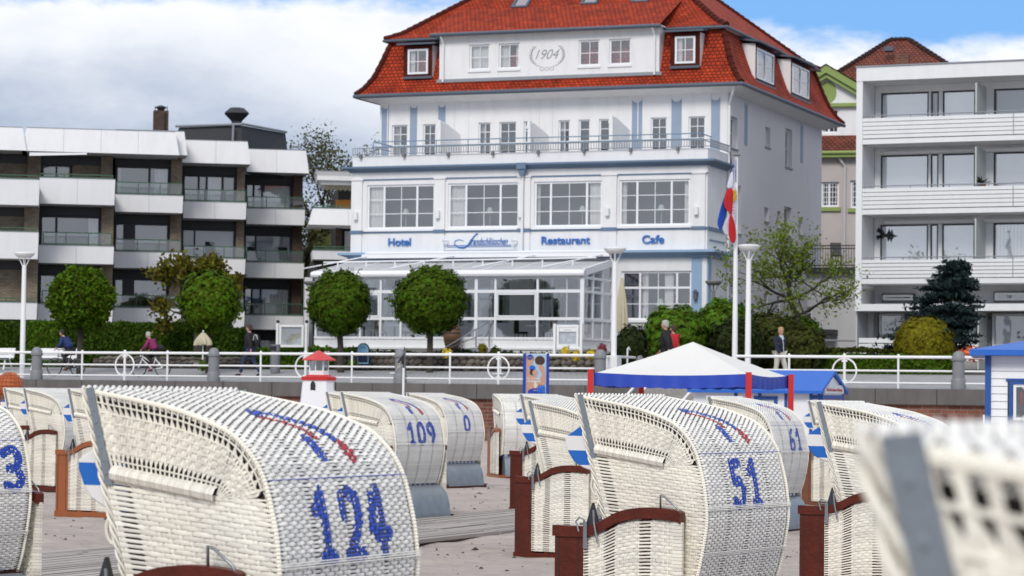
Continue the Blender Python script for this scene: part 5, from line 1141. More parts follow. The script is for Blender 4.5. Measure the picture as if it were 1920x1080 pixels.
# basket sides
ARM = [(-.115, .80), (.07, .80), (.16, .815), (.24, .85), (.32, .89), (.42, .915), (.55, .925), (.70, .915), (.74, .90)]
def armz(x): return np.interp(x, [p[0] for p in ARM], [p[1] for p in ARM])-.03
for sd, nm in ((-1, 'n'), (1, 'f')):
    def fb(a, b, sd=sd):
        a = np.asarray(a, float); b = np.asarray(b, float); x = .085+.655*a; zt = armz(x)-.01; z = zt+(.07-zt)*b
        return np.stack([x, np.full_like(x, sd*BW), z], -1), np.stack([np.zeros_like(x), np.full_like(x, sd), np.zeros_like(x)], -1)
    v, f = weave(fb, 22, 40, 4, A=.004, gaps=((.03, .025), (.27, .055), (.63, .055)), stake=.38, ladder=.6); ME['basket_weave'+nm] = mesh_np('basket_weave', v, f, 'wicker')
    m = MB()
    for u in (.27, .63): x = .085+.655*u; m.box(x-.028, x+.028, sd*(BW-.018)-.008, sd*(BW-.018)+.008, .05, float(armz(x)))
    m.box(.085, .11, sd*(BW-.018)-.008, sd*(BW-.018)+.008, .05, float(armz(.1))); ME['side_batten'+nm] = ('w', m)
    m = MB(); k_ = 40; zt_a = float(armz(.72))
    for i in range(k_): z0 = .07+(zt_a-.07)*i/k_; m.box(.688, .748, sd*BW-.012, sd*BW+.010, z0+.001, z0+(zt_a-.07)/k_-.001)
    ME['edge_wrap'+nm] = mesh_np('edge_wrap', m.v, m.f, 'wicker')
    m = MB(); P_ = crom([(x, z, 0) for x, z in ARM], 5); vs = []; n = len(P_)
    for q in P_:
        t = .030
        for (dy, dz) in ((-.035, -t), (.030, -t), (.030, t), (-.035, t)): vs.append((q[0], sd*(BW-.005)+dy*-sd*-1, q[1]+dz*1.05))
    m.add(vs, [(4*i+a, 4*i+(a+1) % 4, 4*(i+1)+(a+1) % 4, 4*(i+1)+a) for i in range(n-1) for a in range(4)]+[(0, 3, 2, 1), (4*n-4, 4*n-3, 4*n-2, 4*n-1)]); ME['armrest'+nm] = ('w', m)
    m = MB(); m.box(-.105, .088, sd*(BW-.012)-.022, sd*(BW-.012)+.022, .03, .768); ME['post'+nm] = ('w', m)
    m = MB(); m.box(-.078, -.07, sd*(BW+.0105)-.0005, sd*(BW+.0105)+.001, .05, .765); m.box(.052, .058, sd*(BW+.0105)-.0005, sd*(BW+.0105)+.001, .05, .765); ME['groove'+nm] = mesh_np('groove', m.v, m.f, 'black')
    m = MB(); m.box(-.115, .86, sd*(BW-.01)-.03, sd*(BW-.01)+.03, -.02, .055); ME['skid'+nm] = ('w', m)
    m = MB()     # hooks and bow handle
    m.tube([(.07, sd*(BW+.03), .80), (.05, sd*(BW+.03), .86), (.075, sd*(BW+.03), .885), (.105, sd*(BW+.03), .87), (.105, sd*(BW+.03), .70)], .0055, 6)
    m.tube([(.20, sd*(BW+.035), .74), (.175, sd*(BW+.035), .86), (.17, sd*(BW+.035), .93)], .0065, 6); m.box(.10, .125, sd*(BW+.028)-.004, sd*(BW+.028)+.004, .70, .86)
    m.tube([(.06, sd*(BW+.0), .845), (.19, sd*(BW+.01), .85)], .008, 6); ME['latch'+nm] = mesh_np('latch', m.v, m.f, 'steel')
    m = MB(); m.add([(.105, sd*(BW-.03), .82), (.185, sd*(BW-.03), .82), (.14, sd*(BW-.03), .97), (.105, sd*(BW+.02), .82), (.185, sd*(BW+.02), .82), (.14, sd*(BW-.0), .97)], [(0, 1, 2), (3, 5, 4), (0, 3, 4, 1), (1, 4, 5, 2), (0, 2, 5, 3)]); ME['hinge_block'+nm] = mesh_np('hinge_block', m.v, m.f, 'dark_frame')
    m = MB(); m.tube([(.60, sd*BW, .94), (.60, sd*(BW+.004), 1.03), (.62, sd*(BW+.004), 1.025), (.71, sd*(BW+.004), .96), (.735, sd*(BW+.006), .89)], .006, 6); ME['bow_handle'+nm] = mesh_np('bow_handle', m.v, m.f, 'steel', True)
m = MB(); m.box(-.09, .085, -BW+.03, BW-.03, .03, .40); m.box(-.10, .60, -BW+.04, BW-.04, .40, .44); m.box(.835, .875, -BW+.04, BW-.04, -.02, .06); ME['seat_box'] = ('w', m)
m = MB(); m.box(-.08, .56, -.54, .54, .44, .53); ME['seat_cushion'] = mesh_np('seat_cushion', m.v, m.f, 'cushion_stripe')
m = MB(); vs = []
# puffed headrest cushion whose ear hangs out of the opening
def cushion(sd):
    prof = [(.04, 1.44), (-.03, 1.395), (-.10, 1.35), (-.098, 1.315), (-.075, 1.26), (-.035, 1.205), (.03, 1.17), (.10, 1.15), (.14, 1.16), (.12, 1.35)]
    m = MB(); n = len(prof); ys = (HW-.010, HW-.018, HW-.055, HW-.065); cx, cz = .03, 1.29; vs = []
    for q, y in enumerate(ys):
        sc_ = .94 if q in (0, 3) else 1; vs += [(cx+(x-cx)*sc_, sd*y, cz+(z-cz)*sc_) for x, z in prof]
    fs = [(q*n+i, q*n+(i+1) % n, (q+1)*n+(i+1) % n, (q+1)*n+i) for q in range(3) for i in range(n)]+[tuple(range(n)), tuple(range(4*n-1, 3*n-1, -1))]
    return m.add(vs, fs)
for sd, nm in ((-1, 'n'), (1, 'f')): m = cushion(sd); ME['headrest_ear'+nm] = mesh_np('headrest_ear', m.v, m.f, 'cushion'); ME['headrest_earB'+nm] = mesh_np('headrest_ear', m.v, m.f, 'cushion_b')
# painted stencils
DG = {'0': [[(.5, 1), (.15, .85), (.1, .5), (.15, .15), (.5, 0)], [(.62, 1), (.9, .8), (.95, .5), (.9, .2), (.62, 0)]],
      '1': [[(.18, .76), (.5, .93)], [(.58, 1), (.58, .06)], [(.35, .03), (.82, .03)]],
      '2': [[(.12, .66), (.16, .92)], [(.5, 1), (.86, .9), (.9, .66), (.66, .38), (.3, .08)], [(.2, .04), (.9, .04)]],
      '3': [[(.1, .9), (.5, 1)], [(.7, .97), (.92, .75), (.72, .56)], [(.3, .52), (.42, .52)], [(.75, .46), (.95, .25), (.7, .03)], [(.1, .1), (.5, 0)]],
      '4': [[(.3, .9), (.1, .42)], [(.62, 1), (.62, .02)], [(.3, .32), (.92, .32)]],
      '5': [[(.2, 1), (.2, .62)], [(.42, .97), (.85, .97)], [(.3, .55), (.7, .58), (.92, .32), (.75, .05)], [(.12, .12), (.45, 0)]],
      '6': [[(.75, 1), (.3, .75), (.12, .4), (.2, .1), (.45, 0)], [(.4, .5), (.8, .48), (.92, .25), (.68, .02)]],
      '9': [[(.5, 1), (.15, .85), (.15, .6), (.45, .48)], [(.62, 1), (.9, .8), (.92, .4), (.6, 0)]]}
def near_line(X, Z, pl, th, taper=False):
    d = np.full(X.shape, 9.0)
    for (x0, z0), (x1, z1) in zip(pl, pl[1:]):
        dx, dz = x1-x0, z1-z0; L2 = dx*dx+dz*dz; t = np.clip(((X-x0)*dx+(Z-z0)*dz)/max(L2, 1e-9), 0, 1); d = np.minimum(d, np.hypot(X-x0-t*dx, Z-z0-t*dz))
    return d < th
def painted(num, c0=.30, dw=.155, pitch=.215, logo=True):
    out = []
    zt, zb = 1.215, .965
    def keep_blue(a, b):
        X = a*2*HW; Z = ridge(b)[0][:, 1]; k = np.zeros(X.shape, bool)
        for i, ch in enumerate(num):
            x0 = c0+i*pitch
            for st in DG[ch]: k |= near_line(X, Z, [(x0+px*dw, zb+pz*(zt-zb)) for px, pz in st], .030)
        if logo:
            s = b*RLEN
            for st, th in (([(.42, .50), (.47, .46), (.54, .50), (.60, .58), (.67, .70)], .031), ([(.47, .73), (.49, .80)], .036)): k |= near_line(X, s, st, th)
        rs = np.random.RandomState(int(abs(b[0])*1e4) % 9999); return k & (rs.rand(len(a)) > .03)
    def keep_red(a, b):
        X = a*2*HW; s = b*RLEN; k = np.zeros(X.shape, bool)
        for st, th in (([(.40, .53), (.45, .56)], .024), ([(.49, .60), (.53, .65), (.54, .70)], .026), ([(.70, .76), (.71, .81)], .034)): k |= near_line(X, s, st, th)
        return k
    res = [('painted_number', 'paint_blue', keep_blue)]
    if logo: res.append(('painted_emblem', 'paint_red', keep_red))
    return [(nm, mesh_np(nm, *weave(backsurf, 32, 112, 4, A=.0052, gaps=GAPS, ladder=.62, stake=.36, keep=kf, lift=.0012), mt)) for nm, mt, kf in res]
WOOD = {}
def wood(key, mt):
    if (key, mt) not in WOOD: nm, m = key, ME[key][1]; WOOD[(key, mt)] = mesh_np(key.rstrip('nf') if key[-1] in 'nf' else key, m.v, m.f, mt)
    return WOOD[(key, mt)]
PARTNAME = {'side_batten': 'side_batten', 'armrest': 'armrest', 'post': 'front_panel', 'skid': 'base_plank', 'seat_box': 'seat_box'}
def beach_chair(px, s, yaw, label, num=None, dz=0, wd='mahogany', hood_dx=0, tilt=0, c0=.30, ears=True, scale=1.0, cushion_mt='cushion', ear=(0, 0)):
    Y = FPX/s; p = at(px, hz(px), Y); a = -R(yaw); c, sn = math.cos(a), math.sin(a)
    lx, ly = hood_dx*scale, -HW*scale; o = (p.x-(c*lx-sn*ly), p.y-(sn*lx+c*ly), dz)
    t = thing('beach_chair', label, 'beach chair', o, a, 'white wicker beach chairs on the sand'); t.scale = (scale,)*3
    h = thing('hood', None, None); h.parent = t; h.location = (hood_dx, 0, 0)
    if tilt: h.matrix_local = Matrix.Translation((hood_dx, 0, 0)) @ Matrix.Translation((.45, 0, .85)) @ Matrix.Rotation(R(tilt), 4, 'Y') @ Matrix.Translation((-.45, 0, -.85))
    for k in ('back_weave', 'rim', 'rim_strip', 'twined_band', 'blue_thread', 'lining', 'fabric_flap', 'flap_back'): link(k, ME[k], h)
    for n_ in 'nf':
        for k in ('side_weave', 'side_openwork', 'cord', 'wrapped_roll', 'braided_edge', 'metal_strip', 'ring_handle'): link(k, ME[k+n_], h)
    if num:
        for nm, me in painted(num, c0=c0): link(nm, me, h)
    for n_ in 'nf':
        if ears: link('headrest_ear', ME['headrest_ear'+('B' if cushion_mt == 'b' else '')+n_], t).location = (hood_dx+ear[0], 0, ear[1])
        for k in ('basket_weave', 'edge_wrap', 'groove', 'latch', 'hinge_block', 'bow_handle'): link(k, ME[k+n_], t)
        for k in ('side_batten', 'armrest', 'post', 'skid'): link(PARTNAME[k], wood(k+n_, wd), t)
    link('seat_box', wood('seat_box', wd), t); link('seat_cushion', ME['seat_cushion'], t); link('zinc_plate', ME['zinc_plate'], t)
    return t
beach_chair(165, 490, 26, 'large wicker beach chair with blue number 124 on its back', '124', c0=.27, cushion_mt='b', ear=(.05, -.02))
beach_chair(1085, 315, 32, 'wicker beach chair with blue number 51 on its back', '51', c0=.34)
beach_chair(992, 182, 30, 'wicker beach chair close behind the 51 chair, dark red front panel down to the sand', None, -.066)
beach_chair(976, 136, 30, 'wicker beach chair just below the advertising board with narrow dark red post by the boardwalk', None)
beach_chair(1328, 156, 28, 'wicker beach chair with blue number 61 under the tent corner', '61', c0=.50)
beach_chair(925, 96, 76, 'cream beach chair alone before the brick wall, back squarely to us with grey plate below', '1', c0=.72, wd='orange_wood')
beach_chair(764, 109, 35, 'beach chair with a single blue 0 on its back', '0', c0=.50)
beach_chair(640, 147, 33, 'beach chair with blue number 109 on its back', '109', c0=.28, hood_dx=-.10)
beach_chair(612, 122, 30, 'beach chair mostly hidden behind the 109 chair below the red-roofed miniature lighthouse', None)
beach_chair(-360, 300, 38, 'beach chair cut by the frame with a blue 3 on its back', '03', c0=.645, hood_dx=-.14)
beach_chair(45, 117, 31, 'beach chair with curved dark red armrest between the cut-off chair and the orange-panelled one', None)
beach_chair(128, 147, 30, 'beach chair with bright orange wooden front panel and blue and white striped cushion', None, wd='orange_wood')
beach_chair(8, 106, 30, 'small far beach chair below the orange net ball', None)
beach_chair(1533, 250, 27, 'beach chair with dark red panel partly covered by the blurred one', '6', dz=-.03, c0=.1)
beach_chair(1516, 122, 30, 'distant beach chair with light brown wooden panel beside the 61 chair', None, dz=-.04, wd='brown_wood')
beach_chair(1666, 2350, 30, 'out-of-focus beach chair filling the corner, grey metal strip on its edge', None, dz=-.034)
# ------------------------------------------------------------------ foliage
def leafmesh(pts, size, seed=1, flat=None, elong=1.6):
    """one small folded leaf face per point"""
    rs = np.random.RandomState(seed); n = len(pts); pts = np.asarray(pts); d = rs.normal(size=(n, 3)); d /= np.linalg.norm(d, axis=1)[:, None]; e = rs.normal(size=(n, 3))
    if flat is not None: d = d*(1-flat)+np.array([0, 0, 1.])*flat*rs.choice([-1, 1], n)[:, None]; d /= np.linalg.norm(d, axis=1)[:, None]
    u = np.cross(d, e); u /= np.linalg.norm(u, axis=1)[:, None]; v = np.cross(d, u); s = size*rs.uniform(.6, 1.35, n)[:, None]
    V = np.stack([pts-u*s*elong/2, pts+v*s*.5, pts+u*s*elong/2, pts-v*s*.5], 1).reshape(-1, 3); return V, np.arange(4*n).reshape(n, 4)
def lump(d, seed, f=2.2): return np.array([mn.noise(Vector(q)*f+Vector((seed*7.1, 0, 0))) for q in d])
def blob(n, c, r, seed=0, amp=.14, inner=.72, f=2.4, cut=None, gaps=0):
    rs = np.random.RandomState(seed); d = rs.normal(size=(n, 3)); d /= np.linalg.norm(d, axis=1)[:, None]
    k = lump(d, seed, f); k2 = lump(d, seed+3, f*3); rad = (inner+(1-inner)*rs.rand(n)**.45)*(1+amp*k*2+amp*.9*k2*2)+np.abs(rs.normal(0, .022, n))*(rs.rand(n) < .5)
    if gaps: m = lump(d, seed+9, f*2.2) > -gaps; d, rad = d[m], rad[m]
    P = np.array(c)+d*rad[:, None]*np.array(r)
    return P
def core(m, c, r, seed, s=.78, amp=.12):
    V = []; nn, mm = 20, 12
    for i in range(mm+1):
        for j in range(nn):
            th = math.pi*i/mm; ph = 2*math.pi*j/nn; d = Vector((math.sin(th)*math.cos(ph), math.sin(th)*math.sin(ph), -math.cos(th))); q = s*(1+amp*mn.noise(d*2.4+Vector((seed*7.1, 0, 0)))*2)
            V.append((c[0]+d.x*r[0]*q, c[1]+d.y*r[1]*q, c[2]+d.z*r[2]*q))
    return m.add(V, [(i*nn+j, i*nn+(j+1) % nn, (i+1)*nn+(j+1) % nn, (i+1)*nn+j) for i in range(mm) for j in range(nn)])
def foliage(name, P, size, mt, parent, seed=1, flat=None, elong=1.6):
    v, f = leafmesh(np.asarray(P)-np.array(parent.location if parent else (0, 0, 0)), size, seed, flat, elong); return link(name, mesh_np(name, v, f, mt), parent)
def ballinfo(x0, x1, y0, y1, Y):
    a = at(x0, (y0+y1)/2, Y); b = at(x1, (y0+y1)/2, Y); t = at((x0+x1)/2, y0, Y); u = at((x0+x1)/2, y1, Y)
    return ((a.x+b.x)/2, Y, (t.z+u.z)/2), (b.x-a.x)/2, (t.z-u.z)/2
def ball_tree(x0, x1, y0, y1, Y, tx, lab, mt, seed, n=15000, dens=.0, lean=0, amp=.07):
    c, rx, rz = ballinfo(x0, x1, y0, y1, Y); gz = 2.6; t = thing('clipped_tree', lab, 'tree', (c[0]+lean, Y, gz), 0, 'ball clipped trees before the buildings')
    P = blob(n, c, (rx*.97, rx*.97, rz*.97), seed, amp, .70, 3.5, gaps=dens); rs_ = np.random.RandomState(seed+50); k_ = rs_.choice(len(P), 90); sh_ = [np.array(c)+(P[q]-np.array(c))*(1+.035*j)+rs_.normal(0, .02, 3) for q in k_ for j in range(5)]; P = np.concatenate([P, np.array(sh_)]); foliage('crown', P, .105, mt, t, seed)
    if not dens: m = core(MB(), tuple(np.array(c)-np.array(t.location)), (rx, rx, rz), seed, .66); m.build('inner_crown', mt, t, True)
    m = MB(); m.tube([(0, 0, -.6), (-lean*.3, 0, (c[2]-rz-gz)*.6), (-lean, 0, c[2]-gz-rz*.6), (-lean*.9, 0, c[2]-gz)], [.15, .115, .11, .06], 8)
    rs = random.Random(seed)
    for k in range(14):
        a = rs.random()*6.28; q = rs.uniform(.4, .85); z0 = c[2]-gz-rz*rs.uniform(.3, .7); m.tube([(-lean, 0, z0), (-lean+rx*q*math.cos(a)*.5, rx*q*math.sin(a)*.5, z0+rz*.5), (-lean+rx*q*math.cos(a), rx*q*math.sin(a), c[2]-gz+rz*rs.uniform(-.3, .6))], [.05, .03, .012], 5)
    m.build('trunk', 'bark', t); return t
ball_tree(91, 213, 500, 622, 99.5, 152, 'loose yellow-green ball tree behind the navy cyclist', 'leaf_ball2', 3, 9500, .62, amp=.10)
ball_tree(334, 452, 509, 628, 99, 393, 'dense bright green ball tree covering the copper-leaved tree', 'leaf_ball2', 5, 12000, amp=.10)
ball_tree(576, 697, 505, 630, 98.2, 647, 'dark green ball tree beside the grey lamp, its trunk bare above the hedge', 'leaf_ball', 8, 12500, lean=.1, amp=.09)
ball_tree(737, 878, 498, 628, 97.2, 812, 'largest dark green ball tree at the entrance steps', 'leaf_ball', 12, 15500, amp=.09)
def hedge(name, lab, Fq, x0, x1, d0, d1, zb, zt, mt, seed, size=.09, n=None, amp=.1, group=None):
    """box hedge in promenade frame coordinates"""
    o = FN.W(x0, d0, zb); t = thing(name, lab, 'hedge', o, 0, group); L_x, D_, H_ = x1-x0, d1-d0, zt-zb; rs = np.random.RandomState(seed); A_ = L_x*H_+L_x*D_+2*D_*H_; n = n or int(A_*330)
    P = []; q = rs.rand(n); u = rs.rand(n); v = rs.rand(n); a1 = L_x*H_/A_; a2 = a1+L_x*D_/A_
    ux, uy = np.array(FN.ux), np.array(FN.uy); base = np.array(FN.W(x0, d0, zb))
    lx = np.where(q < a2, u*L_x, np.where(q < (a2+1)/2, 0, L_x)); ly = np.where(q < a1, 0, np.where(q < a2, v*D_, u*D_)); lz = np.where(q < a1, v*H_, np.where(q < a2, H_, v*H_))
    no = np.array([mn.noise(Vector((a*.9, b*1.1+seed, c*1.1))) for a, b, c in zip(lx, lz, ly)]); no2 = np.array([mn.noise(Vector((a*3.3, b*3+seed, c*3))) for a, b, c in zip(lx, lz, ly)])
    k = amp*(no*1.3+no2*.7)+rs.normal(0, .03, n)
    ly = np.where(q < a1, ly-k, ly); lz = np.where((q >= a1) & (q < a2), lz+k, lz+0)
    P = base+lx[:, None]*ux+ly[:, None]*uy+np.stack([0*lz, 0*lz, lz], 1); foliage('foliage', P, size, mt, t, seed)
    m = MB(); c = [FN.W(x0+a, d0+b, 0)-Vector((o.x, o.y, 0)) for a, b in ((.05, .12), (L_x-.05, .12), (L_x-.05, D_-.1), (.05, D_-.1))]; m.zprism([(p.x, p.y) for p in c], 0, H_-.12); m.build('inner_hedge', mt, t); return t
def fx(px, d): return FN.p(px, hz(px), d)[0]
def fz(px, py, d): return FN.p(px, py, d)[1]
def bush(name, x0, x1, y0, y1, Y, lab, mt, seed, n=6000, size=.09, cat='bush', amp=.14, group=None, rz=None, corek=.8, flat=None, elong=1.6, ry=None):
    c, rx, rz_ = ballinfo(x0, x1, y0, y1, Y); t = thing(name, lab, cat, (c[0], c[1], c[2]-rz_), 0, group)
    ry = ry or rx; foliage('foliage', blob(n, c, (rx, ry, rz_), seed, amp, .8, 3), size, mt, t, seed, flat, elong); core(MB(), (0, 0, rz_), (rx, ry, rz_), seed, corek).build('inner_foliage', mt, t, True); return t
# hedges
hedge('clipped_hedge', 'long clipped green hedge behind the cyclists in front of the terraced block', None, fx(-60, 11), fx(352, 11), 10.8, 12.2, 2.3, fz(300, 608, 11), 'leaf_hedge', 3)
hedge('clipped_hedge', 'lighter green hedge section beside the white lamp, ending at the navy cyclist', None, fx(56, 10.3), fx(112, 10.3), 10.0, 10.7, 2.3, fz(90, 603, 10.3), 'leaf_bright', 4)
hedge('clipped_hedge', 'dark hedge end behind the walker in black', None, fx(352, 11.3), fx(450, 11.3), 11.0, 12.0, 2.3, fz(430, 618, 11.3), 'leaf_hedge', 6)
hedge('low_hedge', 'low bright hedge behind the litter bin and miniature lighthouse', None, fx(482, 9.6), fx(680, 9.6), 9.4, 10.4, 2.3, fz(560, 655, 9.6), 'leaf_bright', 7)
hedge('low_hedge', 'wide low olive hedge behind the walking woman', None, fx(1478, 12), fx(1720, 12), 11.6, 13.2, 2.3, fz(1600, 657, 12), 'leaf_olive', 8)
hedge('low_hedge', 'bright green low hedge under the ringed railing before the thuja', None, fx(1536, 9.6), fx(1792, 9.6), 9.4, 10.6, 2.3, fz(1660, 668, 9.6), 'leaf_bright', 9)
# bushes
bush('ivy_bush', 1298, 1412, 566, 690, 93.5, 'tall bright ivy-leaved bush behind the flagpole and grey lamp', 'leaf_bright', 21, 9000, .13)
bush('ivy_bush', 1206, 1330, 578, 690, 92.5, 'rounded bright leafy bush behind the grey-haired walker', 'leaf_bright', 22, 9000, .13)
bush('juniper_bush', 1392, 1500, 588, 700, 93.5, 'brownish green juniper bush behind the walking woman', 'leaf_olive', 23, 9000, .10, amp=.2)
bush('juniper_bush', 1330, 1432, 600, 700, 91.5, 'dark juniper bush between flagpole and tall white lamp', 'leaf_dark', 27, 6000, .10, amp=.2)
bush('juniper_bush', 1456, 1545, 612, 700, 92.5, 'low spreading juniper at the foot of the leafy tree', 'leaf_olive', 28, 6000, .10, amp=.2)
bush('leafy_shrub', 1450, 1540, 592, 668, 97.5, 'fresh green shrub behind the trunk of the leafy tree', 'leaf_bright', 24, 5000, .12)
bush('flowering_shrub', 1155, 1212, 612, 690, 90, 'dark shrub with pale blossom beside the closed parasol', 'leaf_dark', 25, 4000, .10)
bush('thuja_ball', 1677, 1790, 593, 700, 92, 'golden rounded thuja before the blue spruce', 'leaf_thuja', 26, 16000, .075, amp=.06, corek=.93)
bush('orange_flowers', 1797, 1842, 651, 676, 83, 'orange flowers in a planter behind the promenade bollard', 'flower_orange', 29, 420, .07, cat='flowers', corek=.3, amp=.3)
rnd = random.Random(8)
fl = [(838, 660, 'flower_yellow', 'small yellow flower clump at the foot of the largest ball tree'), (905, 650, 'leaf_thuja', 'tuft of tall pale grass by the entrance steps'), (1060, 657, 'flower_yellow', 'yellow blossom twig below the menu board'), (1080, 664, 'flower_yellow', 'yellow blossom clump between the menu board legs'), (1108, 661, 'flower_yellow', 'yellow blossom clump next to the white lamp post'), (1129, 650, 'flower_red', 'dark red foliage plant behind the bollard'), (930, 655, 'leaf_olive', 'thin sprigs beside the handrail'), (1190, 640, 'flower_white', 'pale blossom on the dark shrub'), (380, 682, 'leaf_bright', 'ground plant on the stone border left of the walker'), (660, 680, 'leaf_bright', 'low plant at the advertising pavement sign')]
for i, (px, py, mt, lab) in enumerate(fl): bush('garden_plant', px-8, px+8, py-5, py+12, 94 if px > 700 else 97, lab.replace('left of', 'near'), mt, 40+i, 260, .07, cat='plant', corek=.45, amp=.35)
# branching trees
def branches(m, p, d, L_, r, depth, rs, tips, spread=.6, up=.15, seglen=.3, keep=None):
    pts = [p]; rr = [r]; n = max(2, int(L_/seglen)); q = Vector(p); d = Vector(d).normalized()
    for i in range(n):
        d = (d+Vector((rs.gauss(0, .13), rs.gauss(0, .13), rs.gauss(up*.3, .10)))).normalized(); q = q+d*(L_/n); pts.append(tuple(q)); rr.append(r*(1-.55*(i+1)/n))
    m.tube(pts, rr, 5 if depth > 1 else 4, caps=False)
    for i in range(1, len(pts)): 
        if depth <= 1: tips.append(pts[i])
    if depth == 0: return
    k = rs.choice((3, 4)) if depth > 1 else 4
    for j in range(k):
        i = rs.randint(max(1, n//3), n); a = Vector((rs.gauss(0, 1), rs.gauss(0, 1), rs.gauss(up, .6))).normalized(); nd = (d*(1-spread)+a*spread).normalized()
        branches(m, pts[i], nd, L_*rs.uniform(.5, .75), rr[i]*.68, depth-1, rs, tips, spread, up, seglen)
def open_tree(name, px, py, Y, trunk, limbs, lab, mt, seed, leafn, leafs, jit, depth=3, r0=.14):
    base = at(px, py, Y); t = thing(name, lab, 'tree', base, 0); rs = random.Random(seed); m = MB(); tips = []
    T = [Vector(q) for q in trunk]; m.tube(T, [r0*(1-.5*i/len(T)) for i in range(len(T))], 8)
    for (i, d, L_) in limbs: branches(m, tuple(T[i]), d, L_, r0*.5, depth, rs, tips, .55, .12)
    m.build('trunk', 'bark', t); r2 = np.random.RandomState(seed); tp = np.array(tips); P = tp[r2.randint(0, len(tp), leafn)]+r2.normal(0, jit, (leafn, 3))
    v, f = leafmesh(P, leafs, seed); link('crown', mesh_np('crown', v, f, mt), t); return t
open_tree('leafy_tree', 1508, 668, 96.5, [(0, 0, -.3), (-.1, 0, .7), (-.32, 0, 1.5), (-.55, 0, 2.1), (-.62, 0, 2.9)], [(3, (-.9, .1, .6), 1.55), (3, (.9, -.2, .35), 1.6), (4, (.3, .3, 1), 1.25), (4, (-.5, -.3, .9), 1.25), (2, (1, 0, .25), 1.55), (4, (.9, .3, .6), 1.4), (4, (-.9, 0, .2), 1.35), (3, (-.9, .3, .1), 1.3)], 'spreading tree with thin fresh leaves before the grey side wall', 'leaf_tree', 5, 4300, .08, .17)
open_tree('copper_tree', 372, 640, 104, [(0, 0, -.5), (0, 0, 1), (-.1, 0, 2.0)], [(2, (-.95, .1, .25), 1.15), (2, (.9, 0, .2), 1.0), (2, (0, .2, .8), .85), (2, (-.6, 0, .5), 1.0), (2, (.5, 0, .6), .85), (1, (-1, 0, .1), 1.0)], 'pollarded tree with coppery young leaves half hidden by a ball tree', 'leaf_copper', 9, 3200, .13, .16, 2, .2)
t = open_tree('tall_tree', 600, 640, 152, [(0, 0, -1), (0, 0, 3), (.2, 0, 6)], [(2, (-.5, 0, 1), 4.4), (2, (.4, 0, 1), 3.6), (2, (0, .3, 1), 4.2), (1, (-.4, 0, .9), 3.5), (1, (.5, 0, .7), 3.2), (2, (-.9, 0, .7), 2.6)], 'tall sparse tree in young leaf between the two balcony blocks', 'leaf_far', 11, 6500, .12, .3, 3, .22)
bush('dark_wood', 560, 690, 402, 660, 150, 'dense olive tree growing below the sparse one between the blocks', 'leaf_far', 33, 13000, .22, cat='tree', corek=.9)
# blue spruce
def spruce():
    base = at(1762, 690, 93.5); t = thing('blue_spruce', 'blue-grey spruce with leaning ragged crown before the balcony block', 'spruce', base); rs = random.Random(6); m = MB(); P = []
    Ht = at(1790, 482, 93.5).z-base.z; ax = lambda z: .05+.62*(z/Ht)**1.2
    m.tube([(ax(z), 0, z) for z in [Ht*i/8 for i in range(9)]], [.12*(1-i/9)+.01 for i in range(9)], 7)
    for k in range(190):
        f = rs.random()**.85; z = .5+f*(Ht-.65); W_ = (1-f)**.62*1.85+.28; a = rs.random()*6.28; left = math.cos(a) < 0; L_ = W_*rs.uniform(.6, 1.0)*(1.38 if left else .95)
        if math.cos(a) > .2 and z < Ht*.45: L_ *= .85
        pts = []; dz = -.15
        for i in range(6): s = i/5; pts.append((ax(z)+L_*s*math.cos(a), L_*s*math.sin(a), z+dz*L_*s+.10*L_*s*s))
        m.tube(pts, [.025*(1-.8*i/5) for i in range(6)], 4, caps=False)
        n = int(60*L_)+14
        for _ in range(n):
            s = rs.uniform(.25, 1.03)**.8; q = pts[min(5, int(s*5))]; w_ = .22*(1.1-s)+.04; P.append((q[0]+rs.gauss(0, w_), q[1]+rs.gauss(0, w_), q[2]+rs.gauss(-.01, .035)))
    m.build('trunk', 'bark', t); v, f = leafmesh(P, .075, 6, .35, 2.6); link('crown', mesh_np('crown', v, f, 'leaf_spruce'), t)
spruce()
# ------------------------------------------------------------------ boulder border
def boulder_wall(pa, pb, lab, rows, d0, seed, ztop, w_=.5):
    x0, x1 = fx(pa, d0), fx(pb, d0); t = thing('boulder_border', lab, 'stone border', FN.W(x0, d0, prom(9)), FN.a); rs = random.Random(seed); m = MB(); H_ = ztop-prom(9)
    for r in range(rows):
        x = rs.random()*.3
        while x < x1-x0:
            w2 = rs.uniform(.16, .36); h2 = H_/rows*.62; c = (x+w2/2, rs.uniform(-.05, .08)+.12*r, H_*(r+.5)/rows); k0 = len(m.v); m.ball(c, (w2*.56, .25, h2*rs.uniform(.9, 1.25)), 9, 6)
            for i in range(k0, len(m.v)):
                v = Vector(m.v[i]); nv = mn.noise(v*4+Vector((seed, 0, 0)))*.05; m.v[i] = (v.x+nv, v.y+nv, v.z+nv)
            x += w2
    smoothed(m.build('stonework', 'stone', t), 60); MB().box(0, x1-x0, .15, 1.2, -.3, H_-.05).build('soil_bed', 'soil', t)
boulder_wall(170, 465, 'low border of round boulders behind the cyclists', 3, 9.3, 4, prom(9)+.46)
boulder_wall(622, 1130, 'boulder border below the hotel garden', 3, 9.0, 5, prom(9)+.62)
hedge('ground_cover', 'low dark planting on top of the boulder border by the hotel', None, fx(622, 9.4), fx(1200, 9.4), 9.5, 10.6, prom(9), prom(9)+.68, 'leaf_dark', 14, .09, 2600)
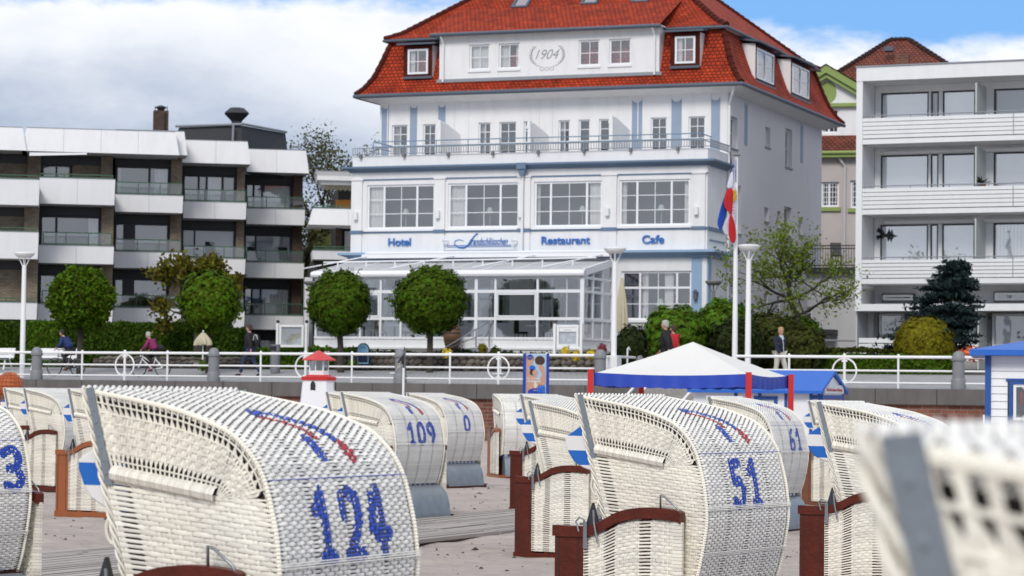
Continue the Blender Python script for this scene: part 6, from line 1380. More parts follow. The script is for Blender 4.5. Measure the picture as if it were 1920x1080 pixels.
# ------------------------------------------------------------------ promenade railing and bollards
def bollard(px, lab, d=0, s=1.0, grp='grey bollards along the promenade'):
    p = FP(px, d); t = thing('bollard', lab, 'bollard', p, FN.a, grp); t.scale = (s, s, s)
    smoothed(MB().lathe([(.235, -.02), (.235, .27), (.215, .33), (.195, .34), (.185, .88), (.19, .885)], (0, 0, 0), 24).build('shaft', 'grey_paint', t)); smoothed(MB().lathe([(.20, .886), (.222, .90), (.222, .985), (.20, 1.0), (.195, 1.03), (.175, 1.10), (.13, 1.16), (.07, 1.195), (.001, 1.205)], (0, 0, 0), 24).build('domed_cap', 'grey_paint', t), 50); return t
bp = [68, 400, 750, 1125, 1797]
for px, l in zip(bp, ['bollard beside the white lamp and the benches', 'bollard between cyclist and walker in black', 'bollard directly behind the black pennant', 'bollard next to the base of the middle white lamp', 'bollard with orange flowers behind its cap']): bollard(px, 'grey domed '+l)
bollard(1198, 'small grey post at the head of the beach stairs', 4.0, .72); 
def rail(pa, pb_, rings, posts, lab, xa=None, xb=None):
    x0, x1 = (fx(pa, 0) if xa is None else xa), (fx(pb_, 0) if xb is None else xb); t = thing('promenade_railing', lab, 'railing', FN.W(x0, 0, prom(0)), FN.a, 'white railings on the sea wall'); L_ = x1-x0
    m = MB()
    m.tube([(.0, 0, 1.0), (L_, 0, 1.0)], .050, 10)
    for z in (.56, .17): m.tube([(.0, 0, z), (L_, 0, z)], .033, 8)
    smoothed(m.build('rail_tube', 'white_rail', t), 60)
    for p in posts: x = fx(p, 0)-x0; m = MB(); m.tube([(x, 0, 0), (x, 0, 1.03)], .036, 8); m.ball((x, 0, 1.05), .05, 8, 6); smoothed(m.build('post', 'white_rail', t), 60)
    for p in rings:
        x = fx(p, 0)-x0; m = MB(); m.tube([(x, 0, -.18), (x, 0, 1.03)], .045, 8); m.ball((x, 0, 1.06), .055, 8, 6); m.box(x-.09, x+.09, -.03, .03, .84, .90); m.box(x-.09, x+.09, -.03, .03, .20, .26); m.build('post', 'white_rail', t)
        m = MB(); m.tube([(x+.40*math.cos(a*R(15)), 0, .55+.40*math.sin(a*R(15))) for a in range(24)], .030, 8, closed=True); smoothed(m.build('ring', 'white_rail', t), 60)
rail(-60, 58, [], [-20], 'white railing section running out of view beside the benches')
rail(80, 391, [233], [153, 313], 'white railing section with ring behind the two cyclists')
rail(411, 741, [572], [488, 659], 'white railing section with ring partly behind the miniature lighthouse')
rail(761, 1114, [934], [843, 1024], 'white railing section with ring before the stone border and menu board')
rail(1380, 1785, [1583], [1479, 1684], 'white railing section with ring before the bright low hedge')
rail(1809, 1990, [], [1880], 'white railing section behind the big blue and white kiosk')
# stairs opening: curved rails and steps down through the wall
x0 = fx(1136, 0); t = thing('stair_railing', 'curved white handrail turning from the bollard towards the beach stairs', 'railing', FN.W(x0, 0, prom(0)), FN.a); m = MB()
q = fx(1193, 4)-x0; m.tube([(0, 0, .95), (q*.55, .6, .97), (q*.9, 2.2, 1.0), (q, 4, 1.0)], .045, 8); m.tube([(0, 0, .5), (q*.55, .6, .5), (q, 4, .55)], .03, 6); m.tube([(q*1.15, 4, .9), (q*1.3, 3.6, 1.35), (q*1.38, 3.6, 1.3), (q*1.38, 3.6, 0)], .03, 8); m.build('handrail', 'white_rail', t)
x0, x1 = fx(1195, -1.5), fx(1400, -1.5); t = thing('beach_stairs', 'concrete beach stairs with side wall under the tent', 'stairs', FN.W(x0, -.6, 0), FN.a); m = MB()
for i in range(8): m.box(0, (x1-x0)*.62, -2.6+i*.33, .04, .24*i-.3 if i else -.3, .24*(i+1)-.02)
m.build('step', 'concrete', t); MB().box((x1-x0)*.60, x1-x0, -1.8, .04, -.3, 1.55).build('side_wall', 'concrete', t)
m = MB()
for px_, in ((1168,), (1190,), (1280,), (1300,)):
    x = fx(px_, -2)-x0; m = MB(); m.tube([(x-.6, -2.9, .2), (x+.35, -1.2, 1.95)], .04, 7); m.build('handrail', 'white_rail', t)
# ------------------------------------------------------------------ lamps
def lamp(px, py_top, d, lab, mt='white_rail', zbase=None, s=1.0, box=False):
    x, zt = FN.p(px, py_top, d); zb = prom(d) if zbase is None else zbase; t = thing('street_lamp', lab, 'street lamp', FN.W(x, d, zb), FN.a, 'promenade lamps'); Ht = zt-zb
    m = MB(); m.tube([(0, 0, 0), (0, 0, Ht*.5), (0, 0, Ht*.5+.05), (0, 0, Ht-.44*s)], [.10*s, .095*s, .09*s, .08*s], 14); smoothed(m.build('pole', mt, t), 40)
    if box: MB().box(-.2, .2, -.2, .2, -.02, .95).build('base_box', mt, t)
    m = MB(); m.lathe([(.37*s, Ht), (.37*s, Ht-.03), (.355*s, Ht-.06), (.26*s, Ht-.15*s), (.24*s, Ht-.155*s)], (0, 0, 0), 26); m.lathe([(.385*s, -.02), (.385*s, .015), (.3*s, .04), (.001, .05)], (0, 0, Ht), 26); smoothed(m.build('lamp_dish', mt, t), 50)
    m = MB()
    for k in range(4): a = R(90*k+25); m.tube([(.07*s*math.cos(a), .07*s*math.sin(a), Ht-.46*s), (.22*s*math.cos(a), .22*s*math.sin(a), Ht-.13*s)], .020*s, 5)
    m.build('dish_bracket', mt, t)
lamp(46, 475, .9, 'tall white lamp with dish head before the terraced block'); lamp(1153, 466, 1.2, 'tall white lamp with dish head rising from a square base beside the conservatory', box=True); lamp(1404, 461, 1.2, 'tall white lamp with dish head next to the flagpole')
lamp(584, 529, 9.6, 'grey dish lamp half in front of a ball tree', 'grey_post', 2.5, .82); lamp(1338, 528, 9.3, 'grey dish lamp standing among the bright bushes', 'grey_post', 2.5, .82)
# ------------------------------------------------------------------ flag
def flag():
    p = FP(1377, 2.6); top = at(1377.5, 293, p.y); t = thing('flagpole', 'slender white flagpole beside the tall white lamp', 'flagpole', p, 0); Ht = top.z-p.z
    smoothed(MB().tube([(0, 0, 0), (0, 0, Ht)], [.10, .055], 12).build('pole', 'white_rail', t)); MB().lathe([(.02, 0), (.16, .03), (.12, .07), (.01, .1)], (0, 0, Ht), 14).build('pole_cap', 'grey_post', t); MB().box(.06, .12, -.04, .04, Ht-3.35, Ht-3.0).build('cleat', 'black', t)
    f = thing('hanging_flag', 'limp blue white red flag with golden crest hanging from the pole', 'flag', (p.x, p.y, p.z), 0)
    def P(px, py, dy): q = at(px, py, p.y-dy); return (q.x-p.x, q.y-p.y, q.z-p.z)
    def cloth(name, mt, rows):
        V = []; n = len(rows[0]); 
        for r in rows: V += [P(*q) for q in r]
        F = [(i*n+j, i*n+j+1, (i+1)*n+j+1, (i+1)*n+j) for i in range(len(rows)-1) for j in range(n-1)]
        o = link(name, mesh_np(name, V, F, mt, True), f); s = o.modifiers.new('fold', 'SUBSURF'); s.levels = s.render_levels = 2; so = o.modifiers.new('thick', 'SOLIDIFY'); so.thickness = .012; return o
    cloth('blue_stripe', 'flag_blue', [[(1374, 311, .0), (1373, 313, .05)], [(1371, 330, .10), (1373.5, 323, .12)], [(1359, 365, .3), (1362, 358, .2)], [(1346, 405, .34), (1364, 398, .16)], [(1344, 425, .30), (1358, 415, .2)], [(1353, 434, .26), (1352.5, 430, .22)]])
    cloth('blue_fold', 'flag_blue', [[(1379, 296, .08), (1380.5, 296, .04)], [(1378.5, 320, .12), (1380, 322, .08)], [(1378.5, 340, .14), (1380, 346, .1)]])
    cloth('white_stripe', 'flag_white', [[(1371, 320, .1), (1374.5, 322, .16)], [(1365, 340, .24), (1375, 340, .2)], [(1361, 356, .3), (1375, 353, .22)]])
    cloth('white_fold', 'flag_white', [[(1374.5, 340, .15), (1379.5, 346, .12)], [(1372, 372, .22), (1380, 372, .14)], [(1370, 395, .26), (1380, 400, .16)], [(1362, 410, .3), (1379.5, 415, .18)], [(1352, 433, .24), (1376, 425, .2)], [(1364, 443, .25), (1367, 441, .24)]])
    cloth('red_stripe', 'flag_red', [[(1361, 354, .34), (1375, 350, .26)], [(1358, 372, .40), (1374, 372, .26)], [(1356, 387, .42), (1373, 390, .28)], [(1369, 402, .34), (1372, 402, .3)]])
    cloth('red_fold', 'flag_red', [[(1368, 400, .36), (1372, 401, .32)], [(1366, 420, .38), (1379, 423, .24)], [(1365, 440, .38), (1380, 440, .22)], [(1371, 458, .34), (1379, 455, .24)]])
    m = MB(); rs = random.Random(2)
    for px, py, r in ((1377, 360, .09), (1378, 366, .07), (1376, 371, .10), (1374, 376, .08)): q = P(px, py, .24); m.ball(q, (r, .02, r*.9), 8, 5)
    m.build('golden_crest', 'gold', f); m = MB()
    for k in range(8): a = P(1371+(k % 2)*6, 379+k*2.8, .3); b = P(1371+(k % 2)*6+(3 if k % 2 == 0 else -3), 380.5+k*2.8, .3); c = P(1371+(k % 2)*6, 382+k*2.8, .3); m.poly([a, b, c])
    m.build('crest_teeth', 'flag_red', f)
flag()
# black pennant on a thin stick behind the chairs
p = at(756, 739, 62); t = thing('black_pennant', 'thin white pole with drooping black pennant', 'pennant', (p.x, p.y, 0)); zt = at(757, 650, 62).z
MB().tube([(0, 0, 0), (0, 0, at(756, 690, 62).z)], .028, 7).build('pole', 'white_rail', t); MB().tube([(0, 0, at(756, 690, 62).z), (.01, 0, zt)], .012, 6).build('pole_tip', 'black', t)
z0 = at(757, 663, 62).z; z1 = at(750, 692, 62).z; m = MB(); m.add([(.0, 0, z0), (-.10, .04, z0-.12), (-.20, 0, z1+.04), (-.05, -.05, z1+.14), (.0, 0, z1+.10), (-.05, .01, (z0+z1)/2)], [(0, 1, 5), (1, 2, 3, 5), (3, 4, 5), (4, 0, 5)]); m.build('pennant_cloth', 'black', t)
m = MB(); m.tube([(-.12+.04*math.cos(k), -.03, (z0+z1)/2-.1+.045*math.sin(k)) for k in range(7)], .008, 4, closed=True); m.tube([(-.17, -.03, (z0+z1)/2-.2), (-.06, -.04, (z0+z1)/2)], .006, 4); m.build('pale_emblem', 'flower_white', t)
# ------------------------------------------------------------------ miniature lighthouse
def lighthouse():
    Y = 56; s = FPX/Y; p = at(597, 735, Y); t = thing('miniature_lighthouse', 'miniature red and white wooden lighthouse rising above the chair hoods', 'lighthouse', (p.x, p.y, 0), R(8)); zz_ = lambda py: at(597, py, Y).z
    r = lambda w_: w_/2/s; ph = R(22.5)
    m = MB(); m.lathe([(r(96), -.05), (r(63), zz_(712))], (0, 0, 0), 8, ph); m.build('tower', 'white_paint', t); MB().lathe([(r(69), zz_(713)), (r(70), zz_(707)), (r(52), zz_(705)), (r(50), zz_(703))], (0, 0, 0), 8, ph).build('gallery_rim', 'red_paint', t)
    MB().lathe([(r(40), zz_(703)), (r(40), zz_(695)), (r(36), zz_(695))], (0, 0, 0), 8, ph).build('lantern_base', 'white_paint', t); MB().lathe([(r(35), zz_(695)), (r(35), zz_(676))], (0, 0, 0), 8, ph).build('lantern_glass', 'glass_rail', t)
    m = MB(); m.lathe([(r(10), zz_(695)), (r(9), zz_(680)), (.01, zz_(677))], (0, 0, 0), 8); m.build('lantern_light', 'galvanised', t); m = MB()
    for k in range(8): a = ph+R(45*k); m.tube([(r(37)*math.cos(a), r(37)*math.sin(a), zz_(695)), (r(37)*math.cos(a), r(37)*math.sin(a), zz_(676))], .016, 5)
    m.build('lantern_glazing_bar', 'white_paint', t); MB().lathe([(r(68), zz_(676)), (r(67), zz_(674)), (.012, zz_(657))], (0, 0, 0), 8, ph).build('roof', 'red_roof', t)
    for a, w_ in ((R(-112), .16), (R(-22), .12)):
        z = zz_(730); m = MB(); n = Vector((math.cos(a), math.sin(a), 0)); u = Vector((-n.y, n.x, 0)); rr = r(70)*.955; pts = [n*rr+u*x+Vector((0, 0, z+h)) for x, h in ((-.055, -.02), (.055, -.02), (.055, .12), (.03, .165), (0, .18), (-.03, .165), (-.055, .12))]; m.poly([tuple(q) for q in pts]); m.build('arched_window', 'black', t)
lighthouse()
# orange net ball on a pole (x 0-40)
p = at(18, 722, 60); t = thing('orange_net_ball', 'large orange openwork net ball behind the far chairs', 'ball', (p.x, p.y, 0)); m = MB(); c = (0, 0, at(18, 722, 60).z); rr = 24/80
for k in range(9):
    a = R(20*k); m.tube([(c[0]+rr*math.cos(q*R(15))*math.cos(a), c[1]+rr*math.cos(q*R(15))*math.sin(a), c[2]+rr*math.sin(q*R(15))) for q in range(24)], .010, 4, closed=True)
for k in range(-4, 5): z = rr*math.sin(k*R(18)); q2 = rr*math.cos(k*R(18)); m.tube([(q2*math.cos(j*R(15)), q2*math.sin(j*R(15)), c[2]+z) for j in range(24)], .010, 4, closed=True)
m.build('net', 'orange_net', t); m = MB(); m.ball(c, rr*.9, 14, 10); smoothed(m.build('inner_ball', 'orange_net', t)); MB().tube([(0, 0, 0), (0, 0, c[2]-rr)], .03, 6).build('pole', 'brown_wood', t)
# ------------------------------------------------------------------ tent
def tent():
    Y = 50; Fp = at(1403, 700, Y); L_ = Vector((Fp.x-2.97, Y+1.05, 0)); Rr = Vector((Fp.x+1.08, Y+2.9, 0)); Fp = Vector((Fp.x, Y, 0)); Bk = L_+Rr-Fp
    t = thing('pavilion_tent', 'white pyramid tent with blue valance on red posts', 'tent', (0, 0, 0)); ze = at(1403, 703, Y).z; ap = (L_+Rr)/2; za = at(1310, 641, ap.y).z; cs = [L_, Fp, Rr, Bk]
    ctr = ap; V = []; F = []; n = 12
    for i in range(4):
        a, b = cs[i], cs[(i+1) % 4]; base = len(V)
        for r_ in range(9):
            f = r_/8
            for k in range(n+1):
                q = a.lerp(b, k/n); x = q.lerp(ctr, 1-f); sag = -.10*math.sin(math.pi*f)*math.sin(math.pi*k/n)-.045*math.sin(math.pi*k/n)*f
                V.append((x.x, x.y, za+(ze-za)*(f**.93)+sag+.012*mn.noise(Vector((x.x*2, x.y*2, 1)))))
        F += [(base+r_*(n+1)+k, base+r_*(n+1)+k+1, base+(r_+1)*(n+1)+k+1, base+(r_+1)*(n+1)+k) for r_ in range(8) for k in range(n)]
    link('canopy', mesh_np('canopy', V, F, 'tent_white', False), t).data.set_sharp_from_angle(angle=R(20))
    V = []; F = []; N2 = 30
    for i in range(4):
        a, b = cs[i], cs[(i+1) % 4]; d = (b-a).normalized(); no = Vector((d.y, -d.x, 0)); base = len(V)
        for k in range(N2+1):
            q = a.lerp(b, k/N2); z = ze-.045*math.sin(math.pi*k/N2)
            for j, h in enumerate((.02, -.10, -.235)): w_ = .03*math.sin(k*1.7+i)*j*.5+.02; V.append((q.x+no.x*w_, q.y+no.y*w_, z+h+(.012*math.sin(k*2.1) if j == 2 else 0)))
        F += [(base+k*3+j, base+(k+1)*3+j, base+(k+1)*3+j+1, base+k*3+j+1) for k in range(N2) for j in range(2)]
    link('valance', mesh_np('valance', V, F, 'tent_blue', True), t)
    for q, py in ((L_+Vector((-.08, 0, 0)), 692), (Fp, 698), (Rr+Vector((.06, 0, 0)), 702), (Bk, 725)):
        zt = at(960+FPX*q.x/q.y, py, q.y).z; m = MB(); m.box(q.x-.055, q.x+.055, q.y-.14, q.y-.03, -.1, zt); m.build('post', 'red_paint', t)
tent()
# ------------------------------------------------------------------ small kiosk
K = Fr(1540, 60, -R(24)); kx0 = K.p(1300, 740)[0]; kd = 1.75; ze = K.p(1540, 727)[1]; zr = K.p(1567, 695, kd/2)[1]
k = thing('small_beach_kiosk', 'small white kiosk with blue frames and blue pitched roof behind the tent', 'kiosk', K.o, K.a)
m = MB(); m.box(kx0, 0, 0, kd, 0, ze); m.add([(0, 0, ze), (0, kd, ze), (0, kd/2, zr-.12), (kx0, 0, ze), (kx0, kd, ze), (kx0, kd/2, zr-.12)], [(0, 1, 2), (4, 3, 5)]); m.build('wall', 'white_paint', k)
m = MB(); o = .08
for s_ in (-1, 1):
    y0 = kd/2+s_*(kd/2+.22); dz = (zr-ze)/(kd/2)*.22; z0 = ze-dz+.03
    m.add([(kx0-o, kd/2, zr), (o, kd/2, zr), (o, y0, z0), (kx0-o, y0, z0), (kx0-o, kd/2, zr-.07), (o, kd/2, zr-.07), (o, y0, z0-.07), (kx0-o, y0, z0-.07)], [(0, 1, 2, 3), (7, 6, 5, 4), (0, 4, 5, 1), (2, 6, 7, 3), (1, 5, 6, 2), (3, 7, 4, 0)])
m.build('roof', 'kiosk_blue', k)
m = MB()
for px in (1380, 1425, 1474, 1521, 1537): x = K.p(px, 745)[0]; m.box(x-.035, x+.035, -.03, -.001, 0, ze-.05)
m.box(kx0, 0, -.028, -.002, ze-.08, ze-.0); xw = K.p(1519, 745)[0]; m.box(xw, 0, -.029, -.0015, K.p(1530, 746)[1]-.03, K.p(1530, 743)[1]+.02); m.build('blue_frame', 'kiosk_dkblue', k)
a, b, z0, z1 = K.rect(1414, 743, 1458, 775); window(k, a, b, z0, z1, -.02, fw=.08, frame='kiosk_dkblue', room='curtain', glass='glass', dep=.06)
K2 = Fr(0, 50, 0); K2.o = K.o; K2.a = K.a+R(90); K2.ux = K.uy; K2.uy = -K.ux
def k90(o_): o_.rotation_euler = (0, 0, R(90)); return o_
m = MB(); 
for y in (.0, kd-.07): m.box(y, y+.07, -.03, -.001, 0, ze)
zb1 = K2.p(1560, 745)[1]; m.box(.07, kd-.07, -.028, -.001, zb1-.05, zb1+.05); k90(m.build('blue_frame', 'kiosk_dkblue', k))
m = MB(); zs = K2.p(1560, 738)[1]; m.box(.12, kd-.10, -.05, -.002, zs, zs+.20); k90(m.build('sign_board', 'paper', k)); tx = text(k, 'Körbchen-Shop', .26, kd-.25, zs+.06, -.055, 'paint_red', h=.10, ext=.004, name='sign_lettering'); 
tx.rotation_euler = (R(90), 0, R(90)); tx.location = (.056, .26, zs+.055)
m = MB()
for i in range(8): y = .1+i*(kd-.2)/8; m.box(y, y+.05, -.02, -.001, .9, zb1-.05)
k90(m.build('red_blue_stripe', 'red_paint', k))
# ------------------------------------------------------------------ big kiosk on the east side
Q = Fr(1850, 45, -R(11.5)); qz = Q.p(1880, 667)[1]; q_ = thing('large_beach_kiosk', 'white boarded kiosk with blue corner post and blue hipped roof at the frame edge', 'kiosk', Q.o, Q.a); W_ = 3.2
wq = Q.rect(1889, 712, 1950, 797); wz0, wz1 = wq[2], wq[3]; wx0 = wq[0]; wx1 = wx0+1.0
m = MB(); nb = 18
for i in range(nb):
    z0 = qz*i/nb; z1 = qz*(i+1)/nb; segs = [(.06, W_)] if not (z1 > wz0 and z0 < wz1) else [(.06, wx0), (wx1, W_)]
    for a, b in segs: m.add([(a, -.022, z0), (b, -.022, z0), (b, -.002, z1-.004), (a, -.002, z1-.004), (a, .02, z0), (b, .02, z0)], [(0, 1, 2, 3), (0, 4, 5, 1)])
m.build('boarding', 'panel_white', q_); MB().box(.03, wx0, .0205, .06, 0, qz).build('wall_core', 'panel_white', q_); MB().box(wx1, W_, .0205, .06, 0, qz).build('wall_core', 'panel_white', q_); MB().box(0.02, .05, .06, 2.6, 0, qz).build('side_wall', 'panel_white', q_); MB().box(.05, W_, 2.4, 2.6, 0, qz).build('rear_wall', 'panel_white', q_)
MB().box(-.03, .075, -.05, .05, 0, qz).build('corner_post', 'kiosk_dkblue', q_)
zp = Q.p(1920, 645, .9)[1]; m = MB(); a = (-.30, -.32, qz-.0); b = (W_+.3, -.32, qz); c = (W_+.3, 2.9, qz); d = (-.3, 2.9, qz); pk = (W_/2, 1.3, zp+.22)
A_ = [a, b, c, d]; B_ = [(x, y, z+.10) for x, y, z in A_]; m.add(A_+B_+[pk], [(3, 2, 1, 0), (0, 1, 5, 4), (1, 2, 6, 5), (2, 3, 7, 6), (3, 0, 4, 7), (4, 5, 8), (5, 6, 8), (6, 7, 8), (7, 4, 8)]); m.build('roof', 'kiosk_blue', q_)
w2 = window(q_, wx0+.10, wx1-.05, wz0+.08, wz1-.08, -.02, fw=.05, room='grey_render', glass='glass_rail', dep=.35); m = MB(); m.box(wx0-.03, wx1, -.05, .03, wz1-.02, wz1+.02); m.box(wx0+.03, wx0+.09, -.06, .03, wz0, wz1-.03); m.box(wx0+.09, wx1, -.06, .03, wz1-.08, wz1-.03); m.box(wx0+.03, wx1, -.06, .03, wz0-.0, wz0+.05); m.build('window_frame', 'kiosk_dkblue', q_)
m = MB(); cx_, cz_ = (wx0+wx1)/2+.02, (wz0+wz1)/2; m.tube([(cx_+.11*math.cos(i*R(24)), -.045, cz_+.11*math.sin(i*R(24))) for i in range(15)], .008, 5, closed=True)
for sx in (-1, 1):
    for sz in (-1, 1): m.tube([(cx_+sx*.08, -.045, cz_+sz*.08), (cx_+sx*.33, -.045, cz_+sz*.33)], .008, 5)
m.build('window_grille', 'white_paint', q_)
ex_ = thing('fire_extinguisher', 'red fire extinguisher hanging inside the kiosk window', 'fire extinguisher', Q.W(wx0+.24, .14, wz1-.44), Q.a); smoothed(MB().lathe([(.05, 0), (.06, .02), (.06, .2), (.03, .25)], (0, 0, 0), 14).build('cylinder', 'red_paint', ex_)); MB().box(-.02, .09, -.02, .02, .25, .28).build('handle', 'black', ex_)
m = MB(); m.box(-.32, .0, -.15, -.02, 1.0, 1.06); m.box(-.06, -.03, -.12, -.02, 1.06, 1.35); m.build('shelf_bracket', 'white_paint', q_)
# ------------------------------------------------------------------ advertising board
def poster():
    Y = 70; x0 = at(981, 700, Y); x1 = at(1029, 700, Y); o = (x0.x, Y, 0); t = thing('advertising_board', 'upright sunscreen advertisement between two blue posts', 'advertising board', o); z = lambda py: at(1004, py, Y).z; W_ = x1.x-x0.x; zt, zb = z(664), z(741)
    for x in (.03, W_-.03): MB().box(x-.04, x+.04, -.05, .05, 0, zt+.02).build('post', 'poster_blue', t)
    X = lambda px: (px-981)/48*W_
    MB().box(.07, W_-.07, -.01, .02, zb, zt).build('poster_sheet', 'poster_sky', t)
    def shp(nm, mt, pts, lay): m = MB(); m.poly([(X(px), -.012-.002*lay, z(py)) for px, py in pts]); m.build(nm, mt, t)
    def ell(px, py, rx, ry, n=14, r=0): return [(px+rx*math.cos(2*math.pi*i/n)*math.cos(r)-ry*math.sin(2*math.pi*i/n)*math.sin(r), py+rx*math.cos(2*math.pi*i/n)*math.sin(r)+ry*math.sin(2*math.pi*i/n)*math.cos(r)) for i in range(n)]
    shp('printed_hair', 'hair_blond', ell(994, 672, 8, 7), 1); shp('printed_skin', 'skin', [(987, 676), (998, 673), (999, 682), (994, 688), (987, 689)], 2); shp('printed_skin', 'skin', [(987, 690), (993, 692), (996, 706), (998, 728), (990, 736), (987, 738)], 2)
    shp('printed_hair', 'hair_brown', ell(1012, 676, 9.5, 9), 1); shp('printed_skin', 'skin', [(1008, 683), (1020, 686), (1022.5, 700), (1018, 704), (1012, 694)], 2); shp('printed_skin', 'skin', [(1016, 702), (1022.5, 700), (1022.5, 722), (1010, 722), (1011, 712)], 3)
    shp('printed_cap', 'kiosk_blue', ell(998, 690, 6, 5), 3); shp('printed_hair', 'hair_brown', ell(998, 698, 5, 6), 3); shp('printed_skin', 'skin', ell(1003, 699, 5, 6), 4); shp('printed_skin', 'skin', [(993, 706), (1006, 704), (1010, 728), (1000, 735), (992, 730)], 4)
    shp('printed_shirt', 'flower_white', [(1003, 712), (1008, 722), (1004, 730), (1001, 722)], 5)
    shp('printed_badge', 'poster_blue', ell(993.5, 669.5, 5.2, 5.2), 6); shp('printed_banner', 'poster_blue', [(991, 731), (1000, 728), (1022.5, 727), (1022.5, 738), (990, 738)], 5)
    for px in (1011, 1016, 1020): shp('printed_bottle', 'kiosk_blue', [(px-2, 736), (px-2, 725), (px-1, 722), (px+1, 722), (px+2, 725), (px+2, 736)], 7)
    shp('printed_bottle', 'orange_plastic', ell(1012, 721, 2.6, 2.2), 7)
    for s_, py, px0, px1, h in (('DIE SONNE', 711.5, 987.5, 1013, .052), ('GENIESSEN.', 716.8, 987.5, 1015, .052), ('NIVEA', 671, 990.2, 997, .022), ('NIVEA SUN', 732.5, 1000, 1008.5, .018)): text(t, s_, X(px0), X(px1), z(py), -.03, 'white_paint', h=h*1.0, ext=.001, bold=.006, name='printed_lettering')
mat('poster_sky', (.35, .52, .66), .5, .25, 2)
poster()
# ------------------------------------------------------------------ notice boards, pavement sign, bin, furniture
def noticeboard(px0, px1, pt, pb_, py_post, d, lab, mt, knobs, header=None):
    x0, x1 = fx(px0, d), fx(px1, d); zt, zb = fz((px0+px1)/2, pt, d), fz((px0+px1)/2, pb_, d); t = thing('notice_board', lab, 'notice board', FN.W(x0, d, prom(9)), FN.a); g = prom(9); zt -= g; zb -= g; W_ = x1-x0; zp = fz(px0, py_post, d)-g
    for x in (0, W_): 
        m = MB(); m.box(x-.05, x+.05, -.05, .05, -.2, zp); 
        m.build('post', mt, t)
        if knobs: m = MB(); m.ball((x, 0, zp+.06), .07, 10, 8); m.build('knob', 'dark_frame', t)
    m = MB(); a, b = .10, W_-.10
    for bx in ((a, b, zt-.09, zt), (a, b, zb, zb+.09), (a, a+.09, zb+.09, zt-.09), (b-.09, b, zb+.09, zt-.09)): m.box(bx[0], bx[1], -.06, .05, bx[2], bx[3])
    m.build('case_frame', mt, t); MB().box(a+.09, b-.09, .02, .04, zb+.09, zt-.09).build('backing_panel', 'paper', t)
    rs = random.Random(px0); m = MB()
    n = 9 if knobs else 4
    for i in range(n): x = rs.uniform(a+.12, b-.35); z = rs.uniform(zb+.12, zt-.35); w_, h = rs.uniform(.1, .24), rs.uniform(.1, .25); m.box(x, min(x+w_, b-.1), .012-.001*i, .0135-.001*i, z, min(z+h, zt-.1))
    m.build('pinned_sheet', 'flower_white' if knobs else 'white_paint', t); MB().poly([(a+.09, -.03, zb+.09), (b-.09, -.03, zb+.09), (b-.09, -.03, zt-.09), (a+.09, -.03, zt-.09)]).build('glass_pane', 'glass_clear', t)
    if header: MB().box(a+.1, b-.1, -.045, -.035, zt-.26, zt-.1).build('header_strip', 'white_paint', t); text(t, header, a+.28, b-.3, zt-.21, -.047, 'lettering_grey', h=.07, ext=.001, name='header_lettering')
noticeboard(519, 573, 609, 651, 606, 9.0, 'white notice board with round black post knobs beside the litter bin', 'white_rail', True); noticeboard(1039, 1089, 609, 650, 607, 9.2, 'white framed menu board before the conservatory corner', 'white_rail', False, 'Speisekarte')
def asign():
    d = 8.2; p = FP(680, d); t = thing('pavement_sign', 'blue round-topped pavement sign below the ball tree', 'pavement sign', p, FN.a); Ht = fz(680, 643, d)-p.z; n = 12; w_ = .27
    def outline(w_, z0, zt): return [(-w_, z0), (w_, z0), (w_, zt-w_)]+[(w_*math.cos(math.pi*i/n), zt-w_+w_*math.sin(math.pi*i/n)) for i in range(1, n)]+[(-w_, zt-w_)]
    MB().prism(outline(w_, .25, Ht), -.02, .02).build('rim', 'navy', t); MB().prism(outline(w_-.035, .29, Ht-.035), -.026, -.0201).build('sign_face', 'sign_sky', t); MB().box(-w_+.05, w_-.05, -.030, -.0262, .32, Ht-.36).build('chalk_panel', 'navy', t)
    text(t, 'SYLTER', -.13, .13, Ht-.22, -.03, 'lettering_blue', h=.05, ext=.001, name='sign_lettering')
    for x in (-.22, .22): MB().tube([(x, 0, 0), (x, 0, .26)], .02, 6).build('leg', 'dark_frame', t)
mat('sign_sky', (.25, .50, .68), .4)
asign()
p = FP(515, 6.2); t = thing('litter_bin', 'tall grey cylindrical litter bin beside the notice board', 'litter bin', p, FN.a); Hb = fz(515, 646, 6.2)-p.z
smoothed(MB().lathe([(.18, 0), (.19, .03), (.19, Hb-.04), (.20, Hb-.03), (.20, Hb)], (0, 0, 0), 20).build('bin_body', 'grey_paint', t)); MB().box(-.13, .13, -.205, -.15, Hb-.24, Hb-.06).build('opening', 'black', t)
def bench(px0, px1, d, lab):
    x0, x1 = fx(px0, d), fx(px1, d); t = thing('bench', lab, 'bench', FN.W(x0, d, prom(d)), FN.a, 'white benches by the railing'); L_ = x1-x0
    m = MB()
    for k in range(3): m.add([(0, .42+.04*k, .50+.14*k), (L_, .42+.04*k, .50+.14*k), (L_, .45+.04*k, .62+.14*k), (0, .45+.04*k, .62+.14*k), (0, .45+.04*k, .50+.14*k), (L_, .45+.04*k, .50+.14*k), (L_, .48+.04*k, .62+.14*k), (0, .48+.04*k, .62+.14*k)], [(0, 1, 2, 3), (7, 6, 5, 4), (3, 2, 6, 7), (0, 4, 5, 1)])
    m.build('backrest', 'white_rail', t); m = MB()
    for k in range(4): m.box(0, L_, .02+.1*k, .10+.1*k, .42, .45)
    m.build('seat', 'grey_paint', t)
    for x in (.2, L_-.2): m = MB(); m.prism([(.0, 0), (.06, 0), (.12, .42), (.04, .42)], x-.03, x+.03); o_ = MB(); o_.tube([(x, .0, 0), (x, .12, .42)], .035, 6); o_.tube([(x, .62, 0), (x, .42, .42), (x, .52, .88)], .035, 6); o_.build('leg', 'white_rail', t)
bench(-60, 13, 6.5, 'white slatted bench cut by the frame edge'); bench(50, 132, 6.5, 'white slatted bench behind the lamp and the navy cyclist')
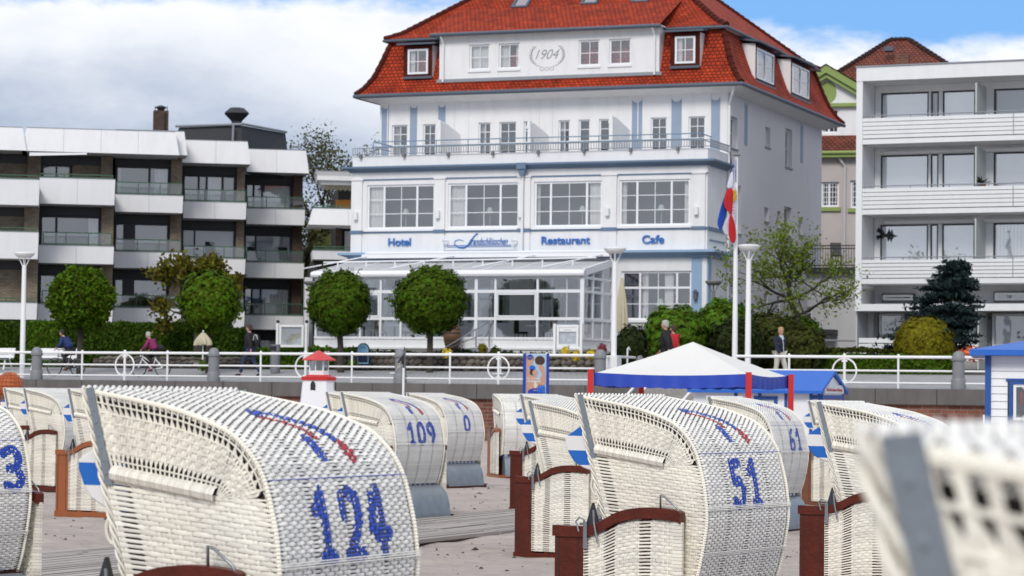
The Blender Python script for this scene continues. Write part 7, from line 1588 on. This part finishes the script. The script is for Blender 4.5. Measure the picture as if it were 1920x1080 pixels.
# parasols
def parasol(px, pt, pb_, Y, lab, w_, closed=True, zb=2.6):
    a = at(px, pt, Y); b = at(px, pb_, Y); t = thing('closed_parasol', lab, 'parasol', (a.x, Y, zb)); m = MB(); H_ = a.z-b.z; n = 22; V = []; rows = 8; zb_ = b.z-zb
    for i in range(rows+1):
        f = i/rows; r = w_*(.22+.78*math.sin(min(1, f*1.15)*1.5))*(1 if closed else 1)
        for k_ in range(n): q = r*(1+.20*math.cos(k_*math.pi)*(.4+f*.6)+.06*math.sin(k_*2.3)); V.append((q*math.cos(2*math.pi*k_/n), q*math.sin(2*math.pi*k_/n), zb_+H_*(1-f)+.03*math.sin(k_*1.9)*f))
    m.add(V, [(i*n+k_, i*n+(k_+1) % n, (i+1)*n+(k_+1) % n, (i+1)*n+k_) for i in range(rows) for k_ in range(n)]); m.build('canopy', 'umbrella_cream', t); MB().tube([(0, 0, 0), (0, 0, zb_+H_+.1)], .025, 7).build('pole', 'white_rail', t); MB().box(-.3, .3, -.3, .3, -.05, .05).build('base', 'concrete', t)
parasol(1166, 521, 622, 95.5, 'tall closed cream parasol beside the conservatory corner', .22); parasol(381, 624, 647, 98, 'small folded cream parasol below the bright ball tree', .30)
# café tables on the promenade edge
for px, py, lab in ((938, 706, 'small white bistro table before the boulder border'), (745, 707, 'small white bistro table behind the promenade bollard')):
    p = FP(px, 6.5); t = thing('bistro_table', lab, 'table', p, FN.a, 'bistro tables on the promenade'); MB().box(-.35, .35, -.3, .3, .70, .73).build('tabletop', 'white_rail', t); m = MB(); m.tube([(0, 0, .04), (0, 0, .7)], .03, 7); m.box(-.22, .22, -.22, .22, 0, .04); m.build('pedestal', 'white_rail', t)
# ------------------------------------------------------------------ people and bicycles
def skin(name, P, E, mt, parent, sub=2):
    ks = list(P); me = bpy.data.meshes.new(name); me.from_pydata([P[k][0] for k in ks], [(ks.index(a), ks.index(b)) for a, b in E], []); me.materials.append(MT[mt]); o = link(name, me, parent); s = o.modifiers.new('skin', 'SKIN'); s.use_smooth_shade = True
    if not me.skin_vertices: me.skin_vertices.new() if hasattr(me.skin_vertices, 'new') else None
    for i, k_ in enumerate(ks): me.skin_vertices[0].data[i].radius = (P[k_][1], P[k_][2] if len(P[k_]) > 2 else P[k_][1])
    me.skin_vertices[0].data[0].use_root = True; q = o.modifiers.new('sub', 'SUBSURF'); q.levels = q.render_levels = sub; return o
def chain(*a): return list(zip(a, a[1:]))
def head(t, c, fwd, hairmt, glasses=False, cap=None, turn=0, long=False):
    """c: head centre; face along +x turned"""
    T = thing('head', None, None); T.parent = t; T.location = c; T.rotation_euler = (0, 0, turn); m = MB(); m.ball((0, 0, 0), (.095, .075, .118), 18, 14); m.ball((.025, 0, -.055), (.065, .055, .065), 12, 8); m.ball((.098, 0, -.012), (.018, .013, .024), 8, 6)
    for s_ in (-1, 1): m.ball((-.005, s_*.076, -.01), (.02, .010, .03), 8, 6)
    smoothed(m.build('face', 'skin', T), 80); m = MB()
    for s_ in (-1, 1): m.ball((.083, s_*.032, .012), (.010, .016 if not glasses else .024, .008 if not glasses else .018), 8, 6)
    m.build('eye' if not glasses else 'sunglasses', 'black', T); m = MB(); m.ball((.083, 0, -.062), (.010, .022, .005), 8, 5); m.build('mouth', 'red_jacket', T)
    m = MB(); m.ball((-.022, 0, .028), (.102, .088, .108), 18, 12); m.ball((-.06, 0, -.02), (.06, .080, .08 if not long else .12), 14, 8)
    for k_ in range(10): a = k_*.63; m.ball((-.02+.07*math.cos(a), .06*math.sin(a), .07+.02*math.sin(k_*2.1)), (.035, .035, .03), 8, 5)
    smoothed(m.build('hair' if not cap else 'cap', cap or hairmt, T), 80)
def hand(P, E, key, pos, dirv, side, r=.0095):
    d = Vector(dirv).normalized(); u = Vector((0, side, 0)); v = d.cross(u); P[key+'p'] = (tuple(Vector(pos)+d*.05), .026, .016); E.append((key, key+'p'))
    for i, (off, ln) in enumerate(((-.024, .062), (-.008, .072), (.008, .068), (.024, .052))):
        a = Vector(pos)+d*.09+u*off; b = a+d*ln*.5-v*.01; c = b+d*ln*.25-v*.03; P[f'{key}f{i}a'] = (tuple(a), r); P[f'{key}f{i}b'] = (tuple(b), r*.95); P[f'{key}f{i}c'] = (tuple(c), r*.8); E += [(key+'p', f'{key}f{i}a'), (f'{key}f{i}a', f'{key}f{i}b'), (f'{key}f{i}b', f'{key}f{i}c')]
    a = Vector(pos)+d*.035-u*side*.0+v*.03; b = a+d*.035+v*.012; P[key+'ta'] = (tuple(a), r*1.1); P[key+'tb'] = (tuple(b), r); E += [(key, key+'ta'), (key+'ta', key+'tb')]
def figure(t, J, top, bottom, shoes='black', glove=None, bulk=1.0):
    """J joints: pelvis, chest, neck, headb, per side (l, r): sh, el, wr, hand direction, hip, kn, an, toe"""
    P = {'pelvis': (J['pelvis'], .10, .12)}; E = []
    P['waist'] = (tuple((Vector(J['pelvis'])+Vector(J['chest']))/2), .10, .12); P['chest'] = (J['chest'], .12, .14); P['neck'] = (J['neck'], .05); P['hd'] = (J['head'], .055); E += chain('pelvis', 'waist', 'chest', 'neck', 'hd')
    for s_, y in (('l', 1), ('r', -1)):
        P['sh'+s_] = (J['sh'+s_], .05); P['el'+s_] = (J['el'+s_], .04); P['wr'+s_] = (J['wr'+s_], .026); E += [('chest', 'sh'+s_)]+chain('sh'+s_, 'el'+s_, 'wr'+s_); d = Vector(J['wr'+s_])-Vector(J['el'+s_]); hand(P, E, 'wr'+s_, J['wr'+s_], d, y)
        P['hp'+s_] = (J['hp'+s_], .08); P['kn'+s_] = (J['kn'+s_], .055); P['an'+s_] = (J['an'+s_], .038); P['to'+s_] = (J['to'+s_], .03); E += [('pelvis', 'hp'+s_)]+chain('hp'+s_, 'kn'+s_, 'an'+s_, 'to'+s_)
    skin('body', P, E, 'skin', t); b = bulk
    C = {'w': (tuple(Vector(J['pelvis'])+Vector((0, 0, .02))), .150*b, .185*b), 'm': (P['waist'][0], .145*b, .18*b), 'c': (J['chest'], .155*b, .20*b), 'n': (tuple(Vector(J['neck'])+(Vector(J['chest'])-Vector(J['neck']))*.25), .085*b)}; EE = chain('w', 'm', 'c', 'n')
    for s_ in 'lr': C['sh'+s_] = (J['sh'+s_], .085*b); C['el'+s_] = (J['el'+s_], .066*b); wr = Vector(J['wr'+s_]); el = Vector(J['el'+s_]); C['wr'+s_] = (tuple(el+(wr-el)*.93), .045*b); EE += [('c', 'sh'+s_)]+chain('sh'+s_, 'el'+s_, 'wr'+s_)
    skin('jacket', C, EE, top, t); C = {'w': (J['pelvis'], .135, .165)}; EE = []
    for s_ in 'lr': C['hp'+s_] = (J['hp'+s_], .10); C['kn'+s_] = (J['kn'+s_], .075); kn = Vector(J['kn'+s_]); an = Vector(J['an'+s_]); C['an'+s_] = (tuple(kn+(an-kn)*.93), .058); EE += [('w', 'hp'+s_)]+chain('hp'+s_, 'kn'+s_, 'an'+s_)
    skin('trousers', C, EE, bottom, t)
    for s_ in 'lr': an, to = Vector(J['an'+s_]), Vector(J['to'+s_]); skin('shoe', {'a': (tuple(an+Vector((-.03, 0, -.01))), .048), 'b': (tuple((an+to)/2), .046), 'c': (tuple(to+Vector((.02, 0, 0))), .038)}, chain('a', 'b', 'c'), shoes, t)
def walker_joints(st=.28, arm=.25, h=1.0):
    J = dict(pelvis=(0, 0, .95), chest=(.02, 0, 1.27), neck=(.03, 0, 1.46), head=(.045, 0, 1.58))
    for s_, y, q in (('l', 1, 1), ('r', -1, -1)):
        J['sh'+s_] = (.02, y*.19, 1.40); J['el'+s_] = (-.02-q*arm*.5, y*.25, 1.13); J['wr'+s_] = (.06-q*arm*.9, y*.25, .90); J['hp'+s_] = (0, y*.09, .90); J['kn'+s_] = (.06+q*st*.45, y*.10, .50); J['an'+s_] = (q*st-.02, y*.10, .09 if q > 0 else .12); J['to'+s_] = (q*st+.14, y*.11, .04 if q > 0 else .04)
    return J
def person(px, py_head, d, face, lab, top, bottom, hairmt, st=.28, zoff=0, glasses=False, cap=None, turn=0, bulk=1.0, s=1.0, fold=False, shoes='black'):
    p = FP(px, d); hd = fz(px, py_head, d); Hh = hd-p.z; k_ = Hh/1.74*s; t = thing('person', lab, 'person', p, FN.a+face); t.scale = (k_,)*3; J = walker_joints(st)
    if fold: J['wrl'] = (.20, .12, 1.0); J['ell'] = (-.02, .27, 1.12); J['wrr'] = (.18, -.10, .98); J['elr'] = (-.04, -.27, 1.13)
    figure(t, J, top, bottom, bulk=bulk, shoes=shoes); head(t, (.06, 0, 1.625), 0, hairmt, glasses, cap, turn); return t
t = person(468, 609, 3.2, R(180), 'walker in black coat and blue scarf carrying a backpack past the notice board', 'dark_cloth', 'jeans', 'hair_brown', .34, bulk=1.1)
skin('scarf', {'a': ((.06, .05, 1.49), .055), 'b': ((.10, 0, 1.46), .05), 'c': ((.06, -.06, 1.49), .055), 'd': ((.12, .03, 1.38), .04)}, chain('a', 'b', 'c')+[('b', 'd')], 'scarf_blue', t)
b = thing('backpack', 'black backpack with pale piping on the walker in black', 'backpack', t.matrix_basis @ Vector((-.24, 0, 1.22)), FN.a+R(180)); m = MB(); m.ball((0, 0, 0), (.11, .16, .24), 14, 10); smoothed(m.build('bag', 'black', b)); m = MB(); m.tube([(-.03+.09*math.cos(k_), .152-.0, .21*math.sin(k_)) for k_ in [i*.5 for i in range(7)]], .010, 5); m.build('piping', 'white_paint', b)
t = person(1249, 601, 2.2, R(180), 'grey-haired walker in dark jacket beside the bright bush', 'dark_cloth', 'dark_cloth', 'hair_grey', .25, bulk=1.1); t = person(1263, 610, 3.3, R(165), 'walker in red jacket half hidden behind the grey-haired one', 'red_jacket', 'dark_cloth', 'hair_brown', .2, bulk=1.1)
t = person(1461, 614, 2.0, R(-25), 'blond woman in navy blazer, pale scarf and cream trousers', 'navy', 'beige_cloth', 'hair_blond', .22, glasses=True, fold=False, turn=R(-30))
skin('scarf', {'a': ((.06, .05, 1.48), .05), 'b': ((.11, 0, 1.45), .05), 'c': ((.06, -.06, 1.48), .05), 'd': ((.15, -.01, 1.34), .035)}, chain('a', 'b', 'c')+[('b', 'd')], 'scarf_pale', t); m = MB(); m.tube([(.16, -.06, 1.44), (.175, -.02, 1.25), (.17, .0, 1.0)], .008, 5); m.build('blazer_trim', 'white_paint', t)
def bicycle(px, d, lab, frame_mt, upright=False):
    p = FP(px, d); t = thing('bicycle', lab, 'bicycle', p, FN.a+R(180)); r = .335
    for x in (.53, -.53):
        m = MB(); m.tube([(x+r*math.cos(i*R(12)), 0, r+r*math.sin(i*R(12))) for i in range(30)], .019, 7, closed=True); wl = smoothed(m.build('wheel', 'rubber', t), 60); m = MB(); m.tube([(x+(r-.028)*math.cos(i*R(12)), 0, r+(r-.028)*math.sin(i*R(12))) for i in range(30)], .010, 5, closed=True); m.build('rim', 'steel', wl); m = MB()
        for i in range(18): m.tube([(x+.02*math.cos(i*R(20)+.5), 0, r+.02*math.sin(i*R(20)+.5)), (x+(r-.03)*math.cos(i*R(20)), 0, r+(r-.03)*math.sin(i*R(20)))], .0022, 3)
        m.tube([(x, -.05, r), (x, .05, r)], .025, 8); m.build('spoke', 'steel', wl)
    m = MB(); bb = (-.08, 0, .28); st = (-.22, 0, .78); hd = (.36, 0, .80); hb = (.39, 0, .66)
    for a, b in ((bb, st), (bb, hb), (bb, (-.53, .04, r)), (bb, (-.53, -.04, r)), ((-.19, 0, .68), (-.53, .04, r)), ((-.19, 0, .68), (-.53, -.04, r)), (hd, hb), ((-.19, 0, .66) if not upright else (-.13, 0, .45), (.37, 0, .76)), (hb, (.53, .05, r)), (hb, (.53, -.05, r))): m.tube([a, b], .017 if a != bb else .02, 7)
    m.build('frame', frame_mt, t); m = MB(); m.tube([hd, (.34, 0, .98)], .014, 6); m.tube([(.20, .30, 1.02), (.32, .22, 1.03), (.36, 0, .99), (.32, -.22, 1.03), (.20, -.30, 1.02)], .013, 7); m.build('handlebar', 'black', t); m = MB(); m.tube([st, (-.24, 0, .90)], .013, 6); m.ball((-.24, 0, .93), (.13, .07, .03), 12, 6); m.build('saddle', 'black', t)
    m = MB(); m.tube([(-.08, -.05, .28), (.06, -.08, .20)], .012, 5); m.tube([(-.08, .05, .28), (-.22, .08, .36)], .012, 5); m.box(.02, .12, -.14, -.06, .185, .205); m.box(-.27, -.17, .06, .14, .35, .37); m.tube([(-.08+.09*math.cos(i*.6), -.04, .28+.09*math.sin(i*.6)) for i in range(11)], .007, 4, closed=True); m.build('crank', 'dark_frame', t)
    m = MB(); m.ball((.45, 0, .78), (.04, .03, .03), 8, 6); m.build('headlamp', 'paper', t); return t, p
def rider(p, s, lab, top, bottom, hairmt, cap=None, lean=.22, bulk=1.0, shoes='black'):
    t = thing('person', lab, 'person', p, FN.a+R(180)); hx = -.22
    J = dict(pelvis=(hx, 0, 1.0), chest=(hx+lean, 0, 1.32), neck=(hx+lean+.10, 0, 1.49), head=(hx+lean+.15, 0, 1.58))
    for s_, y in (('l', 1), ('r', -1)):
        J['sh'+s_] = (hx+lean+.04, y*.19, 1.43); J['el'+s_] = (.20, y*.27, 1.20); J['wr'+s_] = (.26, y*.27, 1.06); J['hp'+s_] = (hx+.02, y*.09, .96)
        J['kn'+s_] = (.17, y*.10, .72) if y < 0 else (.16, y*.10, .86); J['an'+s_] = (.04, y*.10, .29) if y < 0 else (-.20, y*.10, .46); J['to'+s_] = (.17, y*.10, .225) if y < 0 else (-.07, y*.10, .395)
    J['elr'] = (.08, -.27, 1.20); J['ell'] = (.08, .27, 1.20); figure(t, J, top, bottom, bulk=bulk, shoes=shoes); head(t, (hx+lean+.18, 0, 1.65), 0, hairmt, False, cap); t.scale = (s,)*3; return t
bk, p = bicycle(123, 2.6, 'dark bicycle ridden by the cyclist in navy', 'dark_frame'); rider(p, 1.0, 'cyclist in navy jacket and dark cap riding towards the lamp', 'blue_jacket', 'dark_cloth', 'hair_brown', 'black', .26, 1.22, 'brown_wood')
bk, p = bicycle(282, 2.6, 'white framed bicycle ridden by the cyclist in magenta', 'white_paint', True); t = rider(p, .95, 'cyclist in magenta jacket with short grey hair', 'magenta', 'dark_cloth', 'hair_grey', None, .20, 1.08, 'magenta')
b = thing('handbag', 'dark bag slung behind the cyclist in magenta', 'bag', FN.W(fx(282, 2.6)+.42, 2.6, p.z+1.08), FN.a); m = MB(); m.ball((0, 0, 0), (.15, .12, .13), 12, 8); smoothed(m.build('bag', 'dark_cloth', b)); MB().tube([(-.1, 0, .08), (-.15, -.1, .25), (-.2, 0, .38)], .012, 5).build('strap', 'dark_cloth', b)
